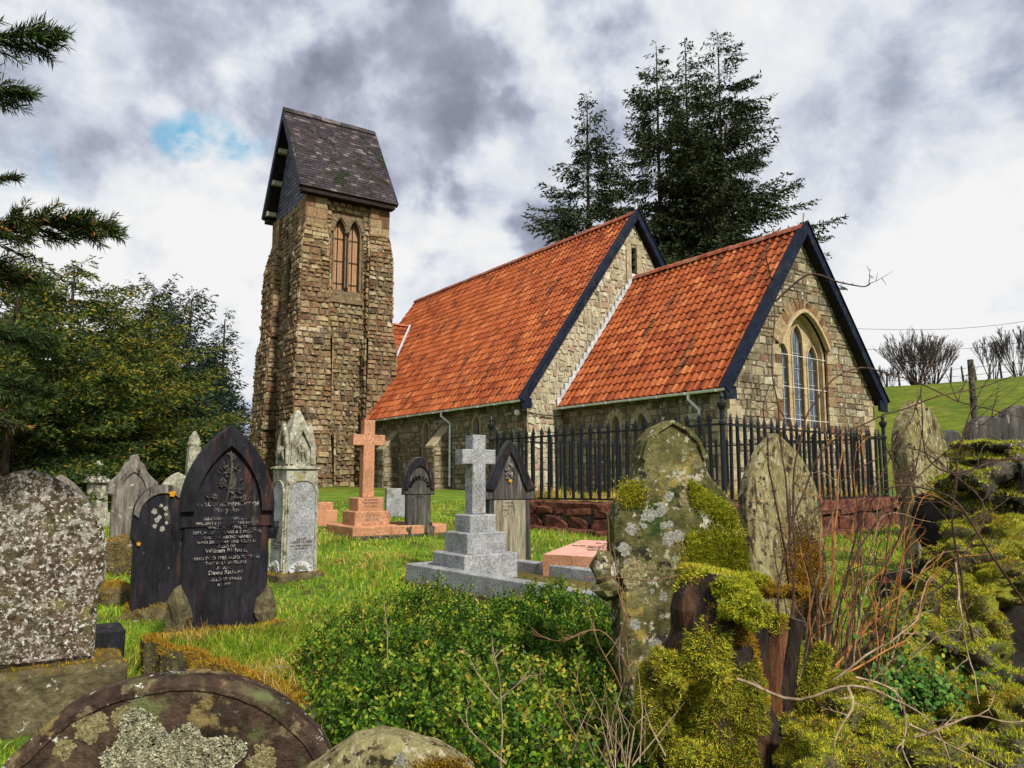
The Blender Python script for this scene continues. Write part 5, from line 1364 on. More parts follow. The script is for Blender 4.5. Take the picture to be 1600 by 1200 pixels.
# field fence, leaning post, overhead wires
fe = empty('field_fence', (0, 0, 0), 0, 'old post and wire fence along the top of the field', 'fence')
def crest(u):
    a, _ = ray(u, 590); best = None
    for Y_ in np.arange(25, 95, 1.0):
        z = gz(a*Y_, Y_); s_ = (z-CZ)/Y_
        if best is None or s_ > best[0]: best = (s_, Y_, z)
    return Vector((a*best[1], best[1], best[2]))
prev = None; fp = None
for k, u in enumerate(range(1345, 1690, 20)):
    q = crest(u)
    if fp is None:
        m = MB(); m.tube([(0, 0, -.3), (0, 0, 1.25)], [.09, .07], 6); fp = m.obj('post', M['rock'], fe); o = fp
    else: o = fp.copy(); COL.objects.link(o)
    o.location = q; o.rotation_euler = (rnd.uniform(-.12, .12), rnd.uniform(-.15, .15), 0)
    if prev is not None:
        for zz in (.45, 1.05):
            m = MB(); m.tube([prev+Vector((0, 0, zz)), q+Vector((0, 0, zz))], .02, 3); m.obj('wire', M['wire'], fe)
    prev = q
p = P(1523, 650, 16); g0 = gz(p.x, p.y); t_ = P(1516, 562, 16)
rt = empty('post', (p.x, p.y, g0), 0, 'lone tall wooden post at the foot of the green field', 'post')
mb = MB(); mb.tube([(0, 0, -.2), (t_.x-p.x, 0, t_.z-g0)], [.075, .06], 8); mb.obj('shaft', M['rock'], rt)
mb = MB()
a, b = P(1330, 545, 95), P(1720, 512, 95)
for k in range(2):
    wr_ = MB(); wr_.tube([a.lerp(b, i/10)+Vector((0, 0, 2.6*k-1.2*math.sin(PI*i/10))) for i in range(11)], .03, 3)
    tag(wr_.obj('overhead_wire', M['wire']), ('lower' if k == 0 else 'upper')+' of two thin wires crossing the sky above the field', 'wire', 'overhead wires')
# ------------------------------------------------------------------ vegetation materials
def leafmat(name, stops, trans=.25, rough=.5, spec=.10, grime=.3): return mk(name, stops, 'island', rough=rough, bump=0, grime=grime, scale=.6, gscale=1.5, trans=trans, spec=spec)
M['spruce'] = leafmat('spruce_needles', [(0,(.012,.020,.010)),(.4,(.026,.040,.018)),(.75,(.045,.060,.024)),(1,(.075,.082,.03))], .1, .7)
M['yew'] = leafmat('yew_needles', [(0,(.012,.028,.010)),(.4,(.028,.055,.016)),(.8,(.055,.085,.020)),(1,(.10,.12,.025))], .15, .6)
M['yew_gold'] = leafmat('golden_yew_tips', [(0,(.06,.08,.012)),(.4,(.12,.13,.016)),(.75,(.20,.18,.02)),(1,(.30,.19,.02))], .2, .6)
M['cypress'] = leafmat('dark_conifer_sprays', [(0,(.008,.018,.012)),(.5,(.018,.034,.022)),(.85,(.034,.055,.032)),(1,(.055,.075,.04))], .1, .65)
M['bark'] = mk('bark', [(.3,(.025,.018,.013)),(.7,(.075,.055,.04))], scale=5, bump=1, bscale=14, stretch=(4,4,.7))
M['bark_grey'] = mk('grey_twigs', [(.3,(.06,.05,.045)),(.7,(.14,.12,.11))], scale=5, bump=.5)
M['box'] = leafmat('box_leaves', [(0,(.012,.035,.006)),(.3,(.026,.072,.008)),(.6,(.058,.14,.011)),(.85,(.125,.225,.014)),(1,(.27,.31,.03))], .3, .5, .12, .25)
M['box_new'] = leafmat('young_box_leaves', [(0,(.10,.17,.015)),(.5,(.20,.26,.025)),(.85,(.34,.32,.04)),(1,(.40,.24,.04))], .35, .5, .12, .2)
M['blade'] = leafmat('grass_blades', [(0,(.06,.13,.008)),(.3,(.12,.24,.010)),(.6,(.20,.34,.015)),(.85,(.34,.42,.03)),(1,(.46,.40,.07))], .3, .6, .2, .4)
M['blade_dry'] = leafmat('dry_grass', [(0,(.26,.15,.03)),(.5,(.46,.30,.07)),(1,(.62,.46,.16))], .3, .7, .2, .3)
M['briar'] = mk('bramble_stem', [(.3,(.035,.022,.02)),(.7,(.11,.06,.045))], scale=12, rough=.6, bump=.3)
M['briar_red'] = mk('reddish_young_stem', [(.3,(.20,.07,.025)),(.7,(.42,.19,.06))], scale=12, rough=.5, bump=.2)
M['straw'] = mk('bleached_dead_stem', [(.3,(.15,.10,.06)),(.7,(.38,.29,.19))], scale=12, rough=.7, bump=.2)
M['ivy'] = leafmat('ivy_leaves', [(0,(.02,.07,.012)),(.5,(.05,.14,.02)),(.9,(.12,.22,.03)),(1,(.35,.36,.04))], .3, .5, .12, .2)

def rhomb(name, p, d, L, W, mats, parent=None, midx=None, seed=1, fold=0):
    """flat pointed leaves: four corners each"""
    r = np.random.default_rng(seed); n = len(p)
    side = unit(np.cross(d, r.normal(size=(n, 3))))
    L = np.broadcast_to(L, (n,))[:, None]; W = np.broadcast_to(W, (n,))[:, None]
    V = np.stack([p, p+d*L*.45+side*W*.5, p+d*L, p+d*L*.45-side*W*.5], 1).reshape(-1, 3)
    Fc = np.arange(n)[:, None]*4+np.array([0, 1, 2, 3])
    me = np_mesh(name, V, Fc, mats, midx)
    return link(name, me, parent)

def conifer(loc, H, R, label, zb=.1, levels=None, per=6, seed=1, name='spruce_tree', leaf=(.28, .085), mats=None, droop=.28, up=.25, power=.75, group=None, twig=.34, dens=1.0, gold=0, lean=(0, 0), top=.0, bs=1.0, spread=.5, trunk_r=None, sway=0, fill=1.0):
    r = np.random.default_rng(seed); mats = mats or [M['spruce']]
    rt = empty(name, loc, 0, label, 'tree', group)
    tr = MB(); tr_r = trunk_r or H*.016
    tr.tube([(lean[0]*t*H, lean[1]*t*H, t*H-.3) for t in np.linspace(0, 1, 12)], [tr_r*(1-t)**.9+.02 for t in np.linspace(0, 1, 12)], 8); 
    br = MB(); P_, D_, K_ = [], [], []
    z = zb*H
    step = levels or .45
    while z < H*.995:
        t = (z-zb*H)/(H*(1-zb)); Rz = R*max(0, (1-t)**power)*(1-.35*max(0, .12-t)/.12)+top
        for k in range(per if t < .85 else 4):
            az = r.random()*2*PI; L = Rz*r.uniform(.62, 1.12)*(1.0+.25*math.sin(az*2+seed+z*.6))
            if L < .15: continue
            zz = z+r.uniform(-.5, .5)*step
            o = np.array([lean[0]*zz, lean[1]*zz, zz]); dirh = np.array([math.cos(az), math.sin(az), 0])
            sN = np.array([-dirh[1], dirh[0], 0]); el = up*(1-t*0)+.35*t
            n = max(3, int(L/.5)); cur = lambda s: o+dirh*L*s+np.array([0, 0, L*(el*s*.6-droop*(s**1.6)+droop*.55*s**3)])+sN*L*sway*math.sin(s*3+az)
            br.tube([cur(s) for s in np.linspace(0, 1, n+1)], [max(.007, .022*L*.35*(1-s*.85)*bs) for s in np.linspace(0, 1, n+1)], 3, cap=False)
            m = max(3, int(L/twig*2*dens))
            for q in range(m):
                s = .16+.84*(q+r.random())/m; c = cur(s); tl = (spread*L*(1-s)*.75+.28*L**.5*.6)*r.uniform(.5, 1.1)
                sg = 1 if q % 2 else -1
                td = dirh*(.55+.5*s)+sN*sg*r.uniform(.5, 1.0)+np.array([0, 0, r.uniform(-.35, .12)]); td /= np.linalg.norm(td)
                kk = max(2, int(tl/(leaf[0]*.42)*fill))
                for w in range(kk):
                    f = (w+r.random())/kk; pt = c+td*tl*f+np.array([0, 0, -.18*tl*f*f])
                    dd = td*r.uniform(.5, 1)+r.normal(size=3)*.38+np.array([0, 0, -.18 if not gold else .05])
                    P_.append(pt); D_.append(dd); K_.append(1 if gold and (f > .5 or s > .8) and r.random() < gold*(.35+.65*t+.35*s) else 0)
        z += step*r.uniform(.8, 1.2)
    tr.obj('trunk', M['bark'], rt); br.obj('limbs', M['bark'], rt)
    P_ = np.array(P_); D_ = unit(np.array(D_)); n = len(P_)
    LL = leaf[0]*(.6+.7*r.random(n)); WW = leaf[1]*(.7+.6*r.random(n))
    rhomb('crown', P_, D_, LL, WW, mats, rt, K_ if len(mats) > 1 else None, seed)
    return rt, n
tot = 0
# tall spruces behind the church
for (u, v, Y_, R_, lab, sd) in ((917, 143, 40, 5.0, 'shortest spruce of the group behind the nave roof, left of the others', 5), (1025, 63, 42, 5.6, 'spruce with a broad top, second from the left behind the church', 6),
                          (1070, 55, 44.5, 4.6, 'slim spruce between its two taller neighbours behind the church', 7), (1121, 46, 41, 6.6, 'tallest and widest spruce behind the chancel roof', 8)):
    t_ = P(u, v, Y_); g = gz(t_.x, Y_); H = t_.z-g
    rt, n = conifer((t_.x, Y_, g), H, R_, lab, zb=.10, seed=sd, group='tall spruces behind the church', per=7 if R_ > 4 else 6, levels=.40, leaf=(.26, .085), twig=.26, dens=1.15, power=.74, spread=.42, trunk_r=.22, fill=1.6, top=.10); tot += n
# yews and conifers on the left
def P0(u, Y_): q = P(u, 742, Y_); return (q.x, Y_, gz(q.x, Y_))
for (u, v, Y_, R_, lab, sd, kw) in (
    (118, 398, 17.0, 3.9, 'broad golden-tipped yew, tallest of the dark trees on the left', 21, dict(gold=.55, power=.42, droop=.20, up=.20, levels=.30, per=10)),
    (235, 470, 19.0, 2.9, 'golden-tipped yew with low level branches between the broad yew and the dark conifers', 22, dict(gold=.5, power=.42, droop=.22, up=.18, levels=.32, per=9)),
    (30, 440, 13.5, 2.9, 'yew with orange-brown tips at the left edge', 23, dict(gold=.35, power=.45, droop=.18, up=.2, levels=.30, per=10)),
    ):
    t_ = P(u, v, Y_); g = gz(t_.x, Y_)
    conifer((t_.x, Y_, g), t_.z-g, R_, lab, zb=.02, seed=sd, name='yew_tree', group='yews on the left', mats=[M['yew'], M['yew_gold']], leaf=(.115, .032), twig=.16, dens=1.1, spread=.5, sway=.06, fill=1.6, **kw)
for (u, v, Y_, R_, lab, sd) in ((240, 445, 27, 2.4, 'dark conifer with a narrow tip behind the golden-tipped yews', 31), (300, 456, 25, 2.0, 'dark bushy conifer left of the tower, middle one of three', 32), (352, 486, 27, 1.05, 'dark conifer nearest the tower', 33)):
    t_ = P(u, v, Y_); g = gz(t_.x, Y_)
    conifer((t_.x, Y_, g), t_.z-g, R_, lab, zb=.02, seed=sd, name='conifer', group='dark conifers left of the tower', mats=[M['cypress']], leaf=(.15, .045), twig=.20, fill=1.8, power=.38, droop=-.25, up=.75, levels=.36, per=8, spread=.5)
# thicket that closes the view under the trees
def thicket(loc, rx, ry, h, n, label, seed, mat=None):
    r = np.random.default_rng(seed); rt = empty('hedge', loc, 0, label, 'hedge')
    q = r.normal(size=(n, 3)); q = unit(q)*(r.random(n)**.4)[:, None]; p = q*np.array([rx, ry, h*.55])+np.array([0, 0, h*.42]); p[:, 2] = np.abs(p[:, 2])
    p[:, 2] *= 1+.22*np.sin(p[:, 0]*1.3+seed)+.1*np.sin(p[:, 0]*3.7)
    d = unit(q+r.normal(size=(n, 3))*.7)
    rhomb('foliage', p, d, .24*(.6+.8*r.random(n)), .07, mat or M['cypress'], rt, None, seed)
    b = MB()
    for k in range(14): a = (r.random()-.5)*1.6*rx; b.tube([(a, 0, -.2), (a+r.normal()*.3, r.normal()*.3, h*.4), (a+r.normal()*.6, r.normal()*.5, h*.75)], [.06, .04, .015], 5)
    b.obj('stems', M['bark'], rt); return rt
c = P0(60, 20); thicket(c, 5.0, 1.6, 3.3, 26000, 'dark evergreen thicket closing the view beneath the yews at the left edge', 41)
c = P0(232, 28); thicket(c, 3.5, 1.8, 4.6, 24000, 'dark evergreen thicket beneath the conifers left of the tower', 42)
c = P0(960, 48); thicket((c[0]+2, c[1], c[2]), 9, 1.8, 3.5, 16000, 'evergreen hedge behind the church under the spruces', 43)

# near yew: trunk outside the left edge, boughs reaching into view
def needle_bough(name, pts, parent, mats, seed, side=.26, n=1500, L=.032, cones=0):
    """woody bough with side shoots carrying flat needles"""
    r = np.random.default_rng(seed); pts = [Vector(p) for p in pts]
    b = MB(); b.tube(pts, [.016*(1-i/len(pts))+.004 for i in range(len(pts))], 5)
    segs = []
    for i in range(len(pts)-1):
        for k in range(5): segs.append((pts[i].lerp(pts[i+1], (k+.5)/5), (pts[i+1]-pts[i]).normalized(), (i+(k+.5)/5)/(len(pts)-1)))
    shoots = []
    for c, d, t in segs[4:]:
        for sg in (1, -1):
            sN = d.cross(Vector((0, 0, 1))).normalized()*sg; ln = side*(1.05-t*.75)*r.uniform(.5, 1.15)
            dd = (d*.8+sN*r.uniform(.3, 1.0)+Vector((0, 0, r.uniform(-.5, .35)))).normalized(); e = c+dd*ln
            b.tube([c, c+dd*ln*.5+Vector((0, 0, -.01)), e], [.005, .004, .002], 3); shoots.append((c, e)); 
            if ln > .08:
                for q in (.35, .6, .85):
                    m_ = c.lerp(e, q); d3 = (dd+sN*r.uniform(-1, 1)*.8+Vector((0, 0, r.uniform(-.4, .4)))).normalized(); e2 = m_+d3*ln*.42; b.tube([m_, e2], [.003, .0015], 3); shoots.append((m_, e2))
    b.obj('bough', M['bark'], parent)
    P_, D_, K = [], [], []
    per = max(6, n//len(shoots))
    for c, e in shoots:
        ax = e-c
        for k in range(per):
            f = r.random(); o = c+ax*f; dv = Vector(r.normal(size=3)); dv = (dv-ax.normalized()*dv.dot(ax.normalized())).normalized()
            P_.append(o); D_.append((ax.normalized()*.8+dv*.8).normalized()); K.append(1 if (cones and r.random() < cones and f < .7) else 0)
    P_ = np.array([tuple(x) for x in P_]); D_ = np.array([tuple(x) for x in D_])
    rhomb('needles', P_, D_, L*(.7+.6*r.random(len(P_))), .0042, mats, parent, K, seed)
ny = empty('yew_tree', (0, 0, 0), 0, 'near yew bough ends hanging into view along the left edge against the sky', 'tree')
tb = (-3.6, 2.6); g = gz(*tb)
m = MB(); m.tube([(tb[0], tb[1], g-.2), (tb[0]+.05, tb[1], g+1.4), (tb[0], tb[1]+.05, g+2.6), (tb[0]+.1, tb[1]+.05, g+4.2)], [.24, .19, .15, .06], 10); m.obj('trunk', M['bark'], ny)
M['cone'] = mk('orange_brown_buds', [(.3,(.20,.09,.03)),(.7,(.42,.20,.06))], bump=0)
def bough(uvY, seed, **kw):
    e = [P(*q) for q in uvY]; s0 = Vector((tb[0]+.1, tb[1]+.03, max(g+.5, min(g+3.8, e[0].z-.15))))
    pts = [s0]+e; out = []
    for i in range(len(pts)-1):
        out += [pts[i].lerp(pts[i+1], k/2) for k in range(2)]
    needle_bough('bough', out+[pts[-1]], ny, [M['yew'], M['cone']], seed, **kw)
bough([(-60, 60, 2.7), (40, 55, 2.75), (82, 62, 2.8)], 51, side=.19, n=2600, L=.042)
bough([(-70, 130, 2.7), (0, 138, 2.75), (42, 148, 2.8)], 52, side=.15, n=2000, cones=.05, L=.04)
bough([(-80, 350, 2.8), (30, 350, 2.85), (110, 348, 2.9), (165, 355, 2.95)], 53, side=.26, n=6500, cones=.12, L=.036)
bough([(-80, 285, 2.8), (-10, 280, 2.85), (28, 276, 2.9)], 54, side=.07, n=500)
bough([(-80, 420, 3.1), (-20, 425, 3.2), (50, 440, 3.3)], 55, side=.26, n=4500, cones=.14, L=.036)
bough([(-80, 660, 2.6), (-20, 655, 2.65), (35, 665, 2.7)], 56, side=.14, n=900, cones=.5)
bough([(-80, 580, 4.0), (0, 600, 4.2), (60, 615, 4.3)], 57, side=.35, n=4500, L=.045)
bough([(-80, 520, 4.0), (-10, 520, 4.2), (70, 535, 4.4)], 58, side=.35, n=4500, L=.045)

# bare trees on the hill
def bare_tree(loc, h, w, label, seed, fan=.9, stems=5, group='bare trees on the hill'):
    r = random.Random(seed); rt = empty('bare_tree', loc, 0, label, 'tree', group); mb = MB(); tw_ = MB()
    def grow(p, d, L, rad, lv):
        q = p+d*L*.5+Vector((r.uniform(-1, 1), r.uniform(-1, 1), r.uniform(-.5, 1)))*L*.06; e = q+(d+Vector((0, 0, .10))).normalized()*L*.5
        (mb if lv < 2 else tw_).tube([p, q, e], [rad, rad*.8, rad*.62], 4 if lv < 2 else 3, cap=False)
        if lv >= 6 or L < .12: return
        for k in range(3 if lv < 5 else 4):
            nd = (d+Vector((r.uniform(-1, 1), r.uniform(-1, 1), r.uniform(-.4, .7)))*(.42 if lv < 2 else .52)).normalized()
            s = p.lerp(e, r.uniform(.5, 1.0) if k else 1.0); grow(s, nd, L*r.uniform(.62, .84), max(.010, rad*.62), lv+1)
    def side(p, d, L, rad, lv):
        q = p+d*L*.5+Vector((r.uniform(-1, 1), r.uniform(-1, 1), r.uniform(0, 1)))*L*.07; e = q+(d+Vector((0, 0, .18))).normalized()*L*.5
        (mb if lv == 0 else tw_).tube([p, q, e], [rad, rad*.75, rad*.45], 4 if lv == 0 else 3, cap=False)
        if lv >= 3: return
        for k in range((8, 5, 4, 3)[lv]):
            t_ = .12+.88*r.random()**.7 if lv else .2+.8*r.random()**.55; s = p.lerp(q, t_*2) if t_ < .5 else q.lerp(e, t_*2-1)
            nd = (d+Vector((r.uniform(-1, 1), r.uniform(-1, 1), r.uniform(-.3, .5)))*.36).normalized()
            side(s, nd, L*(1.0-.45*t_)*r.uniform(.40, .62), max(.010, rad*.5), lv+1)
    for k in range(stems*4):
        a = 2.4*k+r.uniform(-.3, .3); s = fan*1.25*math.sqrt((k+.5)/(stems*4))
        d = Vector((math.cos(a)*s*w, math.sin(a)*s*.7, 1)).normalized()
        side(Vector((math.cos(a)*.2, math.sin(a)*.2, -.2)), d, h*r.uniform(.74, .82)*(d.z*.4+.6), h*.0075, 0)
    mb.obj('trunk', M['bark'], rt); tw_.obj('twigs', M['bark_grey'], rt)
for (u, vt, w, lab, sd, st, fan) in ((1432, 519, .9, 'larger half of the bare fan-shaped tree pair on the hill', 61, 9, .85), (1458, 530, .9, 'smaller half of the bare fan-shaped tree pair on the hill', 62, 6, .8), (1552, 528, .6, 'small bare tree with one clear trunk on the hilltop', 63, 3, .6),
                    (1592, 514, .8, 'bare tree on the hill cut by the right edge', 64, 5, .7), (1388, 568, .7, 'little bare shrub on the hill beside the chancel bargeboard', 65, 4, .8)):
    q = crest(u); h = (P(u, vt, q.y).z-q.z); q.z -= .1
    bare_tree(q, h*1.05, w, lab, sd, fan, st)
# ------------------------------------------------------------------ near plants
def box_bush(domes, label, seed, dens=1.0):
    r = np.random.default_rng(seed); rt = empty('box_bush', (0, 0, 0), 0, label, 'bush')
    C_ = []; 
    for (u, v, Y_, ra) in domes:
        t_ = P(u, v, Y_); gg = gz(t_.x, Y_); hz = max(.25, (t_.z-gg)*.62); C_.append((t_.x, Y_, t_.z-hz, ra*.84, ra*.78, hz))
    C_ = np.array(C_); SP, SD = [], []
    for i, (x, y, z, a, b, c) in enumerate(C_):
        for rad, n in ((1.0, int(4200*dens*a*a*4)), (.76, int(1700*dens*a*a*4)), (.55, int(800*dens*a*a*4))):
            q = unit(r.normal(size=(n, 3))); q = q[q[:, 2] > -.55]
            nzv = np.array([mn.noise(Vector((a_*3.8+i*3, b_*3.8, c_*3.8))) for a_, b_, c_ in q])
            bump_ = .92+.55*nzv+.04*r.normal(size=len(q))
            if rad > .9: s_ = r.random(len(q)) < np.clip(.70+3.2*nzv, .05, 1); q = q[s_]; bump_ = bump_[s_]
            p = np.array([x, y, z])+q*np.array([a, b, c])*(rad*bump_)[:, None]
            keep = np.ones(len(p), bool)
            for j, (x2, y2, z2, a2, b2, c2) in enumerate(C_):
                if j == i: continue
                keep &= (((p-np.array([x2, y2, z2]))/np.array([a2, b2, c2]))**2).sum(1) > .62
            p = p[keep]; SP.append(p); SD.append(unit(q[keep]+np.array([0, 0, .55])+.5*r.normal(size=p.shape)))
    SP = np.concatenate(SP); SD = np.concatenate(SD)
    ok = SP[:, 2] > ground(SP[:, 0], SP[:, 1]); SP = SP[ok]; SD = SD[ok]; n = len(SP)
    SL = .07+.06*r.random(n)
    # shoots
    sh = blades('shoots', SP-SD*.03, SD, SL+.02, .0022, M['briar'], rt, .1, seed)
    P_, D_, K = [], [], []
    young = r.random(n) < (.16+.28*(np.sin(SP[:, 0]*3.1+1)*np.cos(SP[:, 1]*2.3) > .25))
    for k in range(7):
        f = (k+.6)/7
        s1 = unit(np.cross(SD, r.normal(size=(n, 3))))
        for sg in (1, -1):
            P_.append(SP+SD*(SL*f)[:, None]); D_.append(unit(SD*.65+s1*sg*.9+.15*r.normal(size=(n, 3)))); K.append((young & (k > 3)).astype(int))
    P_ = np.concatenate(P_); D_ = np.concatenate(D_); K = np.concatenate(K); m = len(P_)
    rhomb('leaves', P_, D_, .016+.009*r.random(m), .0105+.003*r.random(m), [M['box'], M['box_new']], rt, K, seed)
    b = MB(); rr_ = random.Random(seed)
    for (x, y, z, a, bb, c) in C_:
        for k in range(5):
            an = rr_.random()*2*PI; b.tube([(x, y, gz(x, y)-.05), (x+math.cos(an)*a*.3, y+math.sin(an)*a*.3, z), (x+math.cos(an)*a*.75, y+math.sin(an)*a*.7, z+c*.45)], [.012, .008, .004], 4)
    b.obj('stems', M['briar'], rt)
    return rt, m
_, nb = box_bush([(552, 1000, 4.0, .30), (575, 975, 4.4, .34), (630, 955, 4.6, .36), (672, 935, 4.8, .30), (735, 975, 4.3, .36), (610, 1015, 3.6, .36), (690, 1015, 3.5, .36), (770, 1015, 3.6, .36), (590, 1065, 3.1, .26), (650, 1070, 2.9, .32), (730, 1080, 2.8, .34), (625, 1140, 2.5, .2), (700, 1140, 2.45, .26), (580, 1140, 2.75, .16), (770, 1140, 2.4, .24)],
         'dense low box bush with small glossy leaves filling the centre foreground, left half', 71)
_, nb2 = box_bush([(850, 935, 4.6, .36), (905, 950, 4.4, .34), (950, 970, 4.0, .28), (850, 1000, 3.8, .36), (925, 1025, 3.4, .30), (830, 1065, 3.1, .36), (900, 1080, 2.9, .30), (850, 1130, 2.55, .26), (925, 1140, 2.5, .20), (800, 1180, 2.2, .2), (880, 1190, 2.15, .18)],
         'dense low box bush beside the big mossy headstone, right half of the green mass', 72)
print('BUSH LEAVES', nb, nb2)

# grass
def inside_church(x, y):
    dx, dy = x-CH.x, y-CH.y; c, s = math.cos(CH_ANG), math.sin(CH_ANG)
    lx = dx*c+dy*s; ly = -dx*s+dy*c
    return ((lx < 6.6) & (lx > -17.6) & (abs(ly) < 4.7)) | ((lx < -11.8) & (lx > -17.4) & (ly > -7.9) & (ly < 0))
def grass(name, n, y0, y1, L, W, seed, mats, ax=(-.76, .76), power=1.6, clump=True):
    r = np.random.default_rng(seed); u = r.random(n); k = 1-power+1
    y = (y0**k+(y1**k-y0**k)*u)**(1/k); x = (ax[0]+(ax[1]-ax[0])*r.random(n))*y
    ok = ~inside_church(x, y); x, y = x[ok], y[ok]
    den = .5+.5*np.sin(x*3.3+1.2)*np.cos(y*2.9)+.4*np.sin(x*9+y*7)*np.cos(y*11-x*5)
    ok = r.random(len(x)) < np.clip(den*1.35+.30, .10, 1); x, y = x[ok], y[ok]; n = len(x)
    p = np.stack([x, y, ground(x, y)-.005], 1); d = unit(np.stack([.45*r.normal(size=n), .45*r.normal(size=n), np.ones(n)], 1))
    LL = L*(.45+.9*r.random(n))*(1+.5*np.sin(x*1.7)*np.sin(y*1.3+1))
    dry = (r.random(n) < .10+.34*((np.sin(x*2.3+2)*np.cos(y*1.9+x) > .45)))
    o = blades(name, p, d, LL, W*(y/5)**.5, mats, None, .55, seed, dry.astype(int)); tag(o, kind='stuff'); return o
grass('grass', 90000, 2.2, 6.5, .060, .0050, 81, [M['blade'], M['blade_dry']], power=1.2)
grass('grass', 110000, 6.5, 17, .065, .0085, 82, [M['blade'], M['blade_dry']], power=1.5)
# tufts: kerb plot, dry grass in the railed plot, long wisps
bpy.context.view_layer.update()
r = np.random.default_rng(9)
p_, n_ = surf_points(plot, 11000, None, 3); n = len(p_)
d_ = unit(np.stack([.4*r.normal(size=n)+.15, .4*r.normal(size=n)-.3, np.ones(n)], 1))
blades('grass', p_, d_, .06*(.5+r.random(n)), .0045, [M['blade'], M['blade_dry']], kt, .5, 5, ((r.random(n) < .55*((p_[:, 0]*.6-p_[:, 1]*.5) > np.median(p_[:, 0]*.6-p_[:, 1]*.5))+.12)).astype(int))
n = 9000; a_ = r.random(n); b_ = r.random(n); base = np.array([cor[0].x, cor[0].y])+np.outer(a_, np.array(dl)*LL)+np.outer(b_, np.array(dr)*LR)
q = np.stack([base[:, 0], base[:, 1], np.full(n, cz_-.02)-.06*a_-.03*b_], 1); d_ = unit(np.stack([.3*r.normal(size=n), .3*r.normal(size=n), np.ones(n)], 1))
dg = blades('dry_grass', q, d_, (.26+.16*np.sin(a_*9)*np.cos(b_*7))*(.5+.8*r.random(n)), .011, [M['blade_dry'], M['blade']], pt_, .4, 6, (r.random(n) < .15).astype(int)); tag(dg, kind='stuff')
def tuft(u, v, n, L, seed, mat, rad=.05, cat='grass tuft', label=None, Y_=None, lean=0):
    c = hit(u, v) if Y_ is None else P(u, v, Y_); r = np.random.default_rng(seed)
    q = np.stack([c.x+rad*r.normal(size=n), c.y+rad*r.normal(size=n), np.full(n, c.z-.01)], 1); d = unit(np.stack([.35*r.normal(size=n)+lean, .35*r.normal(size=n), np.ones(n)], 1))
    o = blades('grass_tuft', q, d, L*(.5+.7*r.random(n)), .0035, mat, None, .45, seed); tag(o, label, cat)
tuft(690, 872, 60, .22, 1, M['blade_dry'], .05, label='wispy dry grass tuft at the left end of the grey kerb')
tuft(300, 1000, 90, .14, 2, M['blade_dry'], .06, label='straw-coloured grass tuft on the corner of the mossy kerb', Y_=4.7)
tuft(960, 1185, 40, .20, 3, M['straw'], .04, label='bleached upright grass stalks at the foot of the mossy stump', Y_=1.95)

# ------------------------------------------------------------------ stump
YS = 2.2
def at(u, v, Y_=YS): return P(u, v, Y_)
st = empty('tree_stump', at(1110, 1195, YS), 0, 'old cut tree stump thick with yellow-green moss in front of the big pointed headstone', 'tree stump')
def local(mb, name, mat, parent, smooth=False):
    o = mb.obj(name, mat, None, smooth=smooth); bpy.context.view_layer.update(); o.parent = parent; o.matrix_parent_inverse = parent.matrix_world.inverted(); return o
M['stumpbark'] = mk('dark_wet_bark', [(.3,(.012,.010,.010)),(.5,(.035,.026,.022)),(.7,(.11,.055,.03))], scale=8, rough=.55, bump=1, bscale=14, stretch=(3,3,.5), spots=[((.20,.08,.03),7,.6,.7,1)])
M['redbark'] = mk('reddish_peeling_bark', [(.3,(.05,.025,.015)),(.5,(.14,.06,.03)),(.7,(.28,.14,.07))], scale=9, rough=.7, bump=1, bscale=16, stretch=(3,3,.5))
M['cutwood'] = mk('grey_cut_wood', [(.3,(.045,.04,.05)),(.7,(.11,.10,.115))], scale=10, rough=.7, bump=.6, bscale=50)
def rough_stem(mb, pts, rad, k=18, seed=0, amp=.2):
    pts = [Vector(p) for p in pts]; n = len(pts); vs = []
    for i, p in enumerate(pts):
        t = (pts[min(i+1, n-1)]-pts[max(i-1, 0)]).normalized(); a = Vector((1, 0, 0)); a = (a-t*a.dot(t)).normalized(); b = t.cross(a)
        for j in range(k):
            an = 2*PI*j/k; w = 1+amp*mn.noise(Vector((math.cos(an)*1.8+seed, math.sin(an)*1.8, i*.35)))*1.5+amp*.5*mn.noise(Vector((math.cos(an)*5+seed, math.sin(an)*5, i*.8)))
            vs.append(p+(a*math.cos(an)+b*math.sin(an))*rad[i]*w)
    mb.add(vs, [(i*k+j, i*k+(j+1) % k, (i+1)*k+(j+1) % k, (i+1)*k+j) for i in range(n-1) for j in range(k)], 0)
    mb.add([vs[(n-1)*k+j] for j in range(k)], [tuple(range(k))], 1)
mb = MB(); T_ = []
main = [at(1165, 1330), at(1150, 1230), at(1130, 1130), at(1112, 1030), at(1105, 950), at(1112, 893)]
rough_stem(mb, [main[0].lerp(main[1], .5)]+[main[i].lerp(main[i+1], k/3) for i in range(1, 5) for k in range(3)]+[main[-1]], [.16]+[.15-.0055*i for i in range(13)][:13], 20, 1, .22)
stm = local(mb, 'trunk', [M['stumpbark'], M['cutwood']], st)
stems = []
for k, (pts, r0, r1) in enumerate((([at(1165, 1150), at(1180, 1040), at(1188, 945)], .045, .030), ([at(1190, 1160), at(1208, 1050), at(1216, 962)], .042, .026), ([at(1200, 1180), at(1225, 1060), at(1246, 968)], .04, .022), ([at(1060, 1190), at(1030, 1110), at(1032, 1040)], .07, .05), ([at(1230, 1180), at(1262, 1090), at(1290, 1010)], .035, .02))):
    mb = MB(); rough_stem(mb, [pts[0].lerp(pts[1], i/3) for i in range(3)]+[pts[1].lerp(pts[2], i/3) for i in range(4)], [r0+(r1-r0)*i/6 for i in range(7)], 12, k+3, .15)
    stems.append(local(mb, 'cut_stem', [M['stumpbark'] if k != 1 else M['redbark'], M['cutwood']], st))
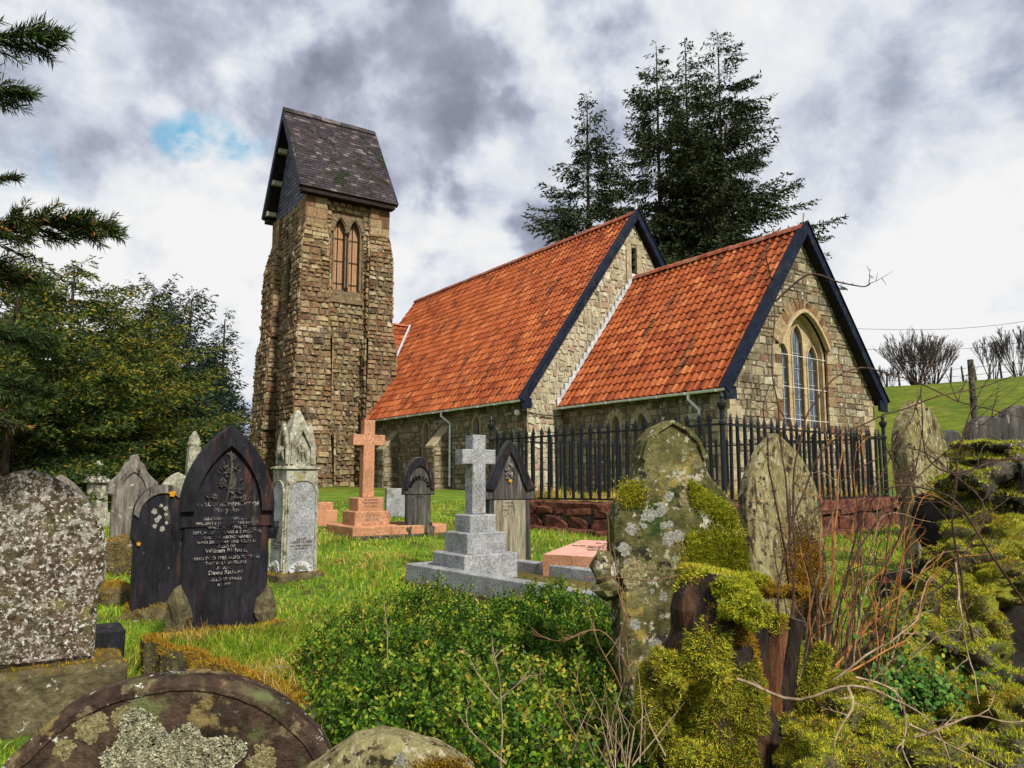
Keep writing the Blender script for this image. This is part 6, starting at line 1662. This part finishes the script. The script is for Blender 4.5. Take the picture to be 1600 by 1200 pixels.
def moss_lumps(name, items, parent, n, mat, seed, L=.02, W=.0035, pick=None, base=None, amp=.3):
    mb = MB()
    for k, (u, v, Y_, a, b, c) in enumerate(items): p = P(u, v, Y_); lump(mb, (p.x, p.y, p.z), (a, b, c), seed+k, amp, 3, 1.8)
    o = local(mb, name+'_cushion', base or M['moss_base'], parent, True)
    f = fuzz(name, o, n, mat, parent, L, W, pick, seed); return o
moss_lumps('moss', [(1140, 915, 2.12, .045, .05, .018), (1163, 935, 2.10, .035, .05, .03), (1172, 960, 2.08, .022, .04, .035), (1150, 948, 2.06, .028, .04, .026), (1175, 905, 2.2, .035, .04, .014)], st, 20000, M['moss_bright'], 3, .012, .0022, amp=.6)
moss_lumps('moss', [(1035, 1035, 2.16, .028, .04, .035), (1052, 1075, 2.12, .03, .05, .04), (1120, 1052, 2.02, .018, .02, .02), (1030, 1125, 2.14, .03, .05, .05), (1085, 1180, 2.0, .04, .04, .025)], st, 14000, M['moss'], 13, .0125, .0023, amp=.6)
moss_lumps('moss', [(1238, 925, 2.3, .04, .04, .014), (1200, 922, 2.3, .03, .04, .02)], st, 6000, M['moss_brown'], 33, .012, .0022, amp=.6)
def nmask(c, s, k=0.0): return np.array([mn.noise(Vector((x*s+k, y*s, z*s))) for x, y, z in c])
fuzz('moss', [stm, stems[3]], 46000, M['moss'], st, .014, .0024, lambda c, n: (n[:, 1] < .5)*np.clip(nmask(c, 7, 2)*4+.35-(n[:, 0] > .3)*.8, 0, 1), 41, up=.2)
fuzz('moss', [stm], 16000, M['moss_brown'], st, .013, .0024, lambda c, n: (n[:, 1] < .5)*np.clip(nmask(c, 8, 12)*4-.3, 0, 1), 42, up=.2)
fuzz('moss', stems, 16000, M['moss'], st, .013, .0024, lambda c, n: (n[:, 1] < .5)*np.clip(nmask(c, 9, 5)*4-.2, 0, 1), 43, up=.2)
# ------------------------------------------------------------------ tumbled mossy wall on the right
wl_ = empty('dry_stone_wall', at(1480, 1190, 2.4), 0, 'tumbledown boulder wall overgrown with moss along the right-hand foreground', 'wall')
BL = [(1552, 712, 3.5, .17, .2, .045, 0), (1545, 775, 3.4, .20, .2, .125, 0), (1620, 760, 3.3, .14, .2, .14, 0), (1570, 845, 3.25, .20, .2, .085, 1), (1500, 880, 3.2, .13, .15, .07, 1), (1545, 900, 3.1, .17, .2, .08, 1), (1485, 950, 3.0, .13, .16, .10, 1), (1525, 985, 2.9, .10, .16, .09, 1),
      (1430, 985, 2.9, .13, .15, .11, 1), (1500, 1030, 2.75, .14, .16, .08, 0), (1420, 1060, 2.7, .13, .15, .09, 1), (1560, 1075, 2.6, .13, .15, .06, 0), (1470, 1100, 2.55, .13, .15, .08, 1), (1360, 1110, 2.6, .10, .13, .07, 1), (1590, 1130, 2.35, .12, .15, .07, 1),
      (1330, 1140, 2.2, .12, .14, .09, 1), (1390, 1180, 2.05, .13, .14, .07, 1), (1290, 1200, 2.0, .10, .13, .075, 1), (1500, 1190, 2.1, .15, .15, .06, 1), (1600, 1230, 2.0, .15, .15, .10, 0), (1240, 1170, 2.15, .07, .08, .06, 1), (1450, 1230, 1.9, .15, .12, .08, 1), (1350, 1250, 1.85, .14, .12, .09, 1), (1545, 1045, 2.9, .05, .06, .03, 0), (1556, 1080, 2.5, .06, .06, .045, 0)]
M['hearting'] = mk('shade_dark_rubble', [(.3,(.008,.007,.006)),(.7,(.03,.026,.02))], scale=8, bump=1, bscale=14)  # near-black colour paints in the deep shade between the boulders
rk, ms = [], []
for k, (u, v, Y_, a, b, c, mo) in enumerate(BL):
    mb = MB(); p = P(u, v, Y_); lump(mb, (p.x, p.y, p.z), (a*.90, b*.9, c*1.15), 50+k, .55, 4, 2.0, flat=.12)
    o = local(mb, 'boulder', M['rock'] if not mo else M['rock_moss'], wl_, True); (ms if mo else rk).append(o)
core_ = MB()                                      # rubble hearting behind and beneath the boulders, blackened to read as shaded gaps
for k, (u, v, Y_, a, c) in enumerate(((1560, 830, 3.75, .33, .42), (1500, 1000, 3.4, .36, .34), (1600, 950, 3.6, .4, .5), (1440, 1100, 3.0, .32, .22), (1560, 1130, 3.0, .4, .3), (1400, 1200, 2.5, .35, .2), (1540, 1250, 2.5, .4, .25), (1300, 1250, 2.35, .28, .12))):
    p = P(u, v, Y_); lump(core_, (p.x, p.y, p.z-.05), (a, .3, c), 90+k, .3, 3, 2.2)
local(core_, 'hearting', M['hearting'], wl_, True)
def nmask(c, s, k=0.0): return np.array([mn.noise(Vector((x*s+k, y*s, z*s))) for x, y, z in c])
fuzz('moss', ms, 120000, M['moss'], wl_, .012, .0026, lambda c, n: np.clip((n[:, 2]*.8+.30+1.6*nmask(c, 7))*2.2, 0, 1)*(n[:, 1] < .6), 5, up=.3)
fuzz('moss', ms, 90000, M['moss_bright'], wl_, .010, .0025, lambda c, n: np.clip((n[:, 2]*.9-.25+1.7*nmask(c, 5, 3))*2.5, 0, 1)*(n[:, 1] < .6), 15)
fuzz('moss', ms, 42000, M['moss_brown'], wl_, .012, .0026, lambda c, n: np.clip((n[:, 2]*.4-.2+2.0*nmask(c, 7, 9))*2, 0, 1), 6, up=.2)
fuzz('moss', rk, 30000, M['moss_bright'], wl_, .016, .0034, lambda c, n: np.clip((n[:, 2]-.35+.6*nmask(c, 9))*3, 0, 1), 7)
fuzz('moss', rk, 16000, M['moss'], wl_, .014, .003, lambda c, n: (n[:, 1] < .2)*np.clip(nmask(c, 14)*3-.2, 0, 1), 8)
# ivy and small leaves over the moss
iv = empty('ivy', at(1380, 1100, 2.4), 0, 'patch of small round-leaved creeper with yellowing leaves on the mossy wall', 'ivy')
r = np.random.default_rng(14)
def leaves_on(u0, v0, su, sv, Y_, n, size, mat, seed):
    r = np.random.default_rng(seed); q = np.array([tuple(P(u0+su*r.normal(), v0+sv*r.normal(), Y_+.05*r.normal())) for _ in range(n)])
    nrm = unit(np.array([.2, -.8, .6])+.5*r.normal(size=(n, 3))); t1 = unit(np.cross(nrm, r.normal(size=(n, 3)))); t2 = np.cross(nrm, t1); s = size*(.6+.7*r.random(n))[:, None]
    k = 6; V = np.stack([q+(t1*math.cos(2*PI*j/k)+t2*math.sin(2*PI*j/k)*.85)*s+nrm*s*.12*(j % 2) for j in range(k)], 1).reshape(-1, 3); Fc = np.arange(n)[:, None]*k+np.arange(k)
    o = link('leaves', np_mesh('leaves', V, Fc, mat)); bpy.context.view_layer.update(); o.parent = iv; o.matrix_parent_inverse = iv.matrix_world.inverted()
leaves_on(1400, 1020, 22, 50, 2.55, 420, .0075, M['ivy'], 1); leaves_on(1440, 1075, 45, 22, 2.4, 700, .007, M['ivy'], 2); leaves_on(1375, 1100, 20, 35, 2.3, 420, .007, M['ivy'], 3); leaves_on(1425, 1000, 10, 22, 2.5, 60, .009, M['box_new'], 4)
b = MB(); rr_ = random.Random(4)
for k in range(14):
    p = at(1380+rr_.uniform(-30, 60), 1150, 2.4); b.tube([p, p+Vector((rr_.uniform(-.05, .08), .02, .1)), p+Vector((rr_.uniform(-.08, .12), .04, .22))], [.003, .002, .001], 4)
local(b, 'stems', M['briar'], iv)

M['briar_tan'] = mk('tan_twig', [(.3,(.10,.055,.03)),(.7,(.26,.15,.08))], scale=12, rough=.6, bump=.2)
# ------------------------------------------------------------------ brambles and shoots
def cane(mb, pts, r0, r1, seed, wig=.012, thorns=True):
    """smooth arching cane through the points, with small thorns and side twigs"""
    r = random.Random(seed); pts = [Vector(p) for p in pts]; out = []
    ext = [pts[0]*2-pts[1]]+pts+[pts[-1]*2-pts[-2]]
    for i in range(1, len(ext)-2):
        p0, p1, p2, p3 = ext[i-1:i+3]; m = max(4, int((p2-p1).length/.035))
        for k in range(m):
            t = k/m; q = .5*((2*p1)+(p2-p0)*t+(2*p0-5*p1+4*p2-p3)*t*t+(3*p1-p0-3*p2+p3)*t**3)
            out.append(q+Vector((mn.noise(q*9+Vector((seed, 0, 0))), mn.noise(q*9+Vector((0, seed, 0))), mn.noise(q*9+Vector((0, 0, seed)))))*wig)
    out.append(pts[-1]); n = len(out)
    mb.tube(out, [r0+(r1-r0)*i/(n-1) for i in range(n)], 5)
    if thorns:
        for i in range(2, n-1):
            if r.random() < .55:
                d = Vector((r.uniform(-1, 1), r.uniform(-1, 1), r.uniform(-.3, 1))).normalized(); mb.tube([out[i], out[i]+d*r.uniform(.006, .012)], [.0022, .0006], 3)
    return out
def twigs(mb, path, n, L, seed, r0=.0018, zup=.3):
    r = random.Random(seed)
    for k in range(n):
        i = r.randrange(2, len(path)-1); d = (path[i]-path[i-1]).normalized(); q = path[i]; l = L*r.uniform(.4, 1.2)
        nd = (d*.6+Vector((r.uniform(-1, 1), r.uniform(-.5, .5), r.uniform(-.5+zup, 1)))).normalized(); a = [q]
        for s in range(5): nd = (nd+Vector((r.uniform(-1, 1), r.uniform(-1, 1), r.uniform(-1, 1)))*.22).normalized(); a.append(a[-1]+nd*l/5)
        mb.tube(a, [r0*(1-s*.15) for s in range(6)], 4)
        for s in (2, 3, 4):
            if r.random() < .6: e = (nd+Vector((r.uniform(-1, 1), r.uniform(-.6, .6), r.uniform(-1, 1)))).normalized(); mb.tube([a[s], a[s]+e*l*.25], [r0*.7, r0*.4], 3)
def plant(name, label, cat, canes, mat, r0=.004, r1=.0015, seed=0, tw=3, tl=.15, thorns=True, group=None):
    base = (canes[0]['p'] if isinstance(canes[0], dict) else canes[0])[0]; rt = empty(name, P(*base), 0, label, cat, group)
    for k, c in enumerate(canes):
        mb = MB(); rad = r0
        if isinstance(c, dict): rad = c['r']; c = c['p']
        path = cane(mb, [P(*q) for q in c], rad, r1, seed+k, thorns=thorns); twigs(mb, path, tw, tl, seed+k)
        local(mb, 'stem', mat, rt)
    return rt
plant('bramble', 'dark thorny bramble canes arching in front of the railing and leaning headstone', 'bramble', [
    [(1235, 1180, 2.2), (1240, 900, 2.25), (1243, 720, 2.3), (1270, 630, 2.3), (1330, 577, 2.35), (1400, 585, 2.4), (1480, 620, 2.4), (1560, 645, 2.4), (1640, 660, 2.45)],
    [(1230, 1180, 2.25), (1290, 1000, 2.3), (1340, 860, 2.3), (1400, 780, 2.35), (1460, 720, 2.4), (1540, 660, 2.4), (1640, 590, 2.45)],
    [(1260, 1180, 2.3), (1380, 900, 2.4), (1420, 760, 2.4), (1440, 690, 2.4), (1440, 600, 2.45), (1460, 560, 2.5)],
    [(1240, 1190, 2.3), (1215, 1000, 2.2), (1230, 860, 2.2), (1260, 760, 2.2), (1300, 690, 2.2), (1400, 640, 2.25), (1500, 615, 2.3), (1630, 570, 2.3)],
    [(1250, 1190, 2.35), (1340, 1020, 2.3), (1480, 900, 2.3), (1540, 800, 2.35), (1490, 740, 2.4), (1420, 700, 2.4), (1330, 740, 2.4), (1250, 830, 2.4)],
    [(1270, 1190, 2.4), (1310, 960, 2.4), (1350, 800, 2.4), (1420, 660, 2.45), (1440, 610, 2.45)],
    [(1520, 1000, 2.3), (1490, 850, 2.3), (1495, 760, 2.3), (1500, 690, 2.3), (1530, 620, 2.35), (1560, 560, 2.35)],
    [(1640, 1000, 2.2), (1560, 880, 2.2), (1480, 775, 2.2), (1400, 760, 2.2), (1330, 790, 2.2), (1260, 800, 2.2)],
    [(1640, 720, 2.1), (1560, 720, 2.1), (1500, 740, 2.1), (1450, 720, 2.1), (1440, 650, 2.1)],
    ], M['briar'], .0042, .0014, 5, 5, .22)
plant('bramble', 'single tall bramble cane rising in front of the chancel roof and gable', 'bramble', [
    [(1225, 1190, 2.4), (1240, 950, 2.4), (1232, 820, 2.4), (1222, 700, 2.4), (1208, 560, 2.4), (1210, 470, 2.4), (1198, 385, 2.4)],
    [(1215, 470, 2.4), (1260, 430, 2.4), (1310, 440, 2.4), (1345, 448, 2.4), (1360, 443, 2.4)],
    [(1240, 950, 2.45), (1215, 800, 2.4), (1200, 700, 2.4), (1195, 640, 2.4), (1203, 600, 2.4)]], M['briar'], .0042, .0013, 25, 2, .10)
plant('young_shoots', 'straight orange-brown young shoots springing up behind the stump', 'shoots', [
    [(1330, 1060, 2.45), (1332, 900, 2.45), (1335, 780, 2.5), (1338, 690, 2.5)], [(1290, 1050, 2.4), (1300, 900, 2.4), (1308, 760, 2.45), (1320, 640, 2.5)], [(1285, 1040, 2.4), (1283, 930, 2.4), (1282, 820, 2.4), (1280, 700, 2.45)],
    [(1300, 1050, 2.35), (1330, 940, 2.35), (1390, 880, 2.35), (1420, 820, 2.4)], [(1270, 1040, 2.35), (1265, 940, 2.35), (1250, 850, 2.35)], [(1310, 1040, 2.3), (1370, 960, 2.3), (1440, 900, 2.3), (1475, 860, 2.3)],
    [(1290, 1060, 2.3), (1340, 1000, 2.3), (1400, 950, 2.3)], [(1280, 1060, 2.5), (1300, 860, 2.5), (1290, 660, 2.5)], [(1305, 1070, 2.45), (1345, 860, 2.45), (1350, 650, 2.5)],
    [(1320, 1050, 2.25), (1425, 985, 2.25), (1460, 880, 2.25)]], M['briar_red'], .0036, .0012, 45, 2, .12, False)
plant('bramble', 'thin pale dead canes trailing over the mossy wall at the bottom right', 'bramble', [
    dict(r=.005, p=[(1150, 1060, 2.0), (1250, 1090, 1.95), (1330, 1070, 1.9), (1400, 1095, 1.85), (1460, 1140, 1.8), (1490, 1220, 1.75)]), [(1340, 1060, 1.9), (1400, 1080, 1.9), (1415, 1130, 1.9), (1410, 1170, 1.85), (1430, 1230, 1.8)],
    [(1495, 880, 2.3), (1500, 950, 2.2), (1515, 1030, 2.2), (1528, 1060, 2.15), (1530, 1100, 2.1)], [(1430, 1150, 1.8), (1500, 1125, 1.85), (1560, 1125, 1.9), (1640, 1130, 1.95)], [(1325, 1070, 1.9), (1328, 1110, 1.85), (1310, 1160, 1.8), (1308, 1190, 1.8)],
    [(1420, 1130, 1.85), (1500, 1170, 1.85), (1590, 1220, 1.85)], [(1300, 1060, 2.0), (1370, 1010, 2.0), (1430, 970, 2.1), (1455, 900, 2.2)]], M['straw'], .0032, .0012, 65, 3, .10, False)
plant('dead_twigs', 'bare pale twigs poking out of the right-hand box bush', 'twigs', [
    [(975, 1100, 2.3), (968, 1000, 2.3), (975, 950, 2.35), (960, 860, 2.4)], [(985, 1090, 2.3), (980, 980, 2.3), (960, 900, 2.35), (948, 800, 2.4)], [(970, 1080, 2.25), (940, 1010, 2.25), (915, 935, 2.3)],
    [(1000, 1090, 2.2), (960, 1000, 2.2), (920, 985, 2.2), (870, 1000, 2.2), (830, 980, 2.25)],
    [(900, 1150, 2.1), (870, 1100, 2.1), (835, 1060, 2.1)], [(910, 1100, 2.2), (900, 1060, 2.2), (890, 1050, 2.2)], [(1090, 885, 2.2), (1030, 905, 2.2), (960, 905, 2.25), (910, 900, 2.3)]], M['briar_tan'], .0024, .0009, 85, 2, .08, False)
plant('dead_twigs', 'bare upright twig standing out of the left-hand box bush', 'twigs', [
    [(785, 1200, 2.1), (780, 1120, 2.1), (778, 1070, 2.1), (770, 1010, 2.1)], [(780, 1090, 2.1), (750, 1060, 2.1), (740, 1045, 2.1)], [(782, 1090, 2.1), (815, 1060, 2.1), (830, 1040, 2.1)], [(790, 1190, 1.9), (750, 1160, 1.9), (715, 1115, 1.9)], [(607, 1040, 2.8), (602, 980, 2.8), (598, 930, 2.8)]], M['straw'], .0028, .001, 105, 2, .07, False)
plant('dead_twigs', 'tangled straw-coloured stalks between the round-topped stone and the box bush', 'twigs', [
    [(470, 1200, 2.0), (455, 1150, 2.0), (440, 1090, 2.0), (425, 1060, 2.05)], [(465, 1200, 2.0), (440, 1140, 2.0), (430, 1110, 2.0), (445, 1080, 2.0)], [(460, 1180, 2.0), (480, 1150, 2.0), (486, 1120, 2.0)], [(455, 1190, 2.05), (420, 1130, 2.1), (412, 1060, 2.2), (420, 1045, 2.25), (440, 1042, 2.3)], [(470, 1190, 1.9), (490, 1170, 1.9), (497, 1150, 1.9)]], M['straw'], .0026, .001, 125, 2, .06, False)

# tangle of fine stems between the stump and the wall
rt = empty('bramble', P(1310, 1080, 2.35), 0, 'dense tangle of fine reddish and brown stems between the stump and the mossy wall', 'bramble')
rq = random.Random(77)
for k in range(46):
    u0, v0, Y0 = rq.uniform(1235, 1400), rq.uniform(1030, 1110), rq.uniform(2.2, 2.6); mb = MB()
    du = rq.uniform(-90, 150); top = rq.uniform(740, 980); b2 = rq.uniform(-40, 90)
    path = cane(mb, [P(u0, v0, Y0), P(u0+du*.3, v0+(top-v0)*.45, Y0+.02), P(u0+du*.7, top+10, Y0+.03), P(u0+du+b2, top+rq.uniform(-20, 60), Y0+.05)], rq.uniform(.0016, .0034), .0008, 300+k, thorns=rq.random() < .4)
    twigs(mb, path, 3, .12, 400+k, .0013)
    local(mb, 'stem', M[rq.choice(['briar', 'briar_red', 'briar', 'straw', 'briar_red'])], rt)
# ------------------------------------------------------------------ camera, sun, sky
cam = bpy.data.cameras.new('camera'); cam.lens = 27.0; cam.sensor_width = 36; cam.clip_end = 2000; cam.clip_start = .05
co_ = bpy.data.objects.new('camera', cam); COL.objects.link(co_); co_.location = (0, 0, CZ); co_.rotation_euler = (PI/2+PITCH, 0, 0)
SC.camera = co_
SUN = Vector((.38, -.62, .69)).normalized()
sl = bpy.data.lights.new('sun', 'SUN'); sl.energy = 4.9; sl.angle = math.radians(3.5); sl.color = (1, .93, .82)
so_ = bpy.data.objects.new('sun', sl); COL.objects.link(so_); so_.rotation_euler = SUN.to_track_quat('Z', 'Y').to_euler()
w = bpy.data.worlds.new('World'); SC.world = w; w.use_nodes = True
t = NT(w.node_tree); t.N.clear()
out = t.n('ShaderNodeOutputWorld')
sky = t.n('ShaderNodeTexSky', _sky_type='NISHITA'); sky.sun_disc = False
sky.sun_elevation = math.asin(SUN.z); sky.sun_rotation = math.atan2(SUN.x, SUN.y)
bg1 = t.n('ShaderNodeBackground', Strength=.1); t.L.new(sky.outputs[0], bg1.inputs[0])
d = t.n('ShaderNodeTexCoord').outputs['Generated']
sx = t.n('ShaderNodeSeparateXYZ'); t.L.new(d, sx.inputs[0])
zz = t.math('MAXIMUM', sx.outputs[2], 0.0)
den = t.math('ADD', zz, .28)
cx = t.n('ShaderNodeCombineXYZ'); t.L.new(t.math('DIVIDE', sx.outputs[0], den), cx.inputs[0]); t.L.new(t.math('DIVIDE', sx.outputs[1], den), cx.inputs[1])
cv = cx.outputs[0]
n1 = t.noise(cv, 1.5, 10, .60, .35); n2 = t.noise(d, 5.5, 9, .62, .2)
def blob(u, v, r):
    """soft mask round a direction in the sky"""
    a, b = ray(u, v); q = Vector((a, 1, b)).normalized()
    wv = t.n('ShaderNodeVectorMath', _operation='DISTANCE'); 
    nz = t.n('ShaderNodeTexNoise', Scale=7.0, Detail=7.0); t.L.new(d, nz.inputs['Vector'])
    ad = t.n('ShaderNodeVectorMath', _operation='MULTIPLY_ADD'); t.L.new(nz.outputs[1], ad.inputs[0]); ad.inputs[1].default_value = (.9*r*4,)*3; t.L.new(d, ad.inputs[2])
    t.L.new(ad.outputs[0], wv.inputs[0]); o = .45*r*4; wv.inputs[1].default_value = (q.x+o, q.y+o, q.z+o)
    return t.step(wv.outputs['Value'], r, r*.25)
dens = t.math('ADD', t.math('MULTIPLY', n1, .60), t.math('MULTIPLY', n2, .40))
for u, v, r, k in ((690, 110, .22, -.13), (1330, 190, .32, -.07), (300, 30, .2, -.07), (620, 60, .16, -.05), (760, 230, .14, -.09), (1150, 60, .25, .05), (200, 330, .3, .12), (1500, 420, .4, .10), (650, 440, .2, .08), (1050, 20, .3, .02)):
    dens = t.math('ADD', dens, t.math('MULTIPLY', blob(u, v, r), k))
ccol = t.ramp(dens, [(.28, (.27, .29, .38)), (.395, (.44, .475, .59)), (.46, (.65, .69, .80)), (.52, (.86, .89, .94)), (.59, (1.0, 1.0, 1.0))])
bg2 = t.n('ShaderNodeBackground', Strength=.78); t.L.new(ccol, bg2.inputs[0])
hole = None
for u, v, r_, k in ((272, 206, .028, .7), (20, 235, .05, 1), (60, 248, .05, 1), (303, 214, .034, .95), (335, 206, .030, .8), (368, 224, .034, .85), (402, 221, .026, .6), (298, 190, .022, .7), (5, 245, .05, .8), (45, 255, .045, .9), (75, 245, .035, .6)):
    q_ = t.math('MULTIPLY', blob(u, v, r_), k); hole = q_ if hole is None else t.math('MAXIMUM', hole, q_)
n3 = t.noise(cv, 4.2, 7, .62, .3)
hole = t.math('MULTIPLY', hole, t.step(n3, .34, .52))
thin = t.math('MAXIMUM', hole, t.math('MULTIPLY', t.step(n1, .36, .26), .35))
blue = t.n('ShaderNodeBackground', Strength=.85); blue.inputs[0].default_value = (.07, .56, .85, 1)
sm = t.n('ShaderNodeMixShader', i0=.62); t.L.new(bg1.outputs[0], sm.inputs[1]); t.L.new(blue.outputs[0], sm.inputs[2])
mx = t.n('ShaderNodeMixShader'); t.L.new(thin, mx.inputs[0]); t.L.new(bg2.outputs[0], mx.inputs[1]); t.L.new(sm.outputs[0], mx.inputs[2])
t.L.new(mx.outputs[0], out.inputs[0])
SC.view_settings.view_transform = 'Standard'; SC.view_settings.look = 'None'; SC.view_settings.exposure = 0.22; SC.view_settings.gamma = 1.0
SC.cycles.max_bounces = 6; SC.cycles.diffuse_bounces = 3; SC.cycles.glossy_bounces = 2; SC.cycles.transparent_max_bounces = 6
